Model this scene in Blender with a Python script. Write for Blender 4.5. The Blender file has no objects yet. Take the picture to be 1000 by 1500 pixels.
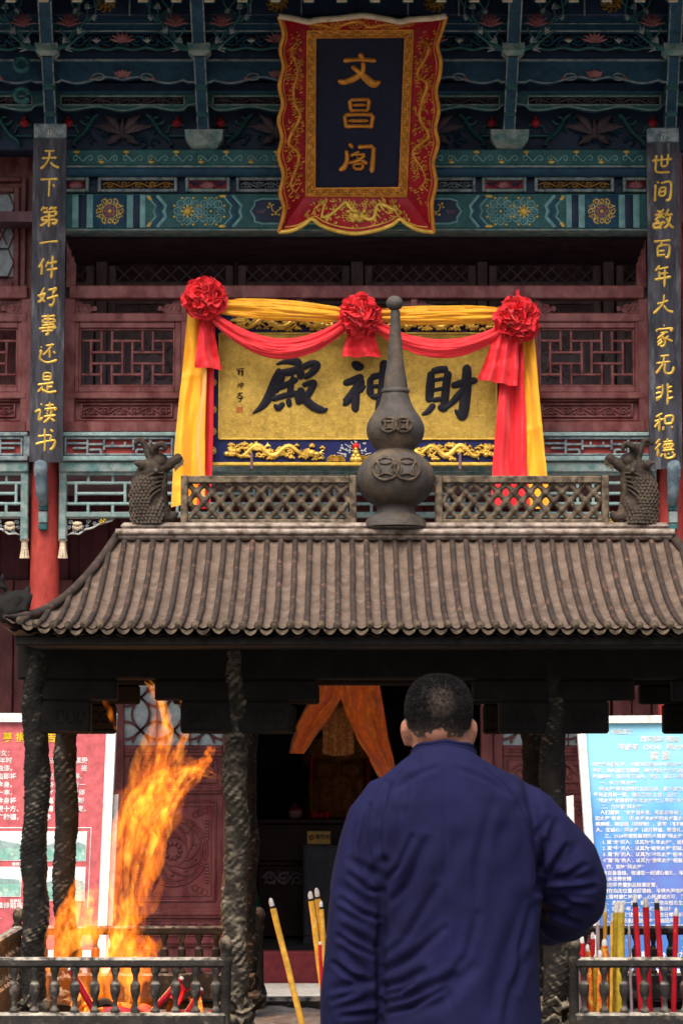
import bpy, bmesh, math, random
from mathutils import Vector, Matrix, noise, Euler

random.seed(7)
scn = bpy.context.scene
COL = scn.collection

# ---------------------------------------------------------------- camera
F = 3767.0                      # focal length in photo pixels (photo is 1000 x 1500)
TH = math.atan(330 / F)         # the camera looks up a little
CZ = 1.58
cam_data = bpy.data.cameras.new('camera')
cam = bpy.data.objects.new('camera', cam_data)
COL.objects.link(cam)
cam.location = (0, 0, CZ)
cam.rotation_euler = (math.pi / 2 + TH, 0, 0)
cam_data.sensor_fit = 'HORIZONTAL'
cam_data.sensor_width = 36
cam_data.lens = 36 * F / 1000
cam_data.clip_start = 0.1
cam_data.clip_end = 2000
cam_data.dof.use_dof = True
cam_data.dof.focus_distance = 9.5
cam_data.dof.aperture_fstop = 20.0
scn.camera = cam

# ---------------------------------------------------------------- sky, sun, exposure
SUN_EL, SUN_AZ = math.radians(57), math.radians(198)     # behind the camera, a little to the left
world = bpy.data.worlds.new('World')
scn.world = world
world.use_nodes = True
wn = world.node_tree
wn.nodes.clear()
w_out = wn.nodes.new('ShaderNodeOutputWorld')
w_bg = wn.nodes.new('ShaderNodeBackground')
w_sky = wn.nodes.new('ShaderNodeTexSky')
w_sky.sky_type = 'NISHITA'
w_sky.sun_disc = False
w_sky.sun_elevation = SUN_EL
w_sky.sun_rotation = SUN_AZ
w_sky.air_density = 0.7
w_sky.dust_density = 8.0
w_sky.ozone_density = 1.0
w_bg.inputs['Strength'].default_value = 0.115
wn.links.new(w_sky.outputs[0], w_bg.inputs[0])
wn.links.new(w_bg.outputs[0], w_out.inputs[0])
sun_data = bpy.data.lights.new('sun', 'SUN')
sun_data.energy = 1.5
sun_data.angle = math.radians(40)
sun_data.color = (1.0, 0.95, 0.88)
sun = bpy.data.objects.new('sun', sun_data)
COL.objects.link(sun)
sdir = Vector((math.sin(SUN_AZ) * math.cos(SUN_EL), math.cos(SUN_AZ) * math.cos(SUN_EL), math.sin(SUN_EL)))
sun.rotation_euler = sdir.to_track_quat('Z', 'Y').to_euler()
sun.location = (0, 0, 30)
vs = scn.view_settings
vs.view_transform = 'Standard'
vs.look = 'None'
vs.exposure = 1.15
vs.gamma = 1
vs.use_curve_mapping = False
scn.cycles.max_bounces = 8
scn.cycles.transparent_max_bounces = 24
scn.cycles.volume_bounces = 0
scn.cycles.use_denoising = True

# ---------------------------------------------------------------- pixel -> place
def P(px, py, Y):
    u = (px - 500) / F
    v = (750 - py) / F
    t = Y / (math.cos(TH) - v * math.sin(TH))
    return Vector((u * t, Y, CZ + t * (math.sin(TH) + v * math.cos(TH))))
def PX(px, Y, py=480): return P(px, py, Y).x
def PZ(py, Y): return P(500, py, Y).z
def pix(p):
    d = Vector(p) - Vector((0, 0, CZ))
    dep = d.y * math.cos(TH) + d.z * math.sin(TH)
    up = -d.y * math.sin(TH) + d.z * math.cos(TH)
    return 500 + F * d.x / dep, 750 - F * up / dep

# ---------------------------------------------------------------- mesh builder
class MB:
    def pieces(s):
        """separate into connected pieces, joining those whose boxes overlap"""
        par = list(range(len(s.v)))
        def find(i):
            while par[i] != i:
                par[i] = par[par[i]]; i = par[i]
            return i
        for f in s.f:
            for k in f[1:]: par[find(k)] = find(f[0])
        comp = {}
        for fi, f in enumerate(s.f): comp.setdefault(find(f[0]), []).append(fi)
        items = []
        for fs in comp.values():
            vi = {i for k in fs for i in s.f[k]}
            lo = [min(s.v[i][a] for i in vi) for a in range(3)]; hi = [max(s.v[i][a] for i in vi) for a in range(3)]
            items.append([fs, lo, hi])
        done = False
        while not done:
            done = True
            for i in range(len(items)):
                for j in range(i + 1, len(items)):
                    a, b = items[i], items[j]
                    if all(a[1][k] <= b[2][k] and b[1][k] <= a[2][k] for k in range(3)):
                        items[i] = [a[0] + b[0], [min(x, y) for x, y in zip(a[1], b[1])], [max(x, y) for x, y in zip(a[2], b[2])]]
                        items.pop(j); done = False; break
                if not done: break
        out = []
        for fs, _, _ in items:
            m = MB(); mp = {}
            for k in fs:
                m.f.append(tuple(mp.setdefault(i, len(mp)) for i in s.f[k]))
            m.v = [s.v[i] for i in mp]
            out.append(m)
        return out
    def build_pieces(s, name, mat, parent=None, smooth=None):
        return [p.build(name, mat, parent, smooth) for p in s.pieces()]
    def __init__(s):
        s.v = []; s.f = []
    def add(s, vs_, fs_):
        o = len(s.v)
        s.v.extend(Vector(a) for a in vs_)
        s.f.extend(tuple(i + o for i in f) for f in fs_)
        return s
    def merge(s, other, M=None):
        return s.add([M @ a for a in other.v] if M else other.v, other.f)
    def box(s, x0, x1, y0, y1, z0, z1, c=0.0):
        if x0 > x1: x0, x1 = x1, x0
        if y0 > y1: y0, y1 = y1, y0
        if z0 > z1: z0, z1 = z1, z0
        if c <= 0:
            return s.add([(x, y, z) for x in (x0, x1) for y in (y0, y1) for z in (z0, z1)],
                         [(0, 1, 3, 2), (4, 6, 7, 5), (0, 4, 5, 1), (2, 3, 7, 6), (0, 2, 6, 4), (1, 5, 7, 3)])
        c = min(c, (x1 - x0) * .45, (y1 - y0) * .45, (z1 - z0) * .45)
        V = []; idx = {}
        for i, x in enumerate((x0, x1)):
            for j, y in enumerate((y0, y1)):
                for k, z in enumerate((z0, z1)):
                    ix = x + c * (1 - 2 * i); iy = y + c * (1 - 2 * j); iz = z + c * (1 - 2 * k)
                    for a, p in enumerate(((x, iy, iz), (ix, y, iz), (ix, iy, z))):
                        idx[i, j, k, a] = len(V); V.append(p)
        Fc = []
        for i in (0, 1):
            Fc.append([idx[i, j, k, 0] for j, k in ((0, 0), (0, 1), (1, 1), (1, 0))])
            Fc.append([idx[j, i, k, 1] for j, k in ((0, 0), (0, 1), (1, 1), (1, 0))])
            Fc.append([idx[j, k, i, 2] for j, k in ((0, 0), (0, 1), (1, 1), (1, 0))])
        for i in (0, 1):
            for j in (0, 1):
                Fc.append((idx[i, j, 0, 0], idx[i, j, 1, 0], idx[i, j, 1, 1], idx[i, j, 0, 1]))
                Fc.append((idx[i, 0, j, 0], idx[i, 1, j, 0], idx[i, 1, j, 2], idx[i, 0, j, 2]))
                Fc.append((idx[0, i, j, 1], idx[1, i, j, 1], idx[1, i, j, 2], idx[0, i, j, 2]))
                for k in (0, 1):
                    Fc.append((idx[i, j, k, 0], idx[i, j, k, 1], idx[i, j, k, 2]))
        return s.add(V, Fc)
    def prism(s, pts, y0, y1):
        """polygon of (x, z) extruded from y0 (front) to y1"""
        n = len(pts)
        V = [(x, y0, z) for x, z in pts] + [(x, y1, z) for x, z in pts]
        Fc = [tuple(range(n)), tuple(range(2 * n - 1, n - 1, -1))]
        Fc += [(i, (i + 1) % n, n + (i + 1) % n, n + i) for i in range(n)]
        return s.add(V, Fc)
    def tube(s, pts, r, n=8, ref=(0, -1, 0), cap=True, closed=False):
        """r: number, list of numbers or list of (side, ref-direction) pairs"""
        pts = [Vector(p) for p in pts]
        m = len(pts)
        R = r if isinstance(r, (list, tuple)) else [r] * m
        ref = Vector(ref)
        V = []; Fc = []
        for i, p in enumerate(pts):
            if closed: t = pts[(i + 1) % m] - pts[i - 1]
            else: t = pts[min(i + 1, m - 1)] - pts[max(i - 1, 0)]
            t = t.normalized() if t.length > 1e-9 else Vector((0, 0, 1))
            a = t.cross(ref)
            if a.length < 1e-4: a = t.cross(Vector((1, 0, .01)))
            a.normalize(); b = a.cross(t).normalized()
            ra, rb = R[i] if isinstance(R[i], (list, tuple)) else (R[i], R[i])
            for k in range(n):
                q = 2 * math.pi * k / n
                V.append(p + a * (ra * math.cos(q)) + b * (rb * math.sin(q)))
        mm = m if closed else m - 1
        for i in range(mm):
            j = (i + 1) % m
            for k in range(n):
                l = (k + 1) % n
                Fc.append((i * n + k, i * n + l, j * n + l, j * n + k))
        if cap and not closed:
            Fc.append(tuple(range(n - 1, -1, -1)))
            Fc.append(tuple((m - 1) * n + k for k in range(n)))
        return s.add(V, Fc)
    def lathe(s, prof, cx, cy, n=24, cap=True):
        V = []; Fc = []
        for r, z in prof:
            for k in range(n):
                q = 2 * math.pi * k / n
                V.append((cx + r * math.cos(q), cy + r * math.sin(q), z))
        for i in range(len(prof) - 1):
            for k in range(n):
                l = (k + 1) % n
                Fc.append((i * n + k, i * n + l, (i + 1) * n + l, (i + 1) * n + k))
        if cap:
            Fc.append(tuple(range(n - 1, -1, -1)))
            Fc.append(tuple((len(prof) - 1) * n + k for k in range(n)))
        return s.add(V, Fc)
    def ball(s, c, r, nu=12, nv=8):
        if not isinstance(r, (list, tuple)): r = (r, r, r)
        V = [(c[0], c[1], c[2] - r[2])]; Fc = []
        for j in range(1, nv):
            t = math.pi * j / nv - math.pi / 2
            for k in range(nu):
                q = 2 * math.pi * k / nu
                V.append((c[0] + r[0] * math.cos(t) * math.cos(q), c[1] + r[1] * math.cos(t) * math.sin(q), c[2] + r[2] * math.sin(t)))
        V.append((c[0], c[1], c[2] + r[2]))
        for k in range(nu):
            l = (k + 1) % nu
            Fc.append((0, 1 + l, 1 + k))
            for j in range(nv - 2):
                a = 1 + j * nu
                Fc.append((a + k, a + l, a + nu + l, a + nu + k))
            a = 1 + (nv - 2) * nu
            Fc.append((a + k, a + l, len(V) - 1))
        return s.add(V, Fc)
    def ribbon(s, pts, w, y, h, side=0.35):
        """brush stroke in the XZ plane: pts (x, z), w widths, base plane y, raised by h towards -Y"""
        n = len(pts); V = []; Fc = []
        for i in range(n):
            a = Vector(pts[max(i - 1, 0)]); b = Vector(pts[min(i + 1, n - 1)])
            t = (b - a); t = t.normalized() if t.length > 1e-9 else Vector((1, 0))
            nx, nz = -t.y, t.x
            ww = w[i] / 2
            x, z = pts[i]
            for o, d in ((-1, 0), (-1, side), (-.55, .85), (0, 1), (.55, .85), (1, side), (1, 0)):
                V.append((x + nx * ww * o, y - h * d, z + nz * ww * o))
        for i in range(n - 1):
            for k in range(6):
                Fc.append((i * 7 + k, i * 7 + k + 1, (i + 1) * 7 + k + 1, (i + 1) * 7 + k))
        Fc.append(tuple(range(7))); Fc.append(tuple((n - 1) * 7 + k for k in range(6, -1, -1)))
        return s.add(V, Fc)
    def grid(s, fn, nu, nv, closed_u=False):
        V = [fn(i / nu, j / nv) for j in range(nv + 1) for i in range(nu + 1)]
        Fc = [(j * (nu + 1) + i, j * (nu + 1) + i + 1, (j + 1) * (nu + 1) + i + 1, (j + 1) * (nu + 1) + i)
              for j in range(nv) for i in range(nu)]
        return s.add(V, Fc)
    def mesh(s, name, off=Vector((0, 0, 0)), smooth=None, recalc=True):
        me = bpy.data.meshes.new(name)
        me.from_pydata([tuple(a - off) for a in s.v], [], s.f)
        if recalc:
            bm = bmesh.new(); bm.from_mesh(me)
            bmesh.ops.recalc_face_normals(bm, faces=bm.faces)
            bm.to_mesh(me); bm.free()
        if smooth is not None:
            me.polygons.foreach_set('use_smooth', [True] * len(me.polygons))
            if smooth < 179:
                me.set_sharp_from_angle(angle=math.radians(smooth))
        return me
    def build(s, name, mat, parent=None, smooth=None, local=False, recalc=True):
        off = Vector((0, 0, 0))
        if parent is not None and not local: off = WL(parent)
        me = s.mesh(name, off, smooth, recalc)
        me.materials.append(mat)
        o = bpy.data.objects.new(name, me)
        COL.objects.link(o)
        o.parent = parent
        return o

def WL(o):
    l = Vector((0, 0, 0))
    while o is not None:
        l = l + o.location; o = o.parent
    return l
def empty(name, loc, label=None, cat=None, group=None):
    o = bpy.data.objects.new(name, None)
    COL.objects.link(o); o.location = loc; o.empty_display_size = .1
    if label: tag(o, label, cat, group)
    return o
def tag(o, label=None, cat=None, group=None, kind=None):
    if label: o['label'] = label
    if cat: o['category'] = cat
    if group: o['group'] = group
    if kind: o['kind'] = kind
    return o
def place(me_obj, parent, loc, rot=None, scale=None, name=None):
    """another object on the same mesh, at world location loc under parent"""
    o = bpy.data.objects.new(name or me_obj.name.split('.')[0], me_obj.data)
    COL.objects.link(o); o.parent = parent
    o.location = Vector(loc) - (WL(parent) if parent else Vector((0, 0, 0)))
    if rot: o.rotation_euler = rot
    if scale: o.scale = scale
    return o
def catmull(pts, sub=6):
    """pts: tuples of any length"""
    out = []; n = len(pts)
    if n == 2: 
        return [tuple(pts[0][k] + (pts[1][k] - pts[0][k]) * i / sub for k in range(len(pts[0]))) for i in range(sub + 1)]
    for i in range(n - 1):
        p0 = pts[max(i - 1, 0)]; p1 = pts[i]; p2 = pts[i + 1]; p3 = pts[min(i + 2, n - 1)]
        for j in range(sub):
            t = j / sub
            out.append(tuple(.5 * ((2 * p1[k]) + (-p0[k] + p2[k]) * t + (2 * p0[k] - 5 * p1[k] + 4 * p2[k] - p3[k]) * t * t
                                   + (-p0[k] + 3 * p1[k] - 3 * p2[k] + p3[k]) * t ** 3) for k in range(len(p1))))
    out.append(tuple(pts[-1]))
    return out
def remeshed(mb, voxel, smooth_iter=4, factor=.5):
    """voxel-merge overlapping closed shapes into one skin; returns a new MB"""
    me = mb.mesh('tmp')
    o = bpy.data.objects.new('tmp', me); COL.objects.link(o)
    m = o.modifiers.new('r', 'REMESH'); m.mode = 'VOXEL'; m.voxel_size = voxel
    if smooth_iter:
        m2 = o.modifiers.new('s', 'SMOOTH'); m2.factor = factor; m2.iterations = smooth_iter
    dg = bpy.context.evaluated_depsgraph_get(); dg.update()
    ev = o.evaluated_get(dg); em = ev.to_mesh()
    r = MB()
    r.v = [v.co.copy() for v in em.vertices]; r.f = [tuple(p.vertices) for p in em.polygons]
    ev.to_mesh_clear()
    bpy.data.objects.remove(o); bpy.data.meshes.remove(me)
    return r
def vnormals(mb):
    N = [Vector((0, 0, 0)) for _ in mb.v]
    for f in mb.f:
        a, b, c = mb.v[f[0]], mb.v[f[1]], mb.v[f[2]]
        n = (b - a).cross(c - a)
        for i in f: N[i] += n
    return [n.normalized() if n.length > 0 else Vector((0, 0, 1)) for n in N]
def fbm(p, s=1.0, o=3):
    return noise.fractal(Vector(p) * s, 1.0, 2.0, o)
def text_mb(body, size, align='LEFT', space=1.0, bold=.018):
    """flat text mesh in the XZ plane, facing -Y, baseline at z = 0"""
    cu = bpy.data.curves.new('txt', 'FONT')
    cu.body = body; cu.size = size; cu.align_x = align; cu.resolution_u = 1; cu.space_character = space; cu.offset = bold * size
    o = bpy.data.objects.new('txt', cu); COL.objects.link(o)
    dg = bpy.context.evaluated_depsgraph_get(); dg.update()
    em = o.evaluated_get(dg).to_mesh()
    r = MB()
    r.v = [Vector((v.co.x, 0, v.co.y)) for v in em.vertices]; r.f = [tuple(p.vertices) for p in em.polygons]
    o.evaluated_get(dg).to_mesh_clear()
    bpy.data.objects.remove(o); bpy.data.curves.remove(cu)
    return r

# ---------------------------------------------------------------- materials
MATS = {}
def mat(name, c1, c2=None, rough=.6, scale=6.0, stretch=(1, 1, 1), detail=6, contrast=(.35, .65), bump=.15, bscale=40.0,
        metal=0.0, c3=None, c3t=(.62, .75), c3scale=3.0, spec=.16, sheen=0, sss=0, coat=0, wear=None, dust=None, bdist=.01, grime=.22):
    """painted or natural surface: two or three colours mixed by noise, fine relief, optional edge wear and settled dust"""
    if name in MATS: return MATS[name]
    m = bpy.data.materials.new(name); m.use_nodes = True
    nt = m.node_tree; N = nt.nodes; L = nt.links
    b = N['Principled BSDF']
    geo = N.new('ShaderNodeNewGeometry')
    mp = N.new('ShaderNodeMapping'); mp.inputs['Scale'].default_value = stretch
    L.new(geo.outputs['Position'], mp.inputs[0])
    def nz(s, d=6, r=.55):
        n = N.new('ShaderNodeTexNoise'); n.inputs['Scale'].default_value = s; n.inputs['Detail'].default_value = d
        n.inputs['Roughness'].default_value = r
        L.new(mp.outputs[0], n.inputs['Vector']); return n
    def ramp(src, lo, hi):
        r = N.new('ShaderNodeMapRange'); r.inputs[1].default_value = lo; r.inputs[2].default_value = hi
        r.clamp = True
        L.new(src, r.inputs[0]); return r.outputs[0]
    def mix(fac, a, b_):
        x = N.new('ShaderNodeMix'); x.data_type = 'RGBA'
        L.new(fac, x.inputs[0])
        for v, sock in ((a, x.inputs[6]), (b_, x.inputs[7])):
            if hasattr(v, 'links') or hasattr(v, 'is_linked'): L.new(v, sock)
            else: sock.default_value = (*v, 1)
        return x.outputs[2]
    c2 = c2 or tuple(.72 * k for k in c1)
    n1 = nz(scale, detail)
    colr = mix(ramp(n1.outputs[0], *contrast), c1, c2)
    if c3: colr = mix(ramp(nz(c3scale, 8, .65).outputs[0], *c3t), colr, c3)
    if wear:   # (colour, low, high): rubbed edges
        pt = ramp(geo.outputs['Pointiness'], wear[1], wear[2])
        mu = N.new('ShaderNodeMath'); mu.operation = 'MULTIPLY'
        L.new(pt, mu.inputs[0]); L.new(ramp(nz(scale * 3, 5).outputs[0], .35, .6), mu.inputs[1])
        colr = mix(mu.outputs[0], colr, wear[0])
    if dust:   # (colour, low, high, noise scale): ash and dust lying on faces that look up
        sp = N.new('ShaderNodeSeparateXYZ'); L.new(geo.outputs['Normal'], sp.inputs[0])
        up = ramp(sp.outputs[2], dust[1], dust[2])
        mu = N.new('ShaderNodeMath'); mu.operation = 'MULTIPLY'
        L.new(up, mu.inputs[0]); L.new(ramp(nz(dust[3], 6).outputs[0], .38, .6), mu.inputs[1])
        colr = mix(mu.outputs[0], colr, dust[0])
    if grime:  # small flakes, stains and dirt with a shape of their own
        gm = N.new('ShaderNodeMapRange'); gm.inputs[1].default_value = .32; gm.inputs[2].default_value = .62
        gm.inputs[3].default_value = 1 - grime * 1.5; gm.inputs[4].default_value = 1 + grime * .5
        L.new(nz(27, 9, .68).outputs[0], gm.inputs[0])
        vm = N.new('ShaderNodeVectorMath'); vm.operation = 'SCALE'
        L.new(colr, vm.inputs[0]); L.new(gm.outputs[0], vm.inputs['Scale']); colr = vm.outputs[0]
    L.new(colr, b.inputs['Base Color'])
    rr = N.new('ShaderNodeMapRange'); rr.inputs[3].default_value = max(0, rough - .12); rr.inputs[4].default_value = min(1, rough + .12)
    L.new(n1.outputs[0], rr.inputs[0]); L.new(rr.outputs[0], b.inputs['Roughness'])
    b.inputs['Metallic'].default_value = metal
    b.inputs['Specular IOR Level'].default_value = spec
    if sheen: b.inputs['Sheen Weight'].default_value = sheen
    if coat: b.inputs['Coat Weight'].default_value = coat; b.inputs['Coat Roughness'].default_value = .25
    if sss:
        b.inputs['Subsurface Weight'].default_value = sss
        b.inputs['Subsurface Radius'].default_value = (.01, .004, .002)
    if bump:
        bp = N.new('ShaderNodeBump'); bp.inputs['Strength'].default_value = bump; bp.inputs['Distance'].default_value = bdist
        L.new(nz(bscale, 8, .6).outputs[0], bp.inputs['Height']); L.new(bp.outputs[0], b.inputs['Normal'])
    MATS[name] = m
    return m

M_maroon = mat('maroon_paint', (.120, .018, .019), (.088, .013, .014), .45, 5, (1, 1, .5), bump=.15, bscale=60, c3=(.135, .032, .031), c3t=(.6, .78), c3scale=9, wear=((.20, .07, .065), .53, .62), spec=.3)
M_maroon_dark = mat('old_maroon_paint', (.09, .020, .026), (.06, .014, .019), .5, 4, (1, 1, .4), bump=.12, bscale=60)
M_column = mat('red_lacquer', (.37, .052, .040), (.30, .042, .035), .45, 3, (1, 1, .4), bump=.08, bscale=30, c3=(.42, .10, .07), c3t=(.58, .75), c3scale=5)
M_door = mat('door_red', (.080, .0085, .012), (.058, .0062, .009), .42, 4, (1, 1, .4), bump=.1, bscale=50, wear=((.12, .032, .03), .53, .62), spec=.3)
M_oldwood = mat('grey_old_wood', (.38, .29, .30), (.24, .175, .185), .6, 6, (3, 3, .5), bump=.2, bscale=50)
M_darkwood = mat('dark_wood', (.19, .11, .125), (.12, .07, .085), .6, 6, (1, 1, .4), bump=.15, bscale=50)
M_teal = mat('teal_paint', (.105, .225, .215), (.080, .175, .175), .6, 6, (1, 1, 1), bump=.15, bscale=50, c3=(.15, .255, .235), c3t=(.55, .75), c3scale=20, wear=((.26, .31, .29), .53, .62))
M_palebar = mat('pale_teal_paint', (.30, .42, .40), (.22, .33, .33), .6, 9, (1, 1, 1), bump=.15, bscale=60, c3=(.36, .36, .33), c3t=(.6, .75), c3scale=14)
M_teal_deep = mat('deep_teal_paint', (.036, .125, .125), (.022, .085, .092), .55, 6, (1, 1, 1), bump=.12, bscale=50, c3=(.06, .15, .15), c3t=(.6, .75), c3scale=10)
M_teal_line = mat('teal_line_paint', (.20, .40, .40), (.14, .30, .31), .55, 10, bump=.1)
M_blue = mat('indigo_paint', (.010, .028, .066), (.006, .017, .044), .55, 5, (1, 1, 1), bump=.1, bscale=40, spec=.3, c3=(.013, .046, .080), c3t=(.55, .75), c3scale=7)
M_blue_mid = mat('blue_paint', (.022, .075, .125), (.014, .048, .085), .55, 7, bump=.1, bscale=50)
M_frieze_blue = mat('slate_blue_paint', (.10, .15, .19), (.075, .115, .15), .6, 8, bump=.12, bscale=50, wear=((.25, .3, .3), .52, .6))
M_red_ground = mat('brick_red_paint', (.34, .055, .045), (.27, .042, .038), .6, 8, bump=.12, bscale=60, c3=(.42, .13, .1), c3t=(.6, .75), c3scale=14)
M_red_dark = mat('crimson_paint', (.34, .022, .032), (.26, .016, .026), .5, 7, bump=.1)
M_pink = mat('faded_pink_paint', (.34, .15, .155), (.24, .08, .09), .6, 14, bump=.1)
M_white_paint = mat('chalk_paint', (.55, .55, .50), (.42, .43, .40), .6, 14, bump=.1)
M_gold_paint = mat('gold_paint', (.74, .50, .09), (.58, .37, .06), .38, 14, bump=.12, bscale=80, metal=.25)
M_gold_dull = mat('dull_gold_paint', (.30, .155, .028), (.2, .10, .02), .45, 14, bump=.12, bscale=80, metal=.2)
M_gold_leaf = mat('gold_leaf', (.80, .53, .11), (.64, .40, .07), .4, 10, bump=.1, bscale=120, metal=.55)
M_gold_orange = mat('orange_gilding', (.62, .27, .045), (.50, .20, .032), .36, 12, bump=.1, bscale=120, metal=.35)
M_cream = mat('cream_paint', (.66, .56, .40), (.55, .45, .31), .6, 10, bump=.1)
M_board = mat('weathered_black_board', (.070, .071, .086), (.030, .031, .039), .6, 9, (2, 2, .30), detail=12, contrast=(.38, .62), bump=.3, bscale=40, c3=(.15, .152, .168), c3t=(.52, .70), c3scale=11)
M_navy = mat('navy_lacquer', (.009, .013, .036), (.007, .010, .028), .5, 4, bump=.03, bscale=30)
M_plaque_red = mat('plaque_red_lacquer', (.33, .010, .020), (.25, .008, .016), .4, 8, bump=.08, bscale=60)
M_sign_blue = mat('sign_ultramarine', (.011, .016, .085), (.008, .012, .06), .45, 8, bump=.05)
M_ink = mat('black_lacquer', (.006, .006, .013), (.004, .004, .009), .6, 8, bump=.04, spec=.2)
M_stone = mat('pale_stone', (.46, .44, .40), (.36, .345, .31), .75, 4, bump=.25, bscale=25, c3=(.27, .25, .22), c3t=(.6, .75), c3scale=3)
M_paving = mat('grey_paving', (.17, .165, .155), (.125, .12, .112), .8, 2, bump=.3, bscale=18, c3=(.13, .125, .12), c3t=(.6, .75), c3scale=1.2)
M_floor = mat('grey_floor_tiles', (.17, .17, .165), (.13, .13, .127), .5, 3, bump=.08, bscale=20)
M_plaster = mat('red_plaster', (.095, .012, .015), (.070, .009, .012), .8, 3, bump=.15, bscale=30)
# ================================================================ ground
YB = 14.5
g = MB()
g.grid(lambda u, v: ((u - .5) * 600, -300 + v * 600, 0), 2, 2)
ground = g.build('courtyard_ground', M_paving); tag(ground, kind='structure')
# paving slabs near the steps, each with its own edges
slab = MB().box(-.395, .395, -.295, .295, -.02, .012, .006).mesh('paving_slab')
slab.materials.append(M_paving)
for i in range(-4, 5):
    for j in range(0, 8):
        o = bpy.data.objects.new('paving_slab', slab); COL.objects.link(o); o.parent = ground
        o.location = (i * .8 + (.4 if j % 2 else 0), 8.9 + j * .6, random.uniform(-.002, .002))

# ================================================================ hall
hall = empty('temple_hall', (0, 15.2, 0), 'two-storey temple hall with carved teal eaves, maroon balcony and open doorway', 'temple')
RB = lambda mb, a, b, c, d, yf, yb, ch=.004: mb.box(PX(a, yf, (b + d) / 2), PX(c, yf, (b + d) / 2), yf, yb, PZ(d, yf), PZ(b, yf), ch)
def part(name, m, a, b, c, d, yf, yb, ch=.004, parent=None):
    mb = MB(); RB(mb, a, b, c, d, yf, yb, ch)
    return mb.build(name, m, parent or hall, smooth=30)

# columns (x at the height where they show) --------------------------------
CXL = PX(63.5, 14.5, 800); CXR = PX(985, 14.5, 800)
BAYC = (CXL + CXR) / 2; HB = (CXR - CXL) / 2
XL = lambda x: x                      # world x
COLX = [CXL - 2 * HB * .5, CXL, CXR, CXR + 2 * HB * .5]
for cx in (CXL, CXR):
    r = .083
    c = MB().lathe([(r * 1.03, .20), (r, .6), (r, 4.2), (r * .97, PZ(212, 14.5))], cx, 14.58, 40)
    co = c.build('column', M_column, hall, smooth=40)
    st = MB().lathe([(r * 1.5, .075), (r * 1.75, .10), (r * 1.8, .15), (r * 1.35, .20)], cx, 14.58, 32)
    st.build('column_base', M_stone, co, smooth=40)
# platform, porch floor, threshold ------------------------------------------
pf = MB().box(-3.4, 3.7, 13.9, 16.1, .0, .075, .01); pf.build('porch_floor', M_stone, hall)
fl = MB().box(-3.4, 3.7, 16.12, 20.6, -.02, .08); fl.build('hall_floor', M_floor, hall)
YD = 16.0                              # plane of the ground-floor doors
dz0 = .082
part('threshold', M_plaster, 340, 1395, 722, 1440, YD - .05, YD + .07, .008)
thr2 = MB().box(PX(338, YD, 1400), PX(724, YD, 1400), YD - .05, YD + .07, .078, PZ(1440, YD - .05) + .01); 
thr2.build('threshold_plinth', M_plaster, hall)

# ---------------------------------------------------------------- ground-floor doors
def relief_scroll(mb, x0, x1, z0, z1, y, n, r, h):
    """running vine: a wavy stem with curls, as flat raised tubes"""
    w = x1 - x0; zc = (z0 + z1) / 2; a = (z1 - z0) * .30
    pts = [(x0 + w * i / (n * 12), y, zc + a * math.sin(math.pi * i / 12)) for i in range(n * 12 + 1)]
    mb.tube(pts, [(r, h)] * len(pts), 6)
    for k in range(n):
        cx = x0 + w * (k + .5) / n; sg = 1 if k % 2 == 0 else -1
        R = min(w / n * .48, (z1 - z0) * .46)
        pts = []; rr = []
        for i in range(19):
            t = i / 18; q = sg * (math.pi * .5 - t * math.pi * 2.6)
            rad = R * (1 - .8 * t)
            pts.append((cx + rad * math.cos(q) * 1.05, y, zc - sg * a * .25 + rad * .8 * math.sin(q))); rr.append((r * (1 - .4 * t), h))
        mb.tube(pts, rr, 6)
        for s2 in (-1, 1):
            lx = cx + s2 * w / n * .36; lz = zc - sg * (z1 - z0) * .30
            mb.ball((lx, y, lz), (w / n * .12, h * 1.2, (z1 - z0) * .11), 8, 5)
def frame_ring(mb, x0, x1, z0, z1, yf, yb, t, c=.003):
    mb.box(x0, x0 + t, yf, yb, z0, z1, c); mb.box(x1 - t, x1, yf, yb, z0, z1, c)
    mb.box(x0 + t, x1 - t, yf + .001, yb, z0, z0 + t, c); mb.box(x0 + t, x1 - t, yf + .001, yb, z1 - t, z1, c)
def ring2(mb, cx, cz, y, R, r, n=36, fl=1.0):
    mb.tube([(cx + R * math.cos(2 * math.pi * i / n), y, cz + R * math.sin(2 * math.pi * i / n)) for i in range(n)], [(r, r * fl)] * n, 6, closed=True)

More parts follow.
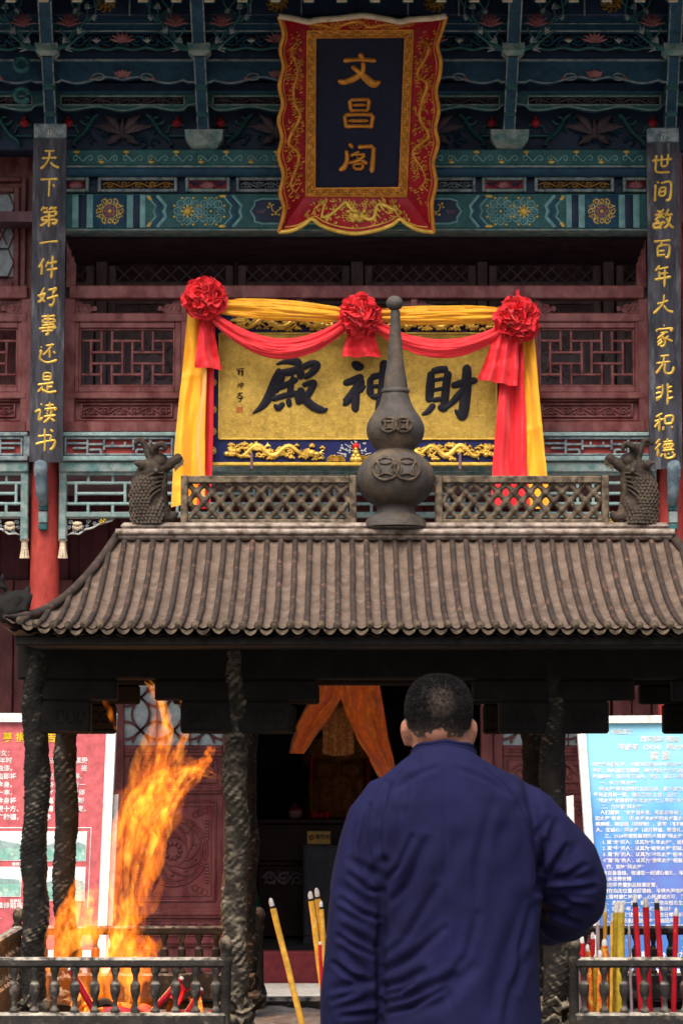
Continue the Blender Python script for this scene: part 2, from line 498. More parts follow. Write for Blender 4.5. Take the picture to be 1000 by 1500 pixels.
M_pane = mat('paper_pane', (.30, .36, .37), (.24, .29, .30), .35, 3, bump=.03)
def door_leaf(px0, px1):
    x0, x1 = PX(px0, YD, 1200), PX(px1, YD, 1200)
    w = x1 - x0
    st = .062
    d = empty('door', ((x0 + x1) / 2, YD, dz0)); d.parent = hall; d.location = Vector(((x0 + x1) / 2, YD, dz0)) - hall.location
    z_top = 2.55
    zr = lambda py: PZ(py, YD)
    b = MB()
    b.box(x0 + .003, x0 + st, YD, YD + .05, dz0, z_top, .004); b.box(x1 - st, x1 - .003, YD, YD + .05, dz0, z_top, .004)
    rails = [(1092, 1108), (1150, 1163), (1332, 1346), (1374, 1388), (1425, 1450)]
    for a, c in rails:
        b.box(x0 + st, x1 - st, YD + .002, YD + .05, zr(c), zr(a), .006)
        b.box(x0 + st, x1 - st, YD - .010, YD + .01, (zr(a) + zr(c)) / 2 - .011, (zr(a) + zr(c)) / 2 + .011, .006)
    b.box(x0 + st, x1 - st, YD + .002, YD + .05, z_top - .09, z_top, .004)
    b.box(x0 + st - .004, x1 - st + .004, YD + .022, YD + .035, dz0, zr(1092))
    b.build('frame', M_door, d, smooth=30)
    # carved panels
    p = MB(); relief_scroll(p, x0 + st + .05, x1 - st - .05, zr(1146), zr(1114), YD + .018, 4, .006, .007)
    frame_ring(p, x0 + st + .03, x1 - st - .03, zr(1148), zr(1112), YD + .012, YD + .026, .008)
    p.build('carved_panel', M_door, d, smooth=50)
    p = MB(); relief_scroll(p, x0 + st + .05, x1 - st - .05, zr(1371), zr(1350), YD + .018, 5, .005, .007)
    frame_ring(p, x0 + st + .03, x1 - st - .03, zr(1373), zr(1348), YD + .012, YD + .026, .007)
    p.build('carved_panel', M_door, d, smooth=50)
    p = MB(); cx = (x0 + x1) / 2; zc = (zr(1163) + zr(1332)) / 2
    frame_ring(p, x0 + st + .035, x1 - st - .035, zr(1322), zr(1173), YD + .01, YD + .026, .012, .005)
    frame_ring(p, x0 + st + .065, x1 - st - .065, zr(1314), zr(1181), YD + .014, YD + .026, .006)
    R = (x1 - x0) * .29
    ring2(p, cx, zc, YD + .02, R, .009); ring2(p, cx, zc, YD + .02, R * .86, .006); ring2(p, cx, zc, YD + .02, R * .42, .007)
    for i in range(28):
        q = 2 * math.pi * i / 28
        p.ball((cx + R * .93 * math.cos(q), YD + .018, zc + R * .93 * math.sin(q)), .007, 8, 5)
    for i in range(10):
        q = 2 * math.pi * i / 10
        pts = [(cx + R * (.45 + .36 * t) * math.cos(q + t * .9), YD + .018, zc + R * (.45 + .36 * t) * math.sin(q + t * .9)) for t in [j / 6 for j in range(7)]]
        p.tube(pts, [(.007, .008)] * 7, 6)
        p.ball((cx + R * .68 * math.cos(q + .3), YD + .018, zc + R * .68 * math.sin(q + .3)), (.011, .008, .011), 8, 5)
        p.ball((cx + R * .22 * math.cos(q), YD + .016, zc + R * .22 * math.sin(q)), (.014, .01, .014), 8, 5)
    for sx in (-1, 1):
        for sz in (-1, 1):
            ccx = cx + sx * (w / 2 - st - .11); ccz = zc + sz * (zr(1173) - zr(1322)) * .40
            for k in range(3):
                ring2(p, ccx - sx * .028 * k, ccz - sz * .012 * k, YD + .02, .018, .005, 14)
            for k in range(7):
                p.box(ccx + sx * .018 - .012, ccx + sx * .018 + .012, YD + .012, YD + .026, ccz - sz * (.05 + .02 * k), ccz - sz * (.062 + .02 * k), .003)
    p.build('medallion_panel', M_door, d, smooth=50)
    # lattice light: panes behind flower-shaped bars
    lz0, lz1 = zr(1092), z_top - .09
    q = MB().box(x0 + st, x1 - st, YD + .034, YD + .04, lz0, lz1); q.build('pane', M_pane, d)
    ga = (x1 - x0 - 2 * st) / 3.0        # crossing points, with lens-shaped lights between them
    bars = MB(); xs = [x0 + st + ga * (i + .5) for i in range(-1, 4)]; nzz = int((lz1 - lz0) / ga) + 2
    def lens(xa, za, xb, zb):
        for sg in (-1, 1):
            pts = []
            for i in range(9):
                t = i / 8; bow = sg * ga * .27 * math.sin(math.pi * t) ** .8
                x = xa + (xb - xa) * t + (bow if abs(xb - xa) < 1e-6 else 0); z = za + (zb - za) * t + (bow if abs(zb - za) < 1e-6 else 0)
                if x0 + st - .004 <= x <= x1 - st + .004 and lz0 - .004 <= z <= lz1 + .004: pts.append((x, YD + .02, z))
            if len(pts) > 1: bars.tube(pts, [(.0075, .011)] * len(pts), 6)
    for j in range(nzz):
        z = lz0 + ga * (j + .45)
        for i, x in enumerate(xs):
            if i + 1 < len(xs): lens(x, z, xs[i + 1], z)
            lens(x, z, x, z + ga)
            if j == 0: lens(x, z - ga, x, z)
    for i in range(1, 3): bars.box(x0 + st + i * ga - .004, x0 + st + i * ga + .004, YD + .012, YD + .028, lz0, lz1)
    bars.build('lattice', M_door, d, smooth=40)
    return d
for a, c in ((166, 340), (722, 896)):
    door_leaf(a, c)
for a, c in ((-190, 164), (898, 1246)):      # plain boarded wall beside the doors
    n_ = round((c - a) / 29)
    for k in range(n_):
        u0, u1 = a + (c - a) * k / n_, a + (c - a) * (k + 1) / n_
        MB().box(PX(u0, YD, 1200) + .003, PX(u1, YD, 1200) - .003, YD + random.uniform(0, .006), YD + .05, dz0, 2.56, .005).build('wall_board', M_door, hall, smooth=30)
# jambs and wall above the doors
for a, c in ((340, 358), (704, 722)):
    part('door_jamb', M_door, a, 700, c, 1441, YD - .03, YD + .09, .006)
part('door_head', M_door, 330, 985, 735, 1003, YD - .03, YD + .08, .006)
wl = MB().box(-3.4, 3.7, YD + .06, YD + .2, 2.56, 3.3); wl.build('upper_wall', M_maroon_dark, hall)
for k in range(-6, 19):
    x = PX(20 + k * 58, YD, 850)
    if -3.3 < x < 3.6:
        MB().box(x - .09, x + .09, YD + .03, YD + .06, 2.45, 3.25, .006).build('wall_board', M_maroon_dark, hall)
# the room behind
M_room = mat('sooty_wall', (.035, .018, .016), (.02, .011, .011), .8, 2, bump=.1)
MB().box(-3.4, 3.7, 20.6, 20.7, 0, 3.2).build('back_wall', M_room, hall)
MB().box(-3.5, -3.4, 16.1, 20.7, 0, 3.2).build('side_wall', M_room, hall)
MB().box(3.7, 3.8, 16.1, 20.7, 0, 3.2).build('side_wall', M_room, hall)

# ---------------------------------------------------------------- balcony floor and ceilings
zf = PZ(632, 14.5)
MB().box(-3.5, 3.8, 14.6, 20.8, zf - .22, zf - .06).build('balcony_floor', M_darkwood, hall)
zc_ = PZ(318, 14.5)
MB().box(-3.5, 3.8, 14.62, 18, zc_, zc_ + .06).build('balcony_ceiling', M_darkwood, hall)
# back wall of the balcony: dark lattice doors
YI = 15.9
MB().box(-3.5, 3.8, YI + .08, YI + .16, zf - .06, zc_).build('balcony_wall', M_darkwood, hall)
def lattice_door(a, c):
    x0, x1 = PX(a, YI, 400), PX(c, YI, 400)
    d = empty('balcony_door', (0, 0, 0)); d.parent = hall; d.location = Vector(((x0 + x1) / 2, YI, zf)) - hall.location
    zt, zb = zc_ - .02, PZ(412, YI)
    fr = MB()
    fr.box(x0, x0 + .05, YI, YI + .06, zf - .05, zt, .004); fr.box(x1 - .05, x1, YI, YI + .06, zf - .05, zt, .004)
    for za, zb2 in ((zb - .05, zb), (PZ(437, YI), PZ(445, YI)), (PZ(470, YI) - .02, PZ(470, YI) + .02), (zf - .05, zf + .05)):
        fr.box(x0 + .05, x1 - .05, YI + .003, YI + .06, min(za, zb2), max(za, zb2), .004)
    fr.box(x0 + .04, x1 - .04, YI + .04, YI + .055, zf - .05, zb - .04)
    fr.build('frame', M_oldwood, d, smooth=30)
    lt = MB(); w = x1 - x0 - .1; h = zt - zb; n = 7
    s = w / n
    for k in range(-int(h / s) - 1, n + 1):
        for sg in (1, -1):
            xa = x0 + .05 + k * s if sg == 1 else x1 - .05 - k * s
            pts = []
            for t in (0, h):
                pts.append((xa + sg * t, zb + t))
            (xa_, za_), (xb_, zb_) = pts
            lo, hi = x0 + .05, x1 - .05
            def clip(x):
                t = (x - xa_) / (xb_ - xa_); return za_ + (zb_ - za_) * t
            if min(xa_, xb_) > hi or max(xa_, xb_) < lo: continue
            if xa_ < lo: za_ = clip(lo); xa_ = lo
            elif xa_ > hi: za_ = clip(hi); xa_ = hi
            
            if xb_ < lo or xb_ > hi:
                e = lo if xb_ < lo else hi
                t = (e - pts[0][0]) / (pts[1][0] - pts[0][0]); zb_ = pts[0][1] + h * t; xb_ = e
            lt.tube([(xa_, YI + (.025 if sg > 0 else .030), za_), (xb_, YI + (.025 if sg > 0 else .030), zb_)], .0055, 4)
    lt.build('lattice', M_oldwood, d)
    cp = MB(); relief_scroll(cp, x0 + .12, x1 - .12, PZ(466, YI), PZ(448, YI), YI + .035, 4, .007, .01)
    frame_ring(cp, x0 + .08, x1 - .08, PZ(468, YI), PZ(446, YI), YI + .02, YI + .045, .01)
    z0 = zf + .12; z1 = PZ(478, YI)
    frame_ring(cp, x0 + .10, x1 - .10, z0, z1, YI + .02, YI + .045, .016)
    for r_ in range(4):
        relief_scroll(cp, x0 + .14, x1 - .14, z0 + .04 + r_ * (z1 - z0 - .08) / 4, z0 + .04 + (r_ + 1) * (z1 - z0 - .08) / 4, YI + .035, 4, .008, .012)
    cp.build('carved_panel', M_oldwood, d, smooth=50)
for a, c in ((-200, -30), (-30, 138), (158, 342), (348, 512), (534, 697), (716, 880), (902, 1070), (1070, 1240)):
    lattice_door(a, c)
for a, c in ((140, 156), (884, 900), (514, 532), (699, 714), (343, 347)):
    part('door_post', M_oldwood if c - a > 10 else M_darkwood, a, 330, c, 640, YI - .02, YI + .07, .006)

# ---------------------------------------------------------------- balcony railing
YR = 14.50
xA, xB = 101, 944                       # between the columns, photo pixels at y ~ 540
def railing_bay(px0, px1, n):
    pw = (px1 - px0) / n
    rz = lambda py: PZ(py, YR)
    X = lambda px: PX(px, YR, 540)
    for a, c, yf in ((418, 437, YR - .01), (458, 471, YR), (574, 584, YR), (617, 633, YR - .005)):
        mb = MB().box(X(px0), X(px1), yf, YR + .09, rz(c), rz(a), .006); mb.build('rail', M_maroon, hall, smooth=30)
    for k in range(n + 1):
        x = X(px0 + k * pw); w = .020 if 0 < k < n else .034
        mb = MB().box(x - w, x + w, YR + .004, YR + .085, rz(632), rz(436), .005); mb.build('stile', M_maroon, hall, smooth=30)
    for k in range(n):
        a = px0 + k * pw; b0, b1 = X(a) + .02, X(a + pw) - .02
        p = MB()
        zt, zb = rz(471), rz(574)
        frame_ring(p, b0, b1, zb, zt, YR + .012, YR + .075, .034, .004)
        frame_ring(p, b0 + .034, b1 - .034, zb + .034, zt - .034, YR + .026, YR + .065, .012, .003)
        po = p.build('lattice_panel', M_maroon, hall, smooth=30)
        lx0, lx1, lz0, lz1 = b0 + .046, b1 - .046, zb + .046, zt - .046
        sx = (lx1 - lx0) / 480; sz = (lz1 - lz0) / 280
        H = [(0, 105, 52), (160, 320, 53), (375, 480, 53), (55, 215, 112), (270, 430, 112), (55, 215, 170), (270, 430, 170), (0, 105, 227), (160, 320, 227), (375, 480, 227)]
        V = [(105, 0, 106), (160, 0, 106), (320, 0, 106), (375, 0, 106), (50, 53, 222), (215, 53, 222), (267, 53, 222), (430, 53, 222),
             (105, 176, 280), (160, 176, 280), (320, 176, 280), (375, 176, 280)]
        for u0, u1, v in H:
            z = lz1 - v * sz
            MB().box(lx0 + u0 * sx, lx0 + u1 * sx, YR + .034, YR + .056, z - .0075, z + .0075, .003).build('lattice_bar', M_maroon, po, smooth=30)
        for u, v0, v1 in V:
            x = lx0 + u * sx
            MB().box(x - .0075, x + .0075, YR + .036, YR + .054, lz1 - v1 * sz, lz1 - v0 * sz, .003).build('lattice_bar', M_maroon, po, smooth=30)
        # carved lower panel
        c = MB(); z0, z1 = rz(616), rz(584)
        c.box(b0, b1, YR + .05, YR + .07, z0, z1)
        frame_ring(c, b0 + .0, b1 - .0, z0, z1, YR + .02, YR + .06, .012, .003)
        frame_ring(c, b0 + .045, b1 - .045, z0 + .022, z1 - .022, YR + .03, YR + .06, .010, .003)
        relief_scroll(c, b0 + .06, b1 - .06, z0 + .035, z1 - .035, YR + .048, 6, .006, .010)
        c.build('carved_panel', M_maroon, hall, smooth=50)
        # cloud-shaped corner pieces in the gap above
        z0, z1 = rz(458), rz(437)
        for sg in (1, -1):
            xe = b0 if sg > 0 else b1
            L_ = (b1 - b0) * .22; hh = z1 - z0
            prof = [(0, 0), (.55, 0), (.72, .08), (.80, .22), (.95, .18), (1.0, .38), (.93, .55), (.82, .52), (.80, .40), (.72, .45), (.70, .62), (.55, .70), (.42, .66), (.36, .82), (.2, 1.0), (0, 1.0)]
            c = MB().prism([(xe + sg * u * L_, z0 + v * hh) for u, v in prof], YR + .03, YR + .06)
            for t in (.15, .32, .5):
                c.tube([(xe + sg * L_ * (t + .12 * math.cos(q)), YR + .03, z0 + hh * (.38 + .2 * math.sin(q))) for q in [i * .6 for i in range(9)]], [(.004, .004)] * 9, 5)
            c.build('corner_bracket', M_maroon, hall, smooth=40)
railing_bay(xA, xB, 5)
railing_bay(-129, 39, 1)
railing_bay(1008, 1176, 1)
# stair-stepped wing boards beside the columns above the rail
for px, sg in ((97, 1), (946, -1)):
    x = PX(px, YR, 400); s = .00385
    o = [(0, 420), (14, 420), (14, 385), (11, 382), (11, 376), (7, 372), (7, 366), (3, 362), (0, 350)]
    MB().prism([(x + sg * a * s, PZ(b, YR)) for a, b in o], YR + .01, YR + .05).build('wing_board', M_maroon, hall)

# side-bay windows that close the balcony left and right of the columns
def side_window(px0, px1):
    X = lambda px: PX(px, 14.8, 340)
    Z = lambda py: PZ(py, 14.8)
    w = empty('window', (0, 0, 0)); w.parent = hall; w.location = Vector(((X(px0) + X(px1)) / 2, 14.8, Z(425))) - hall.location
    fr = MB(); fr.box(X(px0), X(px1), 14.84, 14.9, Z(640), Z(215))
    frame_ring(fr, X(px0 + 14), X(px1 - 14), Z(425), Z(258), 14.80, 14.86, .03, .006)
    frame_ring(fr, X(px0 + 24), X(px1 - 24), Z(420), Z(272), 14.812, 14.85, .035, .006)
    fr.build('frame', M_maroon, w, smooth=30)
    gl = MB().box(X(px0 + 31), X(px1 - 31), 14.826, 14.838, Z(404), Z(282)); gl.build('pane', M_pane, w)
    lt = MB(); x0, x1, z0, z1 = X(px0 + 32), X(px1 - 32), Z(404), Z(282)
    nx = 4; s = (x1 - x0) / nx; nz_ = int((z1 - z0) / s * 1.0)
    for i in range(nx):
        for j in range(nz_):
            cx, cz = x0 + (i + .5) * s, z0 + (j + .5) * (z1 - z0) / nz_
            h = (z1 - z0) / nz_ / 2
            hexa = [(cx - s / 2, cz), (cx - s * .25, cz + h), (cx + s * .25, cz + h), (cx + s / 2, cz), (cx + s * .25, cz - h), (cx - s * .25, cz - h)]
            lt.tube([(a, 14.815, b) for a, b in hexa], [(.0045, .008)] * 6, 6, closed=True)
            if (i + j) % 4 == 0:
                lt.tube([(cx - s * .2, 14.815, cz - h * .7), (cx + s * .2, 14.815, cz + h * .7)], [(.004, .006)] * 2, 5)
                lt.tube([(cx - s * .2, 14.816, cz + h * .7), (cx + s * .2, 14.816, cz - h * .7)], [(.004, .006)] * 2, 5)
    lt.build('lattice', M_maroon, w, smooth=40)
side_window(-150, 52)
side_window(1000, 1200)

# ---------------------------------------------------------------- fret frieze, beam, hanging lattice
def lower_frieze(px0, px1, blue=False):
    Y = 14.47
    X = lambda px: PX(px, Y, 660); Z = lambda py: PZ(py, Y)
    mb = MB(); mb.box(X(px0), X(px1), Y + .03, Y + .12, Z(676), Z(634)); mb.build('frieze_ground', M_red_ground, hall)
    fm = M_frieze_blue if blue else M_palebar
    for a, c in ((633, 639), (668, 675)):
        MB().box(X(px0), X(px1), Y - .012, Y + .04, Z(c), Z(a), .005).build('frieze_rail', fm, hall, smooth=30)
    n = max(1, round((px1 - px0) / 168)); pw = (px1 - px0) / n
    for k in range(n):
        a = px0 + k * pw
        for e in (a, a + pw):
            MB().box(X(e) - .025, X(e) + .025, Y - .008, Y + .04, Z(669), Z(638.5), .004).build('frieze_stile', fm, hall, smooth=30)
        fb = MB(); frame_ring(fb, X(a + 8), X(a + pw - 8), Z(667), Z(640), Y + .0, Y + .04, .012, .003)
        fo = fb.build('fret_panel', M_frieze_blue, hall, smooth=30)
        u0, u1 = a + 11, a + pw - 11; W_ = u1 - u0; zt, zb = 642.5, 664.5; H_ = zb - zt
        def bar(ua, va, ub, vb):
            if abs(ua - ub) < 1e-6:
                MB().box(X(u0 + ua * W_) - .0065, X(u0 + ua * W_) + .0065, Y + .006, Y + .034, Z(zt + vb * H_), Z(zt + va * H_), .003).build('fret_bar', M_frieze_blue, fo, smooth=30)
            else:
                z = Z(zt + va * H_)
                MB().box(X(u0 + ua * W_), X(u0 + ub * W_), Y + .008, Y + .032, z - .0065, z + .0065, .003).build('fret_bar', M_frieze_blue, fo, smooth=30)
        for mir in (0, 1):
            f = (lambda u: 1 - u) if mir else (lambda u: u)
            for ua, va, ub, vb in ((0, .3, .20, .3), (.20, 0, .20, 1), (.06, .62, .20, .62), (.20, .36, .35, .36), (.22, .72, .33, .72), (.33, .72, .33, 1), (.36, 0, .36, .75), (.36, .48, .5, .48), (.44, .2, .44, .48)):
                a1, b1 = sorted((f(ua), f(ub))); bar(a1, va, b1, vb)
    # beam
    MB().box(X(px0), X(px1), Y + .01, Y + .14, Z(691), Z(676), .006).build('frieze_beam', M_teal, hall, smooth=30)
    # hanging lattice
    Yh = Y + .03
    MB().box(X(px0), X(px1), Yh, Yh + .06, Z(695), Z(690), .004).build('lattice_rail', M_teal, hall, smooth=30)
    MB().box(X(px0), X(px1), Yh, Yh + .06, Z(757), Z(749), .004).build('lattice_rail', M_teal, hall, smooth=30)
    for e, sg in ((px0, 1), (px1, -1)):
        MB().box(X(e), X(e + sg * 11), Yh - .004, Yh + .065, Z(790), Z(689), .005).build('lattice_stile', M_teal, hall, smooth=30)
    b0, b1 = px0 + 11, px1 - 11
    nn = max(1, round((b1 - b0) / 92)); pw = (b1 - b0) / nn
    def hb(a, c, y):
        MB().tube([(X(a), Yh + .03, Z(y)), (X(c), Yh + .03, Z(y))], .0095, 8).build('lattice_bar', M_palebar, hall, smooth=50)
    def vb(a, y0, y1):
        MB().tube([(X(a), Yh + .03, Z(y0)), (X(a), Yh + .03, Z(y1))], .009, 8).build('lattice_bar', M_palebar, hall, smooth=50)
    for k in range(nn):
        a = b0 + k * pw
        hb(a, a + pw, 706); hb(a, a + pw, 736.5); hb(a + pw * .14, a + pw * .90, 721.5)
        for t in (.33, .71): vb(a + pw * t, 694, 706); vb(a + pw * t, 736.5, 750)
        for t in (.14, .90): vb(a + pw * t, 706, 736.5)
    # carved spandrels and tassel pendants
    for e, sg in ((px0 + 11, 1), (px1 - 11, -1)):
        if e < -100 or e > 1100: continue
        sp = empty('spandrel', (0, 0, 0)); sp.parent = hall; sp.location = Vector((X(e), Yh, Z(757))) - hall.location
        U = lambda u: X(e + sg * u)
        o = MB()
        edge = [(0, 757), (72, 757), (66, 761), (56, 764), (46, 767), (38, 772), (28, 774), (18, 781), (8, 780), (0, 783)]
        o.tube([(U(u), Yh + .03, Z(v)) for u, v in edge], .006, 6, closed=True)
        o.build('spandrel_rim', M_white_paint, sp, smooth=50)
        o = MB()
        for cu, cv, R in ((6, 764, 3.2), (12, 777, 3.4), (22, 771, 3.0), (32, 763, 3.2), (41, 766, 2.8), (30, 770, 2.3), (49, 762, 2.8), (4, 772, 2.6), (58, 760.5, 2.3), (24, 776, 2)):
            pts = []
            for i in range(15):
                q = i * .55; rr = R * (1 - .055 * i) * .0039
                pts.append((U(cu) + sg * rr * math.cos(q), Yh + .028, Z(cv) + rr * math.sin(q)))
            o.tube(pts, [(.0045, .007)] * 15, 5)
        o.build('spandrel_scroll', M_frieze_blue, sp, smooth=50)
        o = MB()
        o.ball((U(16), Yh + .02, Z(766)), (.028, .012, .013), 12, 6)
        for k in range(5):
            o.ball((U(10 + k * 3), Yh + .022, Z(772.5 + abs(k - 2) * -1 + 1)), (.007, .010, .013), 8, 6)
        o.build('spandrel_flower', M_cream, sp, smooth=50)
        o = MB()
        for du, dv in ((51, 761), (54, 763.5), (50, 765), (56, 760)):
            o.ball((U(du), Yh + .02, Z(dv)), (.009, .010, .008), 8, 6)
        o.build('spandrel_leaf', M_gold_paint, sp, smooth=50)
        pe = MB(); cx = X(e - sg * 5.5)
        pe.lathe([(.016, Z(783)), (.022, Z(786)), (.022, Z(791)), (.018, Z(792))], cx, Yh + .03, 12)
        pe.box(cx - .024, cx + .024, Yh + .005, Yh + .055, Z(791), Z(789), .003)
        for k in range(7):
            q = 2 * math.pi * k / 7
            pe.tube([(cx + .010 * math.cos(q), Yh + .03 + .010 * math.sin(q), Z(791)), (cx + .012 * math.cos(q), Yh + .03 + .012 * math.sin(q), Z(801)), (cx + .020 * math.cos(q), Yh + .03 + .02 * math.sin(q), Z(817))], [.008, .007, .009], 6)
        pe.lathe([(.018, Z(801)), (.021, Z(803)), (.018, Z(805))], cx, Yh + .03, 12)
        pe.build('tassel_pendant', M_cream, hall, smooth=40)
lower_frieze(86, 962)
lower_frieze(-132, 41, True)
lower_frieze(1009, 1182, True)
# carved corbels on the columns
for cx, flip in ((CXL, 1), (CXR, -1)):
    Y = 14.50 - .02
    Z = lambda py: PZ(py, 14.45)
    c = empty('corbel', (0, 0, 0)); c.parent = hall; c.location = Vector((cx, 14.5, Z(775))) - hall.location
    m = MB()
    pts = catmull([(0, 14.46, Z(735)), (0, 14.40, Z(725)), (0, 14.37, Z(705)), (0, 14.34, Z(690)), (0, 14.36, Z(682)), (0, 14.41, Z(681))], 5)
    m.tube([(cx - .005 + flip * .004, p[1], p[2]) for p in pts], [(.026 + .014 * min(1, i / 15), .03) for i in range(len(pts))], 10, ref=(0, -1, .3))
    for k in range(3):
        m.tube([(cx - .03 + .025 * k, 14.36 - .02, Z(700)), (cx - .028 + .024 * k, 14.34 - .02, Z(690)), (cx - .02 + .02 * k, 14.37, Z(680))], .007, 6)
    m.build('corbel_scroll', M_frieze_blue, c, smooth=50)
    m = MB(); m.lathe([(.012, Z(738)), (.028, Z(728)), (.033, Z(718)), (.03, Z(708))], cx, 14.44, 12)
    m.ball((cx + .012 * flip, 14.41, Z(715)), .018, 10, 6); m.ball((cx - .014 * flip, 14.41, Z(722)), .014, 10, 6)
    m.build('corbel_leaf', M_darkwood, c, smooth=50)
    for i, (a, b_, mm) in enumerate(((731, 748, M_teal_deep), (749, 766, M_teal), (767, 776, M_teal_deep))):
        q = MB().box(cx - .025, cx + .025, 14.455, 14.51, Z(b_), Z(a), .006); q.build('corbel_block', mm, c, smooth=30)
# ================================================================ painted beam
YE = 14.44
EX = lambda px: PX(px, YE, 300); EZ = lambda py: PZ(py, YE)
S_ = YE / F * 1.0
beam = part('painted_beam', M_teal_deep, 60, 283, 985, 334, YE, YE + .2, .006)
part('beam_lip', M_teal, 60, 334.2, 985, 337, YE + .01, YE + .2, .003)
def paint(name, m, fn):
    mb = MB(); fn(mb)
    if name in ('beam_scrolls', 'beam_medallion'): return mb.build(name, m, beam, smooth=50)
    return mb.build_pieces(name, m, beam, smooth=50)
def flat(mb, a, b, c, d, h=.004): mb.box(EX(a), EX(c), YE - h, YE + .01, EZ(d), EZ(b), .001)
def disc(mb, cx, cy, rx, ry, h=.006, n=20):
    mb.ball((EX(cx), YE, EZ(cy)), (rx * S_, h, ry * S_), n, 6)
def ringp(mb, cx, cy, R, t, h=.005, n=28):
    mb.tube([(EX(cx) + R * S_ * math.cos(2 * math.pi * i / n), YE, EZ(cy) + R * S_ * math.sin(2 * math.pi * i / n)) for i in range(n)], [(t * S_, h)] * n, 6, closed=True)
def linep(mb, pts, t, h=.005, closed=False):
    mb.tube([(EX(a), YE, EZ(b)) for a, b in pts], [(t * S_, h)] * len(pts), 6, closed=closed)
def curlp(mb, cx, cy, R, a0, sg, t, turns=1.2, h=.005, n=14):
    pts = []
    for i in range(n):
        q = a0 + sg * i / (n - 1) * turns * 2 * math.pi; r = R * (1 - .75 * i / (n - 1))
        pts.append((EX(cx) + r * S_ * math.cos(q), YE, EZ(cy) + r * S_ * math.sin(q)))
    mb.tube(pts, [(t * S_, h)] * n, 5)
MX = 521
for sg in (-1, 1):
    U = (lambda u: MX + (u - MX)) if sg < 0 else (lambda u: 2 * MX - u)
    def FL(mb, a, b, c, d, h=.004): flat(mb, min(U(a), U(c)), b, max(U(a), U(c)), d, h)
    y0, y1 = 285, 333; ym = 309
    paint('beam_stripe', M_teal_line, lambda m: [FL(m, a, y0, c, y1) for a, c in ((106, 115), (127, 136), (186, 195), (205, 213))])
    paint('beam_stripe', M_blue, lambda m: [FL(m, a, y0, c, y1, .003) for a, c in ((115.5, 126.5), (195.5, 204.5))])
    paint('beam_square', M_blue_mid, lambda m: FL(m, 137, y0, 185, y1, .003))
    def medal(m):
        for k in range(12):
            q = 2 * math.pi * k / 12; cx, cy = U(161) + 15.5 * math.cos(q), ym - 15.5 * math.sin(q)
            curlp(m, cx, cy, 4.6, q + 1.2, 1 if k % 2 else -1, 1.2, 1.1)
        ringp(m, U(161), ym, 11, .7)
        for k in range(8):
            q = 2 * math.pi * (k + .5) / 8; disc(m, U(161) + 19.5 * math.cos(q), ym - 19.5 * math.sin(q), 1.6, 1.6)
    paint('beam_medallion', M_gold_paint, medal)
    paint('beam_flower', M_pink, lambda m: [disc(m, U(161) + 6.5 * math.cos(2 * math.pi * k / 8), ym + 6.5 * math.sin(2 * math.pi * k / 8), 3, 3, .007, 10) for k in range(8)])
    paint('beam_flower', M_gold_paint, lambda m: disc(m, U(161), ym, 3.4, 3.4, .010, 12))
    def chev(m, a, t):
        linep(m, [(U(a), y0 + 1), (U(a + 13), ym - 8), (U(a + 10), ym), (U(a + 13), ym + 8), (U(a), y1 - 1)], t)
    paint('beam_chevron', M_blue_mid, lambda m: [chev(m, 222, 3.2), chev(m, 333, 3.2)])
    paint('beam_chevron', M_teal_line, lambda m: [chev(m, 215, 1.3), chev(m, 230, 2.4), chev(m, 326, 1.2), chev(m, 341, 2.0)])
    paint('beam_chevron', M_gold_paint, lambda m: [disc(m, U(a), b, 3, 2.4) for a, b in ((218, 288), (218, 330), (220, 291), (220, 327))])
    def rosette(m):
        for ox in (0, 34):
            for k in range(8):
                q = 2 * math.pi * k / 8; cx, cy = U(275 + ox) + 15 * math.cos(q), ym - 15 * math.sin(q)
                ringp(m, cx, cy, 5.4, .9, .005, 16); curlp(m, cx, cy, 3.8, q, 1, .9, 1.0)
                ringp(m, U(275 + ox) + 8 * math.cos(q + .39), ym - 8 * math.sin(q + .39), 2.6, .6, .005, 10)
    paint('beam_scrolls', M_teal_line, rosette)
    def ros2(m):
        for ox in (0, 34):
            for k in range(8):
                q = 2 * math.pi * (k + .5) / 8; disc(m, U(275 + ox) + 21 * math.cos(q), ym - 21 * math.sin(q), 2.2, 1.8)
        disc(m, U(326), 287, 6, 2.2); disc(m, U(326), 331, 6, 2.2)
        disc(m, U(275), ym, 5.6, 5.6, .010, 16)
        for k in range(8): disc(m, U(275) + 7.5 * math.cos(2 * math.pi * k / 8), ym + 7.5 * math.sin(2 * math.pi * k / 8), 2.2, 2.2)
        disc(m, U(309), ym, 2.2, 2.2)
    paint('beam_flower', M_gold_paint, ros2)
    paint('beam_cartouche', M_blue, lambda m: m.prism([(EX(U(a)), EZ(b)) for a, b in ((368, ym), (374, 300), (374, 295), (384, 292), (470, 292), (470, 326), (384, 326), (374, 323), (374, 318))], YE - .002, YE + .01))
    paint('beam_cartouche_line', M_teal_line, lambda m: linep(m, [(U(a), b) for a, b in ((470, 291), (384, 291), (373, 294), (373, 300), (367, ym), (373, 318), (373, 324), (384, 327), (470, 327))], 1.5))
    def flo(m):
        linep(m, [(U(a), b) for a, b in ((412, 304), (404, 311), (399, 308), (397, 301), (401, 299))], 1.1)
        for a, b in ((393, 303), (395, 298), (404, 313), (409, 314), (411, 304), (399, 314)): disc(m, U(a), b, 2.2, 2.0)
    paint('beam_flower', M_gold_paint, flo)
    paint('beam_flower', M_pink, lambda m: [linep(m, [(U(a), ym - 2), (U(a - 3), ym + 3)], .7) for a in (380, 384, 388)])

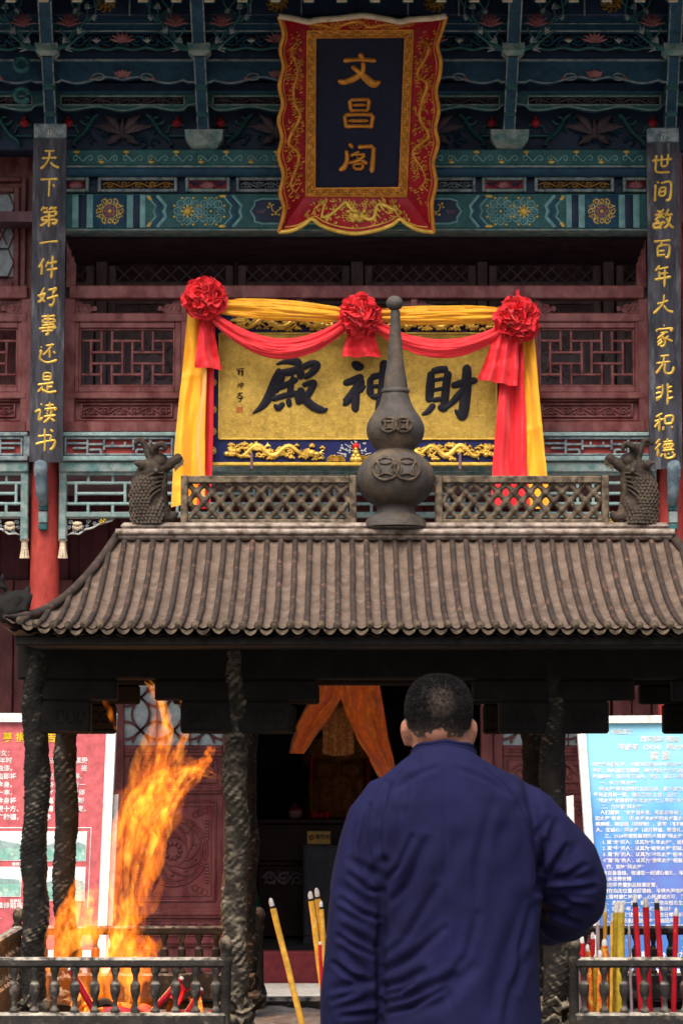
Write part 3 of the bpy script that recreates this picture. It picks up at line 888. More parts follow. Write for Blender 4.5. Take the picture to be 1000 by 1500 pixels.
# ---------------------------------------------------------------- carved panel row and mouldings
part('panel_row', M_blue, 60, 260, 985, 283, YE + .05, YE + .2)
def row_panel(a, c, rim, groundm, kind):
    Y = YE + .05
    x0, x1 = PX(a, Y, 272), PX(c, Y, 272); z0, z1 = PZ(282.6, Y), PZ(260.6, Y)
    if x0 > x1: x0, x1 = x1, x0
    f = MB(); frame_ring(f, x0, x1, z0, z1, Y - .045, Y + .01, .018, .006)
    fo = f.build('carved_panel', rim, hall, smooth=30)
    MB().box(x0 + .018, x1 - .018, Y - .008, Y + .004, z0 + .018, z1 - .018).build('ground_board', groundm, fo)
    m = MB(); xa, xb, za, zb = x0 + .025, x1 - .025, z0 + .022, z1 - .022; cx, cz = (x0 + x1) / 2, (z0 + z1) / 2
    if kind == 'scroll':
        relief_scroll(m, xa, xb, za, zb, Y - .018, max(3, int((xb - xa) / .07)), .0055, .008)
        m.build('scrollwork', M_gold_dull, fo, smooth=50)
    elif kind == 'lotus':
        for k in range(-3, 4):
            q = math.pi / 2 - k * .42
            L_ = .052 - .004 * abs(k)
            m.tube([(cx, Y - .02, cz - .018), (cx + L_ * .6 * math.cos(q), Y - .028, cz - .018 + L_ * .6 * math.sin(q) * .8), (cx + L_ * math.cos(q) * 1.1, Y - .03, cz - .018 + L_ * math.sin(q) * .8)], [.004, .010, .002], 8)
        m.build('lotus', M_pink, fo, smooth=60)
        m = MB()
        for s2 in (-1, 1):
            for k in range(3):
                pts = [(cx + s2 * (.05 + .02 * k + .016 * math.cos(q)), Y - .014, cz + .014 * math.sin(q)) for q in [i * .5 for i in range(9)]]
                m.tube([p for p in pts if xa < p[0] < xb] or pts, [(.004, .005)] * len([p for p in pts if xa < p[0] < xb] or pts), 5)
        m.build_pieces('lotus_stem', M_blue, fo, smooth=50)
    else:
        relief_scroll(m, xa, xb, za, zb, Y - .018, max(3, int((xb - xa) / .06)), .005, .008)
        m.build('scrollwork', M_frieze_blue, fo, smooth=50)
for sg in (-1, 1):
    U = (lambda u: u) if sg < 0 else (lambda u: 2 * MX - u)
    for a, c, rim, gm, k in ((92, 131, M_teal, M_red_dark, 'lotus'), (144, 260, M_frieze_blue, M_ink, 'scroll'), (272, 337, M_teal, M_red_dark, 'lotus'),
                             (346, 428, M_frieze_blue, M_ink, 'blue'), (432, 516, M_teal, M_red_dark, 'lotus')):
        row_panel(U(a), U(c), rim, gm, k)
# rounded dark moulding, then the wide painted cornice
m = MB(); zq = PZ(251, YE)
m.tube([(PX(55, YE, 250), YE + .0, zq), (PX(990, YE, 250), YE + .0, zq)], [(.030, .045)] * 2, 16)
m.build('moulding', M_blue_mid, hall, smooth=50)
YC = YE - .05
part('cornice', M_teal_deep, 60, 218, 985, 242, YC, YC + .2, .006)
part('cornice_edge', M_teal, 60, 241.5, 985, 244, YC - .006, YC + .1, .003)
cw = MB(); gw = MB(); sC = YC / F
for k in range(26):
    u = 103 + k * 36.6 * .5 * 2
    if u > 950: break
    cu = PX(u, YC, 230)
    for s2 in (-1, 1):
        pts = []
        for i in range(13):
            t = i / 12
            if t < .5: pts.append((cu + s2 * sC * (18 - 20 * t), YC, PZ(236 - 8 * math.sin(t * math.pi), YC)))
            else:
                q = (t - .5) * 2 * 4.5; r = 5 * (1 - (t - .5) * 1.5)
                pts.append((cu + s2 * sC * (8 - r * math.sin(q)), YC, PZ(228 + 4 - r * math.cos(q), YC)))
        cw.tube(pts, [(.0035, .005)] * 13, 5)
    up = k % 2 == 0
    gz = PZ(222 if up else 237, YC)
    for dx, dz, r in ((0, 0, 3.2), (-3, 0 if up else -.5, 1.8), (3, 0 if up else -.5, 1.8), (0, 4.5 if up else -4.5, 1.7)):
        gw.ball((cu + dx * sC + 9 * sC, YC, gz - dz * sC), (r * sC, .006, r * sC * .8), 8, 5)
cw.build('cornice_wave', M_teal_line, hall, smooth=50)
gw.build_pieces('cornice_gilding', M_gold_paint, hall, smooth=50)

# ---------------------------------------------------------------- bracket zone
part('beam_backing', M_blue, 58, 214, 988, 345, YE + .22, YE + .3)
M_faded = mat('old_pink_paint', (.20, .075, .08), (.14, .045, .055), .6, 14, bump=.1)
M_leafw = mat('dim_carved_wood', (.10, .075, .085), (.06, .045, .055), .6, 9, bump=.2)
BR = [68, 291, 521, 752, 988]            # bracket clusters, photo pixels
part('bracket_back', M_blue, -60, 118, 1060, 219, 14.52, 14.6)
part('bracket_back', M_blue, -60, -120, 1060, 119, 14.35, 14.5)
def lotus_leaf(mb, px, py, Y, w, h, n=7, spread=2.2, k0=.02):
    c = P(px, py, Y); s = Y / F
    for k in range(n):
        q = math.pi / 2 + (k - (n - 1) / 2) * spread / (n - 1)
        a, b = w * s * math.cos(q), h * s * math.sin(q)
        mb.tube([(c.x, Y, c.z), (c.x + a * .55, Y - k0, c.z + b * .6), (c.x + a, Y - k0 * .8, c.z + b)], [(.004, .004), (w * s * .13, .012), (.002, .003)], 8)
bays = list(zip(BR[:-1], BR[1:])) + [(-155, 68), (988, 1211)]
for a, c in bays:
    mid = (a + c) / 2; hw = (c - a) / 2
    # the big leaf motif and cloud arcs on the back board
    Y = 14.50; s = Y / F
    q = P(mid, 196, Y)
    m = MB()
    for dx, dz, w in ((-44, 12, 13), (44, 12, 13), (-27, 30, 12), (27, 30, 12), (-24, -16, 11), (24, -16, 11)):
        e = Vector((q.x + dx * s, Y, q.z + dz * s)); mm_ = (q + e) / 2 + Vector((0, -.03, .012 if dz > 0 else -.004))
        m.tube([q, mm_, e], [(.006, .008), (w * s * .55, .012), (.002, .003)], 8)
    m.tube([(q.x, Y, q.z - 6 * s), (q.x, Y - .03, q.z + 6 * s), (q.x, Y - .01, q.z + 22 * s)], [.008, .016, .004], 8)
    m.build('carved_leaf', M_leafw, hall, smooth=60)
    m = MB(); rl = random.Random(int(a))
    for t_ in range(26):
        u, v = mid + rl.uniform(-62, 62), rl.uniform(172, 214)
        if abs(u - mid) > 40 + (v - 172) * .5: continue
        e = P(u, v, Y); R_ = rl.uniform(5, 9) * s; sg_ = rl.choice((-1, 1))
        m.tube([(e.x + sg_ * R_ * math.cos(w_) * (1 - w_ * .1), Y + .01, e.z + R_ * math.sin(w_) * (1 - w_ * .1)) for w_ in [i_ * .6 for i_ in range(9)]], [(.006, .012)] * 9, 5)
    m.build('carved_foliage', M_blue_mid, hall, smooth=60)
    m = MB()
    for s2 in (-1, 1):
        pts = [(mid + s2 * u, v) for u, v in ((36, 168), (42, 172), (48, 182), (58, 196), (70, 206), (72, 214))]
        pc = catmull([(u, v, 0) for u, v in pts], 4); m.tube([P(u, v, Y - .01) for u, v, _ in pc], [(.011, .03)] * len(pc), 8)
        pc = [(mid + s2 * (52 + 9 * math.cos(q_) * (1 - q_ * .1)), 176 + 8 * math.sin(q_) * (1 - q_ * .1)) for q_ in [i_ * .5 for i_ in range(11)]]; m.tube([P(u, v, Y - .01) for u, v in pc], [(.007, .02)] * 11, 6)
        pts = [(mid + s2 * u, v) for u, v in ((hw - 22, 183), (hw - 42, 184), (hw - 46, 194), (hw - 52, 199), (hw - 20, 199))]
        m.tube([P(u, v, Y - .005) for u, v in pts], [(.007, .015)] * len(pts), 6)
    m.build_pieces('cloud_rib', M_teal_deep, hall, smooth=50)
    m = MB()
    for s2 in (-1, 1):
        e = P(mid + s2 * (hw - 32), 180, Y - .01)
        m.ball(e, (.028, .02, .026), 12, 8); m.ball(e + Vector((0, 0, .028)), (.010, .012, .016), 8, 6)
    m.build_pieces('red_fruit', M_red_dark, hall, smooth=60)
    # first tier: pierced rail with a scalloped lower edge
    Y = 14.33
    tz = lambda py, Y=Y: PZ(py, Y)
    XX = lambda px, Y=Y: PX(px, Y, 150)
    n = 40; lowedge = []
    for i in range(n + 1):
        t = i / n; u = a + (c - a) * t
        d = abs(t - .5) * 2
        lowedge.append((XX(u), tz(158 + 3.2 * math.cos(d * 9) * (1 - d * .3) - (5 if d > .82 else 0))))
    m = MB(); x0, x1 = XX(a), XX(c)
    m.box(x0, x1, Y, Y + .06, tz(141), tz(134), .004)
    prev = None
    for (xa, za), (xb, zb) in zip(lowedge[:-1], lowedge[1:]):
        m.add([(xa, Y, tz(152)), (xb, Y, tz(152)), (xb, Y, zb), (xa, Y, za), (xa, Y + .05, za), (xb, Y + .05, zb)], [(0, 1, 2, 3), (3, 2, 5, 4)])
    for e, sg in ((a, 1), (c, -1)):
        m.box(XX(e), XX(e + sg * 22), Y + .003, Y + .06, tz(153), tz(140), .003)
    r = m.build('bracket_rail', M_teal_deep, hall, smooth=30)
    m = MB(); m.tube([(x, Y - .003, z) for x, z in lowedge], .005, 6)
    frame_ring(m, XX(a + 20), XX(c - 20), tz(154), tz(139), Y - .008, Y + .02, .008, .003)
    m.build('rail_line', M_teal, r, smooth=50)
    m = MB(); relief_scroll(m, XX(a + 24), XX(c - 24), tz(153), tz(141), Y + .02, 8, .006, .012)
    m.build('rail_scroll', M_leafw, r, smooth=50)
    m = MB().box(XX(a), XX(c), Y + .05, Y + .06, tz(153), tz(140)); m.build('rail_backing', M_ink, r)
    part('tier_beam', M_blue, a, 120, c, 133.6, Y - .02, Y + .2, .005)
    part('tier_line', M_blue_mid, a, 131.4, c, 134.2, Y - .028, Y + .1, .003)
    # second tier: board with a waved lower edge
    Y = 14.12
    m = MB(); edge = []
    for i in range(n + 1):
        t = i / n; u = a + (c - a) * t; d = abs(t - .5) * 2
        v = 117 + (2.5 if d > .8 else -4.5 * math.sin(min(1, d / .8) * math.pi * 2) - .5)
        edge.append((PX(u, Y, 110), PZ(v, Y)))
    x0, x1 = PX(a, Y, 110), PX(c, Y, 110)
    m.prism([(x1, PZ(84, Y)), (x0, PZ(84, Y))] + edge, Y, Y + .05)
    b2 = m.build('waved_board', M_blue_mid, hall)
    m = MB(); m.tube([(x, Y - .003, z) for x, z in edge], .006, 6); m.build('board_line', M_frieze_blue, b2, smooth=50)
    m = MB(); q = P(mid, 113, Y); s = Y / F
    m.prism([(q.x + dx * s, q.z + dz * s) for dx, dz in ((-9, 0), (9, 0), (13, 9), (7, 7), (6, 11), (3, 8), (0, 12), (-3, 8), (-6, 11), (-7, 7), (-13, 9))], Y - .012, Y + .01)
    for s2 in (-1, 1): m.ball((q.x + s2 * 46 * s, Y, q.z - 2 * s), (.013, .012, .013), 8, 6)
    m.build_pieces('board_flower', M_pink, b2, smooth=30)
    m = MB()
    for s2 in (-1, 1):
        pts = [(q.x + s2 * s * (36 + 9 * math.cos(t)), Y - .004, q.z + s * (1 + 5 * math.sin(t))) for t in [i * .5 for i in range(12)]]
        m.tube(pts, [(.005, .008)] * 12, 5)
    m.build_pieces('board_scroll', M_frieze_blue, b2, smooth=50)
    part('tier_beam', M_blue, a, 73, c, 86, Y - .03, Y + .2, .005)
    part('tier_line', M_frieze_blue, a, 85.4, c, 87.2, Y - .036, Y + .1, .002)
    # third tier: carved band with a lotus
    Y = 13.95
    r = part('carved_band', M_ink, a, 47, c, 70, Y + .02, Y + .1, .004)
    m = MB(); relief_scroll(m, PX(a + 14, Y, 58), PX(c - 14, Y, 58), PZ(69, Y), PZ(49, Y), Y + .01, 9, .007, .014)
    m.build('band_scroll', M_blue_mid, r, smooth=50)
    m = MB(); lotus_leaf(m, mid, 62, Y + .01, 20, 16, 7, 2.6); m.build('band_lotus', M_pink, r, smooth=60)
    m = MB(); lotus_leaf(m, mid - 38, 62, Y + .01, 7, 7, 4, 2.0); lotus_leaf(m, mid + 36, 62, Y + .01, 7, 7, 4, 2.0); m.build('band_bud', M_white_paint, r, smooth=60)
    m = MB(); m.tube([(PX(a + (c - a) * i / 40, Y, 70), Y, PZ(70.5 + 1.8 * math.sin(i * .9), Y)) for i in range(41)], .008, 6); m.build('band_edge', M_teal_deep, r, smooth=50)
    part('tier_beam', M_blue_mid, a, 22, c, 46, Y - .03, Y + .2, .006)
    part('tier_line', M_frieze_blue, a, 43, c, 45, Y - .036, Y + .1, .003)
    part('tier_line', M_frieze_blue, a, 33, c, 34.4, Y - .034, Y + .1, .002)
    part('tier_beam', M_blue, a, -60, c, 21.5, Y - .12, Y + .2, .006)
    # gilded roundel on the purlin
    Y = 13.80; m = MB(); q = P(mid - 25 if mid < 300 else (mid + 25 if mid > 700 else mid), 4, Y); s = Y / F
    for k in range(10):
        t = 2 * math.pi * k / 10
        pts = [(q.x + s * (11 * math.cos(t) + 4.5 * math.cos(t + w)), Y, q.z + s * (9 * math.sin(t) + 4 * math.sin(t + w))) for w in [i * .7 for i in range(8)]]
        m.tube(pts, [(.006, .010)] * 8, 5)
    m.ball((q.x, Y, q.z), (.016, .016, .014), 10, 6)
    m.build('roundel', M_gold_dull, hall, smooth=50)
    for dx in (-40, 36):
        MB().box(q.x + dx * s - .004, q.x + dx * s + .004, Y - .004, Y + .02, PZ(21, Y), PZ(-20, Y)).build('purlin_line', M_frieze_blue, hall)
# bracket arms, bearing blocks and flower wings
for i, px in enumerate(BR):
    if i == 2: continue
    b = empty('bracket_set', (0, 0, 0)); b.parent = hall
    b.location = Vector((PX(px, 14.4, 200), 14.4, PZ(216, 14.4))) - hall.location
    s = 14.4 / F
    cx = PX(px + (8 if i in (1,) else -6 if i == 3 else 0), 14.38, 200)
    zt, zb = PZ(190, 14.36), PZ(217, 14.36)
    m = MB()
    w1, w0 = .105, .062
    zm = zb + (zt - zb) * .5
    V = []
    for z, w, yy in ((zb, w0, 14.42), (zm, w1, 14.34), (zt, w1 + .004, 14.34)):
        V += [(cx - w, yy, z), (cx + w, yy, z), (cx + w, 14.52, z), (cx - w, 14.52, z)]
    m.add(V, [(0, 1, 5, 4), (1, 2, 6, 5), (3, 0, 4, 7), (4, 5, 9, 8), (5, 6, 10, 9), (7, 4, 8, 11), (8, 9, 10, 11), (0, 3, 2, 1)])
    if i not in (0, 4): m.build('bearing_block', M_teal, b)
    # lever arm in jointed lengths, coming forward as it rises
    arm = [(px + (6 if i < 2 else -6 if i > 2 else 0) * (1 - t), v, y) for t, v, y in ((1, 203, 14.37), (.9, 166, 14.30), (.85, 164, 14.29), (.7, 126, 14.13), (.6, 124, 14.12), (.5, 83, 13.93), (.5, 66, 13.92), (.4, 44, 13.80), (.3, 0, 13.62), (.2, -50, 13.45))]
    arm = [(px + (10 if i < 2 else -10 if i > 2 else 0) * (a[1] / 200 - .3), a[1], a[2]) for a in arm]
    pts = [P(*a) for a in arm]
    for k in range(len(pts) - 1):
        if k in (1, 3, 5): continue
        p, q = pts[k], pts[k + 1]
        w = .030 if k < 6 else .034
        m = MB()
        m.add([p + Vector((-w, 0, 0)), p + Vector((w, 0, 0)), q + Vector((w, 0, 0)), q + Vector((-w, 0, 0)),
               p + Vector((-w, .10, .03)), p + Vector((w, .10, .03)), q + Vector((w, .10, .03)), q + Vector((-w, .10, .03))],
              [(0, 1, 2, 3), (0, 4, 5, 1), (2, 6, 7, 3), (1, 5, 6, 2), (0, 3, 7, 4), (4, 7, 6, 5)])
        am = m.build('arm', M_blue_mid, b)
        m = MB()
        for e in (-1, 1):
            m.tube([p + Vector((e * w, -.002, 0)), q + Vector((e * w, -.002, 0))], .0045, 5)
        m.build('arm_line', M_frieze_blue, am)
    for k in (1, 3):
        p = (pts[k] + pts[k + 1]) / 2
        m = MB().box(p.x - .034, p.x + .034, p.y - .012, p.y + .10, p.z - .02, p.z + .022, .006); m.build('arm_joint', M_teal_deep, b, smooth=30)
    p = pts[6]
    m = MB(); m.add([(p.x + sx * w, p.y + yy, p.z + dz) for dz, w, yy in ((-.055, .035, 0), (-.03, .062, -.02), (.012, .062, -.02)) for sx, yy in ((-1, yy), (1, yy), (1, .1), (-1, .1))],
                    [(0, 1, 5, 4), (1, 2, 6, 5), (3, 0, 4, 7), (4, 5, 9, 8), (5, 6, 10, 9), (7, 4, 8, 11), (8, 9, 10, 11), (0, 3, 2, 1)])
    m.build('arm_cap', M_teal, b)
    # wings: lotus with leaves and stems on both sides
    for s2 in (-1, 1):
        Y = 13.78
        fx, fy = px + s2 * 34, 33
        m = MB(); lotus_leaf(m, fx, fy + 5, Y - .02, 19, 19, 7, 2.7, .03); lotus_leaf(m, fx, fy + 4, Y - .03, 11, 17, 4, 1.6, .03)
        m.build('wing_flower', M_faded, b, smooth=60)
        m = MB()
        for (u0, v0, u1, v1, u2, v2) in ((18, 70, 30, 60, 40, 42), (16, 72, 34, 64, 60, 44), (30, 62, 48, 40, 62, 22), (44, 44, 58, 26, 60, 4), (50, 36, 44, 14, 54, 0), (60, 30, 72, 18, 70, 0), (34, 60, 24, 48, 20, 40), (54, 20, 40, 10, 36, 0), (62, 10, 74, 6, 80, -8)):
            qs = catmull([P(px + s2 * u0, v0, Y + .03), P(px + s2 * u1, v1, Y), P(px + s2 * u2, v2, Y - .02)], 5)
            m.tube(qs, [(.008 - .004 * k / 10, .010) for k in range(len(qs))], 6)
        m.build('wing_stem', M_teal_deep, b, smooth=60)
        m = MB()
        for u, v, w, h, rot in ((24, 62, 11, 6, .6), (46, 50, 12, 6, 1.0), (56, 12, 10, 7, .5), (66, 24, 9, 6, -.4), (38, 14, 9, 6, -.6), (72, -4, 9, 7, .3), (28, 72, 12, 4, .1)):
            c_ = P(px + s2 * u, v, Y)
            for t in (-1, 0, 1):
                aa = (rot + t * .5); sC_ = Y / F
                e = Vector((s2 * math.cos(aa) * w * sC_, -.015, math.sin(aa) * w * sC_))
                m.tube([c_, c_ + e * .6 + Vector((0, -.012, 0)), c_ + e], [(.003, .004), (h * sC_ * .35, .010), (.002, .002)], 7)
        m.build_pieces('wing_leaf', M_frieze_blue, b, smooth=60)
# ornaments to the left and right of the outer brackets
for px, sg in ((40, -1), (1012, 1)):
    for py in (95, 140):
        q = P(px, py, 14.0); m = MB()
        pts = [(q.x + sg * .0037 * (10 - 12 * math.cos(t)) * (1 - t * .06), 14.0, q.z + .0037 * 12 * math.sin(t) * (1 - t * .06)) for t in [i * .45 for i in range(14)]]
        m.tube(pts, [(.016, .03)] * 14, 8); m.build('cloud_scroll', M_teal_deep, hall, smooth=60)
# cornice and brackets keep going over the side bays
for a, c in ((-140, 40), (1006, 1190)):
    part('tier_beam', M_blue, a, -60, c, 214, YE + .12, YE + .4)
    for k in range(3):
        part('tier_line', M_teal_deep, a, 40 + 50 * k, c, 52 + 50 * k, YE + .05, YE + .2, .004)

# ---------------------------------------------------------------- eave: rafters with cream ends, soffit, roof
ze = PZ(4, 13.25)
for k in range(-14, 25):
    x = PX(452 + k * 48.5, 13.25, 0)
    if not (-2.2 < x < 2.5): continue
    r = MB().box(x - .030, x + .030, 13.25, 14.3, 0, .06, .004)
    for v in r.v: v.z += ze + (v.y - 13.25) * .42
    ro = r.build('rafter', M_teal_deep, hall, smooth=30)
    e = MB().box(x - .026, x + .026, 13.246, 13.256, ze + .006, ze + .054, .003); e.build('rafter_end', M_cream, ro)
sf = MB().box(-3.6, 3.9, 13.2, 14.6, 0, .04)
for v in sf.v: v.z += ze + .066 + (v.y - 13.25) * .42
sf.build('soffit', M_blue, hall)
rf = MB().box(-3.8, 4.1, 13.0, 17.6, 0, .12)
for v in rf.v: v.z += ze + .13 + (v.y - 13.25) * .5
M_rooftile = mat('grey_roof_tile', (.10, .10, .10), (.07, .07, .072), .8, 5, bump=.3, bscale=20)
roof_h = rf.build('roof', M_rooftile, hall)
for k in range(-18, 20):
    x = k * .2
    t = MB().tube([(x, 12.98, ze + .25 + (12.98 - 13.25) * .5), (x, 17.5, ze + .25 + (17.5 - 13.25) * .5)], .06, 8)
    t.build('tile_row', M_rooftile, roof_h, smooth=60)
MB().box(-3.5, -3.4, 14.9, 20.8, 0, 6.2).build('gable_wall', M_plaster, hall)
MB().box(3.8, 3.9, 14.9, 20.8, 0, 6.2).build('gable_wall', M_plaster, hall)
# ================================================================ brush characters
def strokes(txt):
    """'x,y,w x,y,w; ...' -> list of strokes"""
    out = []
    for s in txt.split(';'):
        pts = [tuple(float(k) for k in p.split(',')) for p in s.split()]
        if pts: out.append(pts)
    return out
def char_mb(txt, conv, sc, h, defw=22, y0=0.0):
    """conv maps stroke units to local (x, z); sc is metres per unit"""
    mb = MB()
    for k, st in enumerate(strokes(txt)):
        st = [p if len(p) == 3 else (p[0], p[1], defw) for p in st]
        auto = all(p[2] == defw for p in st)
        cp = catmull(st, 6)
        n = len(cp)
        L = [0]
        for i in range(1, n): L.append(L[-1] + math.hypot(cp[i][0] - cp[i - 1][0], cp[i][1] - cp[i - 1][1]))
        tot = L[-1] or 1
        pts, ws = [], []
        # rounded ends
        for i, p in enumerate(cp):
            e = min(L[i], tot - L[i]) / (p[2] * .5 + 1e-6)
            f = math.sqrt(max(.12, 1 - (1 - min(1, e)) ** 2)) if e < 1 else 1
            if auto: f *= 1.12 - .35 * math.sin(math.pi * min(1, L[i] / tot * 1.1)) * .6
            ws.append(p[2] * f * sc); pts.append(conv(p[0], p[1]))
        # extend the ends a little so the caps are round
        mb.ribbon(pts, ws, y0 - .0004 * k, h)
    return mb

# ---------------------------------------------------------------- couplet boards
LEFT = ["155,128 200,126 245,124;132,192 200,187 262,184;200,130 194,190 160,250 117,284;206,226 240,255 284,272",
 "120,378 200,374 270,370;200,380 197,450 192,528;228,418 242,440",
 "150,612 125,655;140,634 185,626;172,640 184,652;222,612 195,645;215,632 265,622;238,640 250,652;142,668 200,664 255,660 250,692;145,705 250,696;145,705 140,735 255,730 250,762 216,760;196,668 196,740 194,796;190,738 150,768 116,786",
 "112,940 190,925 272,918",
 "150,1070 130,1110 105,1155;130,1122 132,1170 128,1216;190,1090 165,1150;175,1117 220,1108 266,1096;170,1172 220,1166 270,1156;228,1045 222,1150 215,1246",
 "155,1325 120,1405 140,1432 162,1452;162,1370 135,1432 95,1456;95,1402 130,1390 168,1375;185,1350 225,1340 258,1332 224,1380;226,1386 240,1440 216,1486 195,1470;175,1424 225,1410 276,1394",
 "130,1582 190,1578 250,1574;146,1606 146,1634 234,1630 236,1606 150,1606;132,1662 234,1652 236,1694;106,1688 180,1680 260,1674;125,1712 230,1702;186,1560 188,1660 186,1728 160,1742",
 "122,1844 134,1858;110,1892 128,1888 116,1950 180,1984 266,1962;165,1837 240,1826;216,1840 180,1884 140,1922;202,1872 200,1942;230,1884 250,1906",
 "146,2080 142,2136;146,2080 206,2080 206,2134;145,2110 204,2108;142,2138 206,2136;95,2182 165,2172 236,2162;182,2180 178,2232;182,2202 226,2196;140,2200 95,2246;130,2222 190,2248 260,2236",
 "118,2350 136,2360;70,2424 116,2406 105,2490 140,2468;160,2366 240,2356;202,2330 200,2392;155,2396 250,2386 240,2406;178,2406 190,2418;172,2430 184,2442;145,2462 255,2446;216,2400 206,2460 150,2516;212,2478 246,2502",
 "95,2636 206,2626 200,2674;80,2712 104,2696 240,2670 230,2730 200,2752;156,2564 158,2660 155,2766;206,2574 232,2596"]
RIGHT = ["115,212 200,204 290,196;152,162 148,240 156,310 270,312;200,162 196,262;256,152 246,254;196,264 246,256",
 "155,396 176,408;146,420 142,500 140,570;190,412 276,402 272,540 232,560;182,452 176,522;180,454 230,450 226,516;180,486 226,480;176,522 228,516",
 "163,645 176,668;216,636 196,668;136,692 226,676;186,648 186,720;182,692 140,736;190,692 226,716;176,735 122,790 200,802;216,742 180,790 125,806;115,768 236,756;260,636 230,702;245,692 296,682;275,700 255,770 220,806;240,712 265,770 302,806",
 "130,922 200,916 276,910;206,926 180,960;162,966 166,1056;162,966 262,956 256,1050 226,1060;176,1006 226,1000;170,1046 230,1036",
 "182,1130 142,1182;166,1166 260,1146;176,1182 180,1246;180,1206 256,1196;136,1256 200,1246 280,1230;226,1162 222,1322",
 "160,1468 210,1456 256,1440;220,1386 206,1470 126,1556;214,1480 250,1526 302,1542",
 "214,1648 221,1668;162,1690 150,1716;162,1694 286,1686 274,1712;185,1726 256,1718;226,1726 160,1776;196,1750 228,1792 216,1836 186,1842;200,1776 160,1812;210,1796 164,1836;260,1750 226,1780;230,1770 296,1800",
 "186,1930 266,1920;150,1992 276,1976;222,1930 206,2000 150,2082;232,1992 222,2052 246,2082 290,2072 306,2022",
 "206,2176 202,2262 150,2322;150,2212 196,2200;146,2256 196,2246;146,2302 200,2282;250,2166 252,2260 248,2356;256,2206 290,2196;256,2246 290,2240;256,2306 300,2290",
 "206,2430 146,2466;136,2502 216,2480;182,2460 176,2592;176,2502 136,2556;226,2460 228,2526;226,2462 296,2456 290,2520;228,2526 290,2520;216,2546 210,2582;280,2546 296,2562",
 "186,2656 146,2702;190,2696 140,2752;166,2742 162,2812;210,2686 296,2676;250,2650 246,2706;210,2712 216,2742;210,2712 292,2702 290,2730;216,2742 290,2732;240,2712 240,2736;266,2708 266,2734;205,2762 310,2750;205,2786 190,2816;226,2782 240,2826 300,2816 310,2782;250,2780 262,2796;286,2770 302,2782"]
def couplet(label, pt, pb, y_t, y_b):
    """pt/pb: left and right photo pixels at the top and bottom edge; the board leans out at the top"""
    Yt, Yb_ = 14.17, 14.36
    tl, tr = P(pt[0], y_t, Yt), P(pt[1], y_t, Yt)
    bl, br = P(pb[0], y_b, Yb_), P(pb[1], y_b, Yb_)
    base = (bl + br) / 2; top = (tl + tr) / 2
    H = (top - base).length
    tilt = math.atan2(-(top.y - base.y), top.z - base.z)
    w = ((br - bl).length + (tr - tl).length) / 4
    b = empty('couplet_board', base, label, 'signboard', 'couplet boards on the hall columns')
    b.rotation_euler = (tilt, math.atan2(top.x - base.x, H), 0)
    n = 8; prof = []
    for i in range(n + 1):
        t = -1 + 2 * i / n
        prof.append((t * w, -.022 * math.cos(t * 1.2)))
    m = MB()
    V = []; 
    for z in (0, H):
        V += [(x, y, z) for x, y in prof] + [(x, y + .022, z) for x, y in reversed(prof)]
    k = len(prof) * 2
    m.add(V, [(i, (i + 1) % k, k + (i + 1) % k, k + i) for i in range(k)] + [tuple(range(k - 1, -1, -1)), tuple(range(k, 2 * k))])
    m.build('board', M_board, b, smooth=40, local=True)
    m = MB().box(-w * .98, w * .98, -.012, .02, H + .002, H + .085, .006); m.build('hanger', M_frieze_blue, b, local=True, smooth=30)
    m = MB(); m.tube([(-.008, -.022, H + .02), (-.008, -.03, H + .045), (.008, -.03, H + .045), (.008, -.022, H + .02)], .003, 6); m.build('hook', M_white_paint, b, local=True, smooth=50)
    return b
LB = couplet('long black couplet board with gold characters on the left red column', (50, 97), (42, 92.5), 203, 677)
RBd = couplet('long black couplet board with gold characters behind the right dragon ornament', (947, 994), (950.5, 999), 209, 687)
def fill(b, chars, off, pt, pb, y_t, y_b):
    H = max(v.co.z for v in [c for c in b.children if c.name.startswith('board')][0].data.vertices)
    sc = H / ((y_b - y_t) * 6)
    def conv(x, y):
        py = 200 + y / 6; t = (py - y_t) / (y_b - y_t)
        c0 = (pt[0] + pt[1]) / 2 * (1 - t) + (pb[0] + pb[1]) / 2 * t
        return ((off + x / 6 - c0) * 6 * sc, H * (1 - t))
    for ch in chars:
        char_mb(ch, conv, sc, .007, 24, -.0165).build('character', M_gold_leaf, b, local=True, smooth=40)
fill(LB, LEFT, 40, (50, 97), (42, 92.5), 203, 677)
fill(RBd, RIGHT, 935, (947, 994), (950.5, 999), 209, 687)

# ================================================================ name plaque under the eaves
PT, PBm = 53, 287                       # photo rows of the top and bottom of the inner board
def PQ(px, py, d=0.0):
    t = (py - PT) / (PBm - PT)
    Y = 13.90 + .34 * t
    p = P(px, py, Y)
    return p + PN * d
_a, _b = P(525, PT, 13.90), P(525, PBm, 14.24)
_dn = (_b - _a).normalized()
PN = Vector((0, -abs(_dn.z), -abs(_dn.y)))
plaque = empty('name_plaque', PQ(525, 300, 0), 'large hanging plaque with red dragon frame and three gold characters on navy', 'plaque')
def quad_board(name, m, pts, th, parent, d0=0.0):
    mb = MB(); V = [PQ(x, y, d0) for x, y in pts] + [PQ(x, y, d0 - th) for x, y in pts]
    n = len(pts)
    mb.add(V, [tuple(range(n)), tuple(range(2 * n - 1, n - 1, -1))] + [(i, (i + 1) % n, n + (i + 1) % n, n + i) for i in range(n)])
    return mb.build(name, m, parent)
quad_board('panel', M_navy, [(456, 48), (600, 47), (592, 282), (454, 281)], .03, plaque, .0)
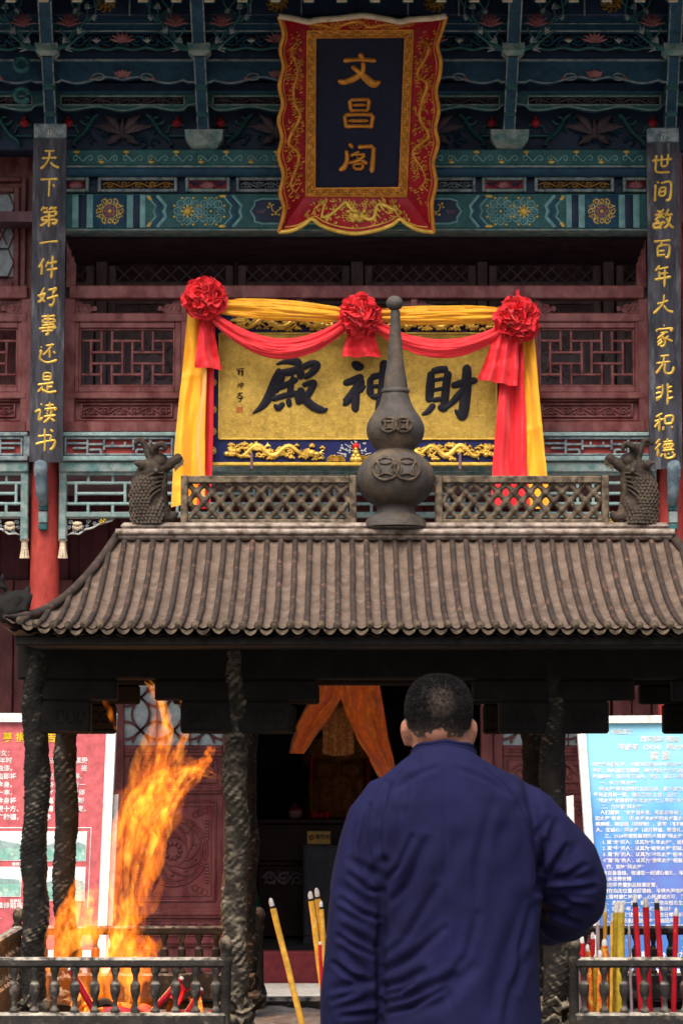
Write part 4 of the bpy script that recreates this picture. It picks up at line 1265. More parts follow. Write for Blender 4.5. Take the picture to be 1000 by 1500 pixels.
# gilded inner border, four mitred lengths, with a running key pattern
def lerp(a, b, t): return (a[0] + (b[0] - a[0]) * t, a[1] + (b[1] - a[1]) * t)
IN = [(462, 54), (593, 53), (584.5, 274), (461, 275)]
OUT = [(450, 44), (605, 43), (595, 287), (448, 286)]
for k in range(4):
    a, b, c, d = IN[k], IN[(k + 1) % 4], OUT[(k + 1) % 4], OUT[k]
    bo = quad_board('border', M_gold_orange, [a, b, c, d], .03, plaque, .014)
    key = MB(); n = 26 if k % 2 else 14
    for i in range(n):
        t0, t1, tm = (i + .12) / n, (i + .88) / n, (i + .5) / n
        f = lambda t, s: PQ(*lerp(lerp(a, b, t), lerp(d, c, t), s), .016)
        up = .25 if i % 2 else .75
        key.tube([f(t0, 1 - up), f(t0, up), f(t1, up), f(t1, .5), f(tm, .5)], .0024, 4, ref=PN)
    key.build('key_pattern', M_gold_dull, bo)
    rim = MB(); rim.tube([PQ(*a, .015), PQ(*b, .015)], .005, 6, ref=PN); rim.tube([PQ(*d, .015), PQ(*c, .015)], .006, 6, ref=PN)
    rim.build('border_bead', M_gold_orange, bo, smooth=60)
# flared outer frame
CORN = [(409, 20), (652, 20), (634, 333), (409, 333)]
EDGE = [[(409, 19), (430, 22), (452, 27), (466, 24), (495, 22), (530, 18), (560, 22), (585, 27), (598, 24), (628, 22), (652, 19)],
        [(652, 19), (645, 42), (639, 62), (644, 84), (642, 106), (637, 128), (641, 156), (636, 182), (640, 204), (633, 232), (637, 262), (631, 292), (634, 333)],
        [(634, 333), (612, 330), (594, 321), (585, 314), (574, 322), (552, 330), (521, 335), (492, 331), (470, 323), (457, 314), (447, 321), (430, 330), (409, 333)],
        [(409, 333), (417, 300), (411, 276), (416, 250), (409, 222), (414, 196), (409, 170), (415, 146), (410, 120), (416, 92), (411, 68), (416, 44), (409, 19)]]
EDGE = [catmull(e, 6) for e in EDGE]
def edge_pt(k, t):
    """scalloped outer edge of side k at t in 0..1"""
    e = EDGE[k]; q = t * (len(e) - 1); i = min(int(q), len(e) - 2)
    return lerp(e[i], e[i + 1], q - i)
FL_D = .13
def fpt(k, t, s):
    """point on the flared board: s 0 at the border, 1 at the outer edge"""
    o = lerp(OUT[k], OUT[(k + 1) % 4], t); e = edge_pt(k, t)
    x, y = lerp(o, e, s)
    return PQ(x, y, .012 + FL_D * s ** 1.3)
for k in range(4):
    m = MB(); n, q = 48, 8
    m.grid(lambda u, v, k=k: fpt(k, u, v), n, q)
    base = len(m.v)
    m2 = MB(); m2.grid(lambda u, v, k=k: fpt(k, u, v) - PN * .016 + Vector((0, 0, 0)), n, q); m.merge(m2)
    # close the outer edge
    for i in range(n):
        a = q * (n + 1) + i
        m.f.append((a, a + 1, base + a + 1, base + a))
    fo = m.build('flared_frame', M_plaque_red, plaque, smooth=60)
    m = MB(); pts = [fpt(k, i / 64, 1.0) + PN * -.008 for i in range(65)]
    m.tube(pts, [(.012, .014) if k else (.017, .018)] * 65, 8, ref=PN)
    m.build('gilt_edge', M_cream if k == 0 else M_gold_paint if k == 2 else M_gold_orange, fo, smooth=60)  # top edge cream instead of gold: light from above painted into its colour
    pts = [fpt(k, .02 + .96 * i / 64, .86) + PN * .001 for i in range(65)]
    m = MB(); m.tube(pts, .004, 6, ref=PN); 
    # dragon body winding along the board, with clouds
    rnd = random.Random(30 + k)
    nb = 90; pts = []; rr = []
    lo, hi = (.10, .90) if k % 2 else (.16, .84)
    for i in range(nb):
        t = i / (nb - 1); u = lo + (hi - lo) * t
        s = .46 + .17 * math.sin(t * math.pi * (7 if k % 2 else 6)) + .22 * noise.noise(Vector((t * 7, k * 3, 0)))
        pts.append(fpt(k, u, s) + PN * .006); rr.append(.0105 * (.45 + .55 * math.sin(math.pi * min(1, .1 + t))) * (1 + .15 * (i % 2)))
    m.tube(pts, rr, 7, ref=PN)
    for i in range(0, nb, 2):
        t = i / (nb - 1); u = lo + (hi - lo) * t; s = .46 + .17 * math.sin(t * math.pi * (7 if k % 2 else 6)) + .22 * noise.noise(Vector((t * 7, k * 3, 0)))
        sd = rnd.choice((-1, 1))
        a = fpt(k, u, s) + PN * .006; e = fpt(k, u + rnd.uniform(-.02, .02), min(.85, max(.08, s + sd * rnd.uniform(.1, .24)))) + PN * .004
        m.tube([a, (a + e) / 2 + PN * .004, e], [.005, .004, .0015], 5, ref=PN)
    for i in range(150 if k % 2 else 110):
        u, s = rnd.uniform(lo - .05, hi + .05), rnd.uniform(.12, .82)
        c = fpt(k, u, s); rad = rnd.uniform(.008, .017)
        ax = (fpt(k, u + .01, s) - c).normalized(); ay = PN.cross(ax)
        m.tube([c + PN * .003 + (ax * math.cos(w) + ay * math.sin(w)) * rad * (1 - w * .12) for w in [j * .6 for j in range(9)]], .0042, 5, ref=PN)
    if k == 2:
        c = fpt(2, .5, .55) + PN * .012
        for dx, dz, r in ((0, 0, .028), (-.03, .012, .014), (.03, .012, .014), (-.018, -.02, .014), (.018, -.02, .014), (0, .03, .014), (-.045, .03, .01), (.045, .03, .01)):
            m.ball(c + Vector((dx, 0, dz)), (r, r * .7, r), 10, 6)
        for i in range(10):
            q_ = math.pi * i / 9
            m.tube([c, c + Vector((math.cos(q_) * .075, -.01, -math.sin(q_) * .045 + .01))], [.006, .002], 5)
    m.build('dragon_relief', M_gold_paint if k == 2 else M_gold_orange, fo, smooth=60)
# characters
CH = {'wen': "395,125,38 420,150,46 442,178,40;232,200,44 400,186,34 578,200,42;440,215,40 436,310,42 362,380,50 240,424,46 178,404,34;318,255,32 420,340,50 500,410,64 560,446,60 622,412,30",
 'chang': "300,612,38 306,665,34 312,722,32;300,612,30 400,608,26 505,606,30;505,606,38 498,665,34 490,722,32;330,665,24 470,665,24;300,722,26 400,720,22 495,722,26;245,770,36 254,840,34 264,902,34;245,768,34 400,764,28 545,766,34;545,770,38 534,840,36 520,906,38;280,830,28 500,830,28;258,890,34 400,886,28 528,890,34",
 'ge': "288,1072,32 312,1090,34 334,1116,20;265,1135,34 272,1240,38 240,1320,46 190,1346,34;385,1105,36 470,1100,30 552,1100,36;552,1102,36 544,1240,40 530,1372,46;402,1150,24 360,1176,26 308,1196,26;340,1186,18 462,1180,24;462,1184,28 400,1240,30 284,1276,26;370,1212,20 430,1248,28 484,1280,32;340,1280,24 346,1336,26;340,1282,22 440,1280,22;442,1282,28 432,1336,28;345,1336,26 436,1336,26"}
for nm in ('wen', 'chang', 'ge'):
    mb = char_mb(CH[nm], lambda x, y: (470 + x / 7.145, 60 + y / 7.145), 1.3 / 7.145, 1.0)
    V = [PQ(v.x, v.z, .001 - v.y * .018) for v in mb.v]
    mb.v = V
    mb.build('character', M_gold_orange, plaque, smooth=40)

# ================================================================ big golden sign over the doorway
YS = 14.18
sign = empty('golden_sign', P(522, 681, YS), 'wide golden sign with three black characters and ultramarine dragon border', 'sign')
SXp = lambda px: PX(px, YS, 570); SZp = lambda py: PZ(py, YS)
sS = YS / F
m_goldfield = mat('hammered_gold', (.46, .305, .062), (.36, .23, .042), .4, 8, metal=.4, bump=.3, bscale=110, bdist=.012, c3=(.50, .335, .072), c3t=(.5, .7), c3scale=60)
MB().box(SXp(321), SXp(727), YS, YS + .03, SZp(643), SZp(488), .003).build('field', m_goldfield, sign, smooth=30)
for a, b, c, d in ((303, 643.4, 741, 677), (303, 460, 741, 487.6), (303, 487.8, 320.6, 643.2), (727.4, 487.8, 741, 643.2)):
    MB().box(SXp(a), SXp(c), YS + .004, YS + .034, SZp(d), SZp(b)).build('border', M_sign_blue, sign)
for a, b, c, d in ((301, 677.2, 743, 682), (301, 456, 743, 459.8)):
    MB().box(SXp(a), SXp(c), YS - .012, YS + .036, SZp(d), SZp(b), .004).build('gilt_edge', M_gold_paint, sign, smooth=30)
bd = MB()
for (xa, ya), (xb, yb) in (((321, 488), (727, 488)), ((321, 643), (727, 643)), ((321, 488), (321, 643)), ((727, 488), (727, 643))):
    bd.tube([(SXp(xa), YS - .002, SZp(ya)), (SXp(xb), YS - .002, SZp(yb))], .0055, 6)
bd.build('gilt_bead', M_gold_paint, sign, smooth=60)
def dragon_strip(px0, px1, y0, y1, seed, facing=1):
    rnd = random.Random(seed); m = MB(); ym = (y0 + y1) / 2; h = (y1 - y0) / 2
    L_ = px1 - px0
    nb = 120; path = []
    for i in range(nb):
        t = i / (nb - 1); u = px0 + L_ * (.14 + .68 * t) if facing > 0 else px1 - L_ * (.14 + .68 * t)
        v = ym + h * .52 * math.sin(t * math.pi * 4.6 + .6) * (1 - .25 * t)
        path.append((u, v))
    m.tube([(SXp(u), YS - .004, SZp(v)) for u, v in path], [((.007 + .010 * math.sin(math.pi * min(1, i / nb * 1.05)) + .002 * (i % 2)), .016) for i in range(nb)], 8)
    for i in range(4, nb, 4):        # fins
        u, v = path[i]; sg = rnd.choice((-1, 1))
        m.tube([(SXp(u), YS - .004, SZp(v)), (SXp(u + rnd.uniform(-3, 3)), YS - .010, SZp(v + sg * rnd.uniform(3.5, 6.5)))], [.006, .002], 5)
    for i in (26, 44, 74, 96):      # legs and claws
        u, v = path[i]; sg = rnd.choice((-1, 1))
        for c in (-1, 0, 1):
            m.tube([(SXp(u), YS - .008, SZp(v)), (SXp(u + 5 * facing), YS - .014, SZp(v + sg * 5)), (SXp(u + (9 + 2 * c) * facing), YS - .012, SZp(v + sg * 7 + c * 2.5))], [.007, .006, .002], 6)
    u, v = path[-1]                  # head: snout, brow, mane and whiskers
    m.ball((SXp(u + 3 * facing), YS - .016, SZp(v)), (.026, .02, .02), 12, 8)
    m.ball((SXp(u + 10 * facing), YS - .016, SZp(v + 1)), (.022, .015, .012), 10, 6)
    m.ball((SXp(u + 9 * facing), YS - .012, SZp(v + 5)), (.018, .012, .006), 10, 6)
    for k in range(9):
        a = math.pi * (.55 + .1 * k)
        m.tube([(SXp(u), YS - .014, SZp(v)), (SXp(u + facing * 7 * math.cos(a)), YS - .016, SZp(v - 6 * math.sin(a))), (SXp(u + facing * 13 * math.cos(a)), YS - .01, SZp(v - 9 * math.sin(a) + 1))], [.007, .005, .002], 5)
    for k in range(3):
        m.tube([(SXp(u + 14 * facing), YS - .014, SZp(v)), (SXp(u + 18 * facing), YS - .012, SZp(v - 4 + 3 * k)), (SXp(u + 22 * facing), YS - .01, SZp(v - 5 + 6 * k))], [.003, .003, .001], 5)
    for k in range(60):              # curled clouds
        u = px0 + L_ * (rnd.uniform(.02, .14) if k < 5 else rnd.uniform(.08, .97)); v = ym + (rnd.uniform(-.5, .6) if k < 5 else rnd.uniform(-.74, .74)) * h
        R = rnd.uniform(3.5, 6.0) if k < 5 else rnd.uniform(2.0, 3.6)
        if facing < 0: u = px0 + px1 - u
        for j in range(3):
            m.ball((SXp(u + (j - 1) * R * .9), YS - .004, SZp(v + (0 if j == 1 else 1.5))), (R * sS * .8, .014, R * sS * .62), 10, 6)
        m.tube([(SXp(u) + R * sS * .62 * math.cos(w) * (1 - w * .1), YS - .016, SZp(v) + R * sS * .5 * math.sin(w) * (1 - w * .1)) for w in [i_ * .6 for i_ in range(10)]], .003, 5)
    m.build('dragon_relief', M_gold_leaf, sign, smooth=60)
dragon_strip(324, 482, 645, 676, 3, 1)
dragon_strip(578, 722, 645, 676, 5, -1)
dragon_strip(330, 500, 461, 486, 8, 1)
dragon_strip(560, 724, 461, 486, 9, -1)
m = MB()                             # wave crest with a sun in the middle of the lower border
for cx in (487, 497, 532, 542, 552):
    for R in (2, 4, 6, 8):
        m.tube([(SXp(cx + R * math.cos(a)), YS - .002, SZp(676 - R * 1.1 * math.sin(a))) for a in [math.pi * i / 12 for i in range(13)]], [(.0028, .006)] * 13, 5)
for dx, dy, r in ((0, 0, 5), (-3, 5, 4), (3, 5, 4), (0, -5, 3.5), (-5, 10, 4), (5, 10, 4), (0, 10, 5)):
    m.ball((SXp(521 + dx), YS - .004, SZp(663 + dy)), (r * sS, .014, r * sS), 10, 6)
m.build('wave_relief', M_gold_leaf, sign, smooth=60)
m = MB(); rn = random.Random(2)
for k in range(44):
    a = rn.uniform(0, math.pi); R = rn.uniform(12, 32)
    m.ball((SXp(521 + R * math.cos(a)), YS + .003, SZp(670 - R * .75 * math.sin(a))), (.0045, .005, .0045), 6, 4)
for k in range(7):
    a = math.pi * (k + .5) / 7
    m.tube([(SXp(521 + (14 + j * 2.2) * math.cos(a + j * .05)), YS + .002, SZp(668 - (12 + j * 1.5) * math.sin(a))) for j in range(6)], [(.003, .004)] * 6, 5)
m.build('spray_relief', M_white_paint, sign, smooth=60)
m = MB(); m.ball((SXp(521), YS - .006, SZp(654)), (.020, .010, .020), 14, 8); m.build('red_sun', mat('vermilion', (.62, .02, .015), rough=.4), sign, smooth=60)
m = MB()
for cy in (520, 560, 600, 632, 660):  # roundels on the side border
    for R in (3, 5.2):
        ring2(m, SXp(311.5), SZp(cy), YS, R * sS, .003, 20)
    m.box(SXp(308), SXp(315), YS - .003, YS + .006, SZp(cy + .7), SZp(cy - .7), .001)
m.build('roundel_relief', M_gold_leaf, sign, smooth=60)
DIAN = "425,158,16 530,128,52 630,134,74 640,184,58 560,222,40 486,214,30;462,196,44 424,320,84 370,450,84 300,560,62 198,640,14;450,240,52 560,232,72 648,198,62;500,262,60 444,352,74 420,440,60;400,402,60 560,342,56 640,296,44;594,268,36 572,380,54 562,486,62;384,504,44 500,466,52 648,436,52;410,548,26 452,584,56 506,530,36;546,492,54 562,576,42;662,200,74 672,306,62;680,192,58 762,152,58 826,162,66 784,232,62 700,292,50;684,364,42 794,334,52 780,384,60 724,470,62 620,534,62;658,384,64 692,470,74 780,562,74 880,604,58 934,588,12;652,430,74 640,524,58"
SHEN = "116,92,34 156,120,56 196,124,30;56,236,34 120,216,46 192,186,44;182,196,50 142,280,60 72,360,48 54,366,40;142,280,50 136,400,46 130,424,34;160,292,40 204,246,18;236,190,36 236,322,46;236,196,40 330,172,36 402,162,40;406,166,46 396,302,46;240,256,24 396,242,24;236,326,36 396,306,36;332,78,52 322,250,56 292,430,46 284,484,16"
CAI = "642,152,40 636,250,52 626,362,46;642,156,40 700,142,42 756,140,46;758,150,46 742,250,48 728,388,50;650,216,22 732,200,22;646,281,22 732,266,22;640,346,30 732,336,30;662,370,36 622,420,34 578,442,14;690,380,36 726,402,42 764,368,14;774,252,34 850,232,46 950,210,38;880,108,50 876,250,62 856,420,62 840,452,48 798,408,14;862,270,40 800,340,40 740,402,18"
for txt, ox, oy, s in ((DIAN, 340, 510, 6.667), (SHEN, 490, 510, 4.545), (CAI, 490, 510, 4.545)):
    mb = char_mb(txt, lambda x, y: (SXp(ox + x / s), SZp(oy + y / s)), sS / s * 1.16, .005, 40, YS - .001)
    mb.build('character', M_ink, sign, smooth=40)
SIG = ["40,205 120,195;48,210 52,222 115,218;70,200 70,220;92,198 92,220;55,232 78,228;64,225 60,262;50,250 80,244;86,232 112,228;98,226 98,275;88,245 110,242;88,260 108,256",
       "62,340 55,362;58,352 58,385;72,345 72,372;72,350 108,344 104,372;72,372 104,368;90,330 88,396",
       "76,430 50,452;70,440 104,434;84,440 46,482;66,452 110,480;60,490 98,484 82,500;80,500 82,520 66,514"]
for txt in SIG:
    mb = char_mb(txt, lambda x, y: (SXp(340 + x / 6.667), SZp(510 + y / 6.667)), sS / 6.667, .004, 8, YS - .001)
    mb.build('signature', M_ink, sign)
m = MB().box(SXp(346), SXp(355.5), YS - .003, YS + .01, SZp(604), SZp(596)); m.build('seal', mat('seal_red', (.42, .13, .03), rough=.5), sign)
# little metal brackets that carry the sign
for px in (369, 673):
    MB().box(SXp(px - 2), SXp(px + 2), YS - .02, YS + .04, SZp(688), SZp(664), .003).build('support_bracket', M_darkwood, sign, smooth=30)
for px in (345, 700):
    MB().box(SXp(px) - .02, SXp(px) + .02, YS + .034, YS + .32, SZp(640), SZp(632), .003).build('support_arm', M_darkwood, sign, smooth=30)
    MB().box(SXp(px) - .02, SXp(px) + .02, YS + .034, YS + .32, SZp(474), SZp(466), .003).build('support_arm', M_darkwood, sign, smooth=30)

# ================================================================ festive cloth
def cloth(name, c1, c2, sh=.5):
    m = mat(name, c1, c2, .55, 7, spec=.3, bump=.35, bscale=38, stretch=(1, 1, .45), sheen=sh, bdist=.010, grime=.05)
    b = m.node_tree.nodes['Principled BSDF']; b.inputs['Sheen Roughness'].default_value = .4
    return m
M_yellow = cloth('yellow_satin', (.84, .42, .018), (.78, .35, .012))
M_redc = cloth('red_satin', (.78, .026, .036), (.70, .020, .030), .25)
YK = 14.06
SK = YK / F
def sheet(mb, fn, nu, nv, th=.004):
    """thin cloth with two faces"""
    a = MB().grid(fn, nu, nv); n = len(a.v); N_ = vnormals(a)
    mb.add([v for v in a.v] + [v - k * th for v, k in zip(a.v, N_)], a.f + [tuple(n + i for i in reversed(f)) for f in a.f])
    return mb
def swag(name, m, label, left, right, sag, w0, wm, Y, folds, seed, group=None, bowl=.05):
    """cloth pulled together at both ends; left/right photo pixels, sag and widths in pixels"""
    o = MB(); off = seed * 1.7
    def fn(u, v):
        x = left[0] + (right[0] - left[0]) * u
        yc = left[1] + (right[1] - left[1]) * u + sag * (1 - (2 * u - 1) ** 2)
        w = w0 + (wm - w0) * (math.sin(math.pi * u) ** .7)
        pl = math.sin(v * math.pi * folds + off + 1.2 * math.sin(u * 3 + off)) * (.55 + .45 * math.cos(u * 2 * math.pi)) 
        fine = fbm((u * 2.2 + off, v * 9, seed), 1, 2) + .5 * fbm((u * 7 + off, v * 16, seed), 1, 2)
        y = yc + (v - .5) * w
        d = -.012 - .035 * math.sin(math.pi * v) * (w / wm) - .014 * pl - .010 * fine
        p = P(x, y + pl * .6, Y)
        return (p.x, Y + d, p.z)
    sheet(o, fn, 60, 36)
    ob = o.build(name, m, None, smooth=180); tag(ob, label, 'cloth', group)
    return ob
swag('cloth_swag', M_yellow, 'yellow satin swag between the left and middle red rosettes', (312, 449), (512, 463), -1, 16, 30, YK + .01, 4, 1, 'yellow swags along the sign')
swag('cloth_swag', M_yellow, 'yellow satin swag between the middle and right red rosettes', (545, 463), (748, 461), 0, 18, 27, YK + .01, 5, 2, 'yellow swags along the sign')
swag('cloth_swag', M_redc, 'red satin swag dipping below the left and middle rosettes', (312, 464), (512, 470), 44, 16, 29, YK - .03, 4, 3, 'red swags along the sign')
swag('cloth_swag', M_redc, 'red satin swag dipping below the middle and right rosettes', (545, 474), (745, 478), 35, 16, 26, YK - .03, 4, 4, 'red swags along the sign')
def tail(name, m, label, tl, tr, bl, br, Y, folds, seed, amp=.012, group=None, kink=None, nv=70):
    o = MB(); off = seed * 2.3
    def fn(u, v):
        a, b = lerp(tl, bl, v), lerp(tr, br, v)
        x = a[0] + (b[0] - a[0]) * u; y = a[1] + (b[1] - a[1]) * u
        x += 1.5 * math.sin(v * 5 + off) * v
        d = amp * math.sin(u * math.pi * folds + off + .8 * math.sin(v * 3)) * (.4 + .9 * v) + amp * .9 * fbm((u * 2 + off, v * 3, seed), 1.2, 2) - amp * 1.2 * math.cos(u * 3 + off)
        if kink:
            for kv in kink: d -= .008 * math.exp(-((v - kv + .02 * u) / .012) ** 2)
        p = P(x, y, Y); return (p.x, Y + d, p.z)
    sheet(o, fn, 40, nv)
    ob = o.build(name, m, None, smooth=180); tag(ob, label, 'cloth', group)
    return ob
GT = 'cloth tails hanging beside the sign'
tail('cloth_tail', M_yellow, 'long yellow satin tail hanging left of the sign, down past the balcony', (274, 458), (306, 458), (249, 742), (300, 736), YK + .02, 2.4, 1, .034, GT, (.33, .9))
tail('cloth_tail', M_redc, 'narrow long red tail beside the left yellow tail', (297, 470), (315, 470), (289, 745), (308, 745), YK + .05, 2, 2, .012, GT)
tail('cloth_tail', M_redc, 'short flared red tail under the left rosette', (292, 462), (308, 462), (286, 538), (326, 540), YK - .03, 2.6, 3, .020, GT, None, 30)
tail('cloth_tail', M_redc, 'short red tail under the middle rosette', (512, 484), (548, 484), (499, 522), (557, 523), YK - .02, 4, 4, .016, GT, None, 24)
tail('cloth_tail', M_redc, 'short flared red tail under the right rosette', (724, 488), (758, 488), (699, 556), (757, 566), YK - .05, 6, 5, .016, GT, None, 36)
tail('cloth_tail', M_redc, 'long wide red tail hanging right of the sign', (735, 492), (765, 492), (719, 742), (775, 742), YK + .0, 3.4, 6, .032, GT)
tail('cloth_tail', M_yellow, 'long yellow satin tail right of the wide red tail', (759, 480), (780, 482), (770, 746), (803, 744), YK + .03, 2.2, 7, .022, GT, (.57,))
def rosette_ball(px, py, R, seed, label):
    rnd = random.Random(seed)
    c = P(px, py, YK - .06); r0 = R * SK
    e = empty('cloth_rosette', c, label, 'rosette', 'red cloth rosettes on the sign')
    core = MB().ball(c, r0 * .72, 20, 14); core.build('core', M_redc, e, smooth=180)
    petals = MB(); n = 330
    for i in range(n):
        zz = 1 - 2 * (i + .5) / n; rad = math.sqrt(1 - zz * zz); ph = i * 2.39996
        d = Vector((rad * math.cos(ph), zz, rad * math.sin(ph)))
        d = (d + Vector((rnd.uniform(-.16, .16), rnd.uniform(-.16, .16), rnd.uniform(-.16, .16)))).normalized()
        if d.y > .75: continue
        t1 = d.cross(Vector((rnd.uniform(-1, 1), rnd.uniform(-1, 1), rnd.uniform(-1, 1)))).normalized(); t2 = d.cross(t1)
        L_ = r0 * rnd.uniform(.86, 1.10); W_ = r0 * rnd.uniform(.17, .30); bend = rnd.uniform(-.6, .6); tw = rnd.uniform(-.9, .9); ph0 = rnd.uniform(0, 6)
        fr = rnd.uniform(2.0, 3.4)
        def fn(u, v, d=d, t1=t1, t2=t2):
            # a pinched ruffle: narrow at the root, wide and wavy at the lip, curling over
            s = .55 + .45 * v
            w = W_ * (.35 + .65 * v)
            a = (u - .5) * 2
            curl = .30 * r0 * v * v * bend
            wav = .075 * r0 * v * math.sin(a * fr + ph0)
            lip = -.10 * r0 * max(0, v - .72) / .28 * abs(bend)
            q = c + d * (L_ * s + lip - .12 * r0 * a * a * v) + t1 * (a * w * (1 + .2 * tw * v)) + t2 * (curl + wav + tw * a * a * .10 * r0)
            return q
        petals.grid(fn, 7, 6)
    petals.build('ruffle', M_redc, e, smooth=180, recalc=False)
    return e
rosette_ball(300, 437, 33, 1, 'round red cloth rosette at the left end of the sign')
rosette_ball(527, 462, 33, 2, 'round red cloth rosette in the middle, beside the finial knob')
RR = rosette_ball(757, 468, 35, 3, 'round red cloth rosette at the right end of the sign')
m = MB(); 
sheet(m, lambda u, v: Vector(P(758 + (u - .5) * 7 * (1 - .5 * v), 440 - 16 * v, YK - .03)) + Vector((0, .006 * math.sin(u * 6), 0)), 6, 6); 
m.build('loose_end', M_redc, RR, smooth=180)
# ================================================================ incense furnace: a small cast-iron pavilion
YF, YM, YQ = 6.85, 7.20, 7.60           # front columns, ridge, rear columns
FXC = PX(578, YM, 780)
M_iron_roof = mat('weathered_cast_roof', (.128, .091, .068), (.085, .060, .045), .8, 14, (1, 1, 1), detail=10, bump=.3, bscale=120, bdist=.004, c3=(.162, .122, .094), c3t=(.5, .72), c3scale=30, wear=((.30, .25, .21), .51, .56))
M_iron_rib = mat('rusty_cast_rib', (.046, .033, .026), (.029, .022, .018), .8, 18, detail=10, bump=.5, bscale=120, bdist=.004, c3=(.135, .070, .048), c3t=(.55, .68), c3scale=30)
M_iron_grey = mat('grey_cast_iron', (.068, .060, .053), (.042, .037, .033), .7, 9, (1, 1, 1), detail=10, bump=.4, bscale=90, bdist=.004, c3=(.105, .078, .050), c3t=(.50, .66), c3scale=9)
M_iron_brown = mat('brown_cast_iron', (.038, .027, .019), (.022, .016, .012), .7, 16, detail=10, bump=.5, bscale=110, bdist=.004, c3=(.10, .07, .042), c3t=(.55, .7), c3scale=25, wear=((.15, .115, .075), .53, .62))
M_soot = mat('sooty_iron', (.011, .0098, .0085), (.007, .0065, .006), .85, 12, bump=.5, bscale=80, bdist=.005, spec=.15, c3=(.020, .016, .012), c3t=(.66, .78), c3scale=30)
M_ash_iron = mat('ashy_iron', (.016, .014, .011), (.008, .007, .006), .85, 25, bump=.6, bscale=110, bdist=.005, spec=.2, dust=((.26, .215, .15), .10, .65, 40), wear=((.22, .185, .13), .54, .62))
M_ash_rail = mat('ash_dusted_rail', (.026, .023, .020), (.014, .013, .012), .8, 30, bump=.5, bscale=120, bdist=.004, dust=((.42, .38, .31), .25, .8, 35), spec=.25, c3=(.12, .10, .08), c3t=(.56, .7), c3scale=28)
M_ash = mat('grey_ash', (.42, .38, .32), (.30, .26, .21), .9, 20, bump=.8, bscale=60, c3=(.16, .12, .09), c3t=(.58, .7), c3scale=14)
furn = empty('incense_furnace', (FXC, 7.2, 0), 'cast-iron incense furnace like a pavilion, with tiled roof and gourd finial', 'incense burner')
# ---------------------------------------------------------------- base and tray
ZD = .79
b = MB(); hw = 1.17
for w, d, z0, z1 in ((1.10, .56, 0, .12), (1.02, .50, .12, .20), (.92, .42, .20, .58), (1.02, .50, .58, .64), (1.12, .58, .64, ZD - .03)):
    b.box(FXC - w, FXC + w, 7.22 - d, 7.22 + d, z0, z1, .015)
b.build('pedestal', M_ash_rail, furn, smooth=30)
t = MB()
def tray(u, v):
    x = FXC + (u - .5) * 2 * 1.09; y = 6.68 + v * 1.10
    return (x, y, ZD - .02 + .018 * fbm((x, y, 0), 6, 4))
t.grid(tray, 120, 60); t.build('ash_bed', M_ash, furn, smooth=180)
t = MB(); frame = [(FXC - 1.13, 6.62), (FXC + 1.13, 6.62), (FXC + 1.13, 7.82), (FXC - 1.13, 7.82)]
for (xa, ya), (xb, yb) in zip(frame, frame[1:] + frame[:1]):
    t.box(min(xa, xb) - .03, max(xa, xb) + .03, min(ya, yb) - .03, max(ya, yb) + .03, ZD - .05, ZD + .012, .01)
t.build('tray_rim', M_ash_rail, furn, smooth=30)
# ---------------------------------------------------------------- railings
YRF, YRR = 6.66, 7.76
ZR1 = PZ(1403, YRF); ZR0 = PZ(1418, YRF); ZB1 = PZ(1484, YRF)
zb_ = ZD + .008
prof = [(.0, 0), (.012, .0), (.012, .012), (.007, .02), (.006, .05), (.011, .075), (.013, .085), (.013, .115), (.010, .122), (.006, .135), (.0075, .155), (.012, .172), (.012, .185), (0, .185)]
H_bal = ZR0 - (ZB1 + .0)
sc_ = H_bal / .185
bal_mb = MB().lathe([(r, z * sc_) for r, z in prof], 0, 0, 12, cap=False)
bal_me = bal_mb.mesh('baluster', smooth=50); bal_me.materials.append(M_ash_rail)
def railing(xa, xb, ya, yb, n):
    L_ = math.hypot(xb - xa, yb - ya)
    r = empty('railing', (0, 0, 0)); r.parent = furn; r.location = Vector(((xa + xb) / 2, (ya + yb) / 2, ZD)) - furn.location
    along_x = abs(xb - xa) > abs(yb - ya)
    for z0, z1, w in ((ZR0, ZR1, .014), (zb_, ZB1, .018)):
        m = MB()
        if along_x: m.box(xa, xb, ya - w, ya + w, z0, z1, .006)
        else: m.box(xa - w, xa + w, ya, yb, z0, z1, .006)
        m.build('rail', M_ash_rail, r, smooth=30)
    for i in range(n):
        t = (i + .5) / n
        o = bpy.data.objects.new('baluster', bal_me); COL.objects.link(o); o.parent = r
        o.location = Vector((xa + (xb - xa) * t, ya + (yb - ya) * t, ZB1)) - WL(r)
        o.rotation_euler = (0, 0, random.uniform(0, 6))
XI = PX(331, YRF, 1450)                  # inner end of the left rail
XO = FXC - 1.115
XI2 = 2 * FXC - XI; XO2 = 2 * FXC - XO
railing(XO, XI, YRF, YRF, 13); railing(XI2, XO2, YRF, YRF, 13)
railing(XO, XI + .05, YRR, YRR, 14); railing(XI2 - .05, XO2, YRR, YRR, 14)
railing(XO, XO, YRF, YRR, 18); railing(XO2, XO2, YRF, YRR, 18)
for x, y in ((XI, YRF), (XI2, YRF), (XO, YRF), (XO2, YRF), (XO, YRR), (XO2, YRR), (XI + .05, YRR), (XI2 - .05, YRR)):
    m = MB(); m.lathe([(.020, ZD - .01), (.022, ZD + .03), (.013, ZD + .06), (.012, ZR1 - .02), (.017, ZR1), (.012, ZR1 + .010), (.017, ZR1 + .022), (.018, ZR1 + .034), (.012, ZR1 + .050), (.003, ZR1 + .056)], x, y, 14)
    for i, v in enumerate(m.v):
        v += Vector((fbm(v * 40), fbm(v * 40 + Vector((9, 0, 0))), 0)) * .004
    m.build('rail_post', M_ash_iron, furn, smooth=60)
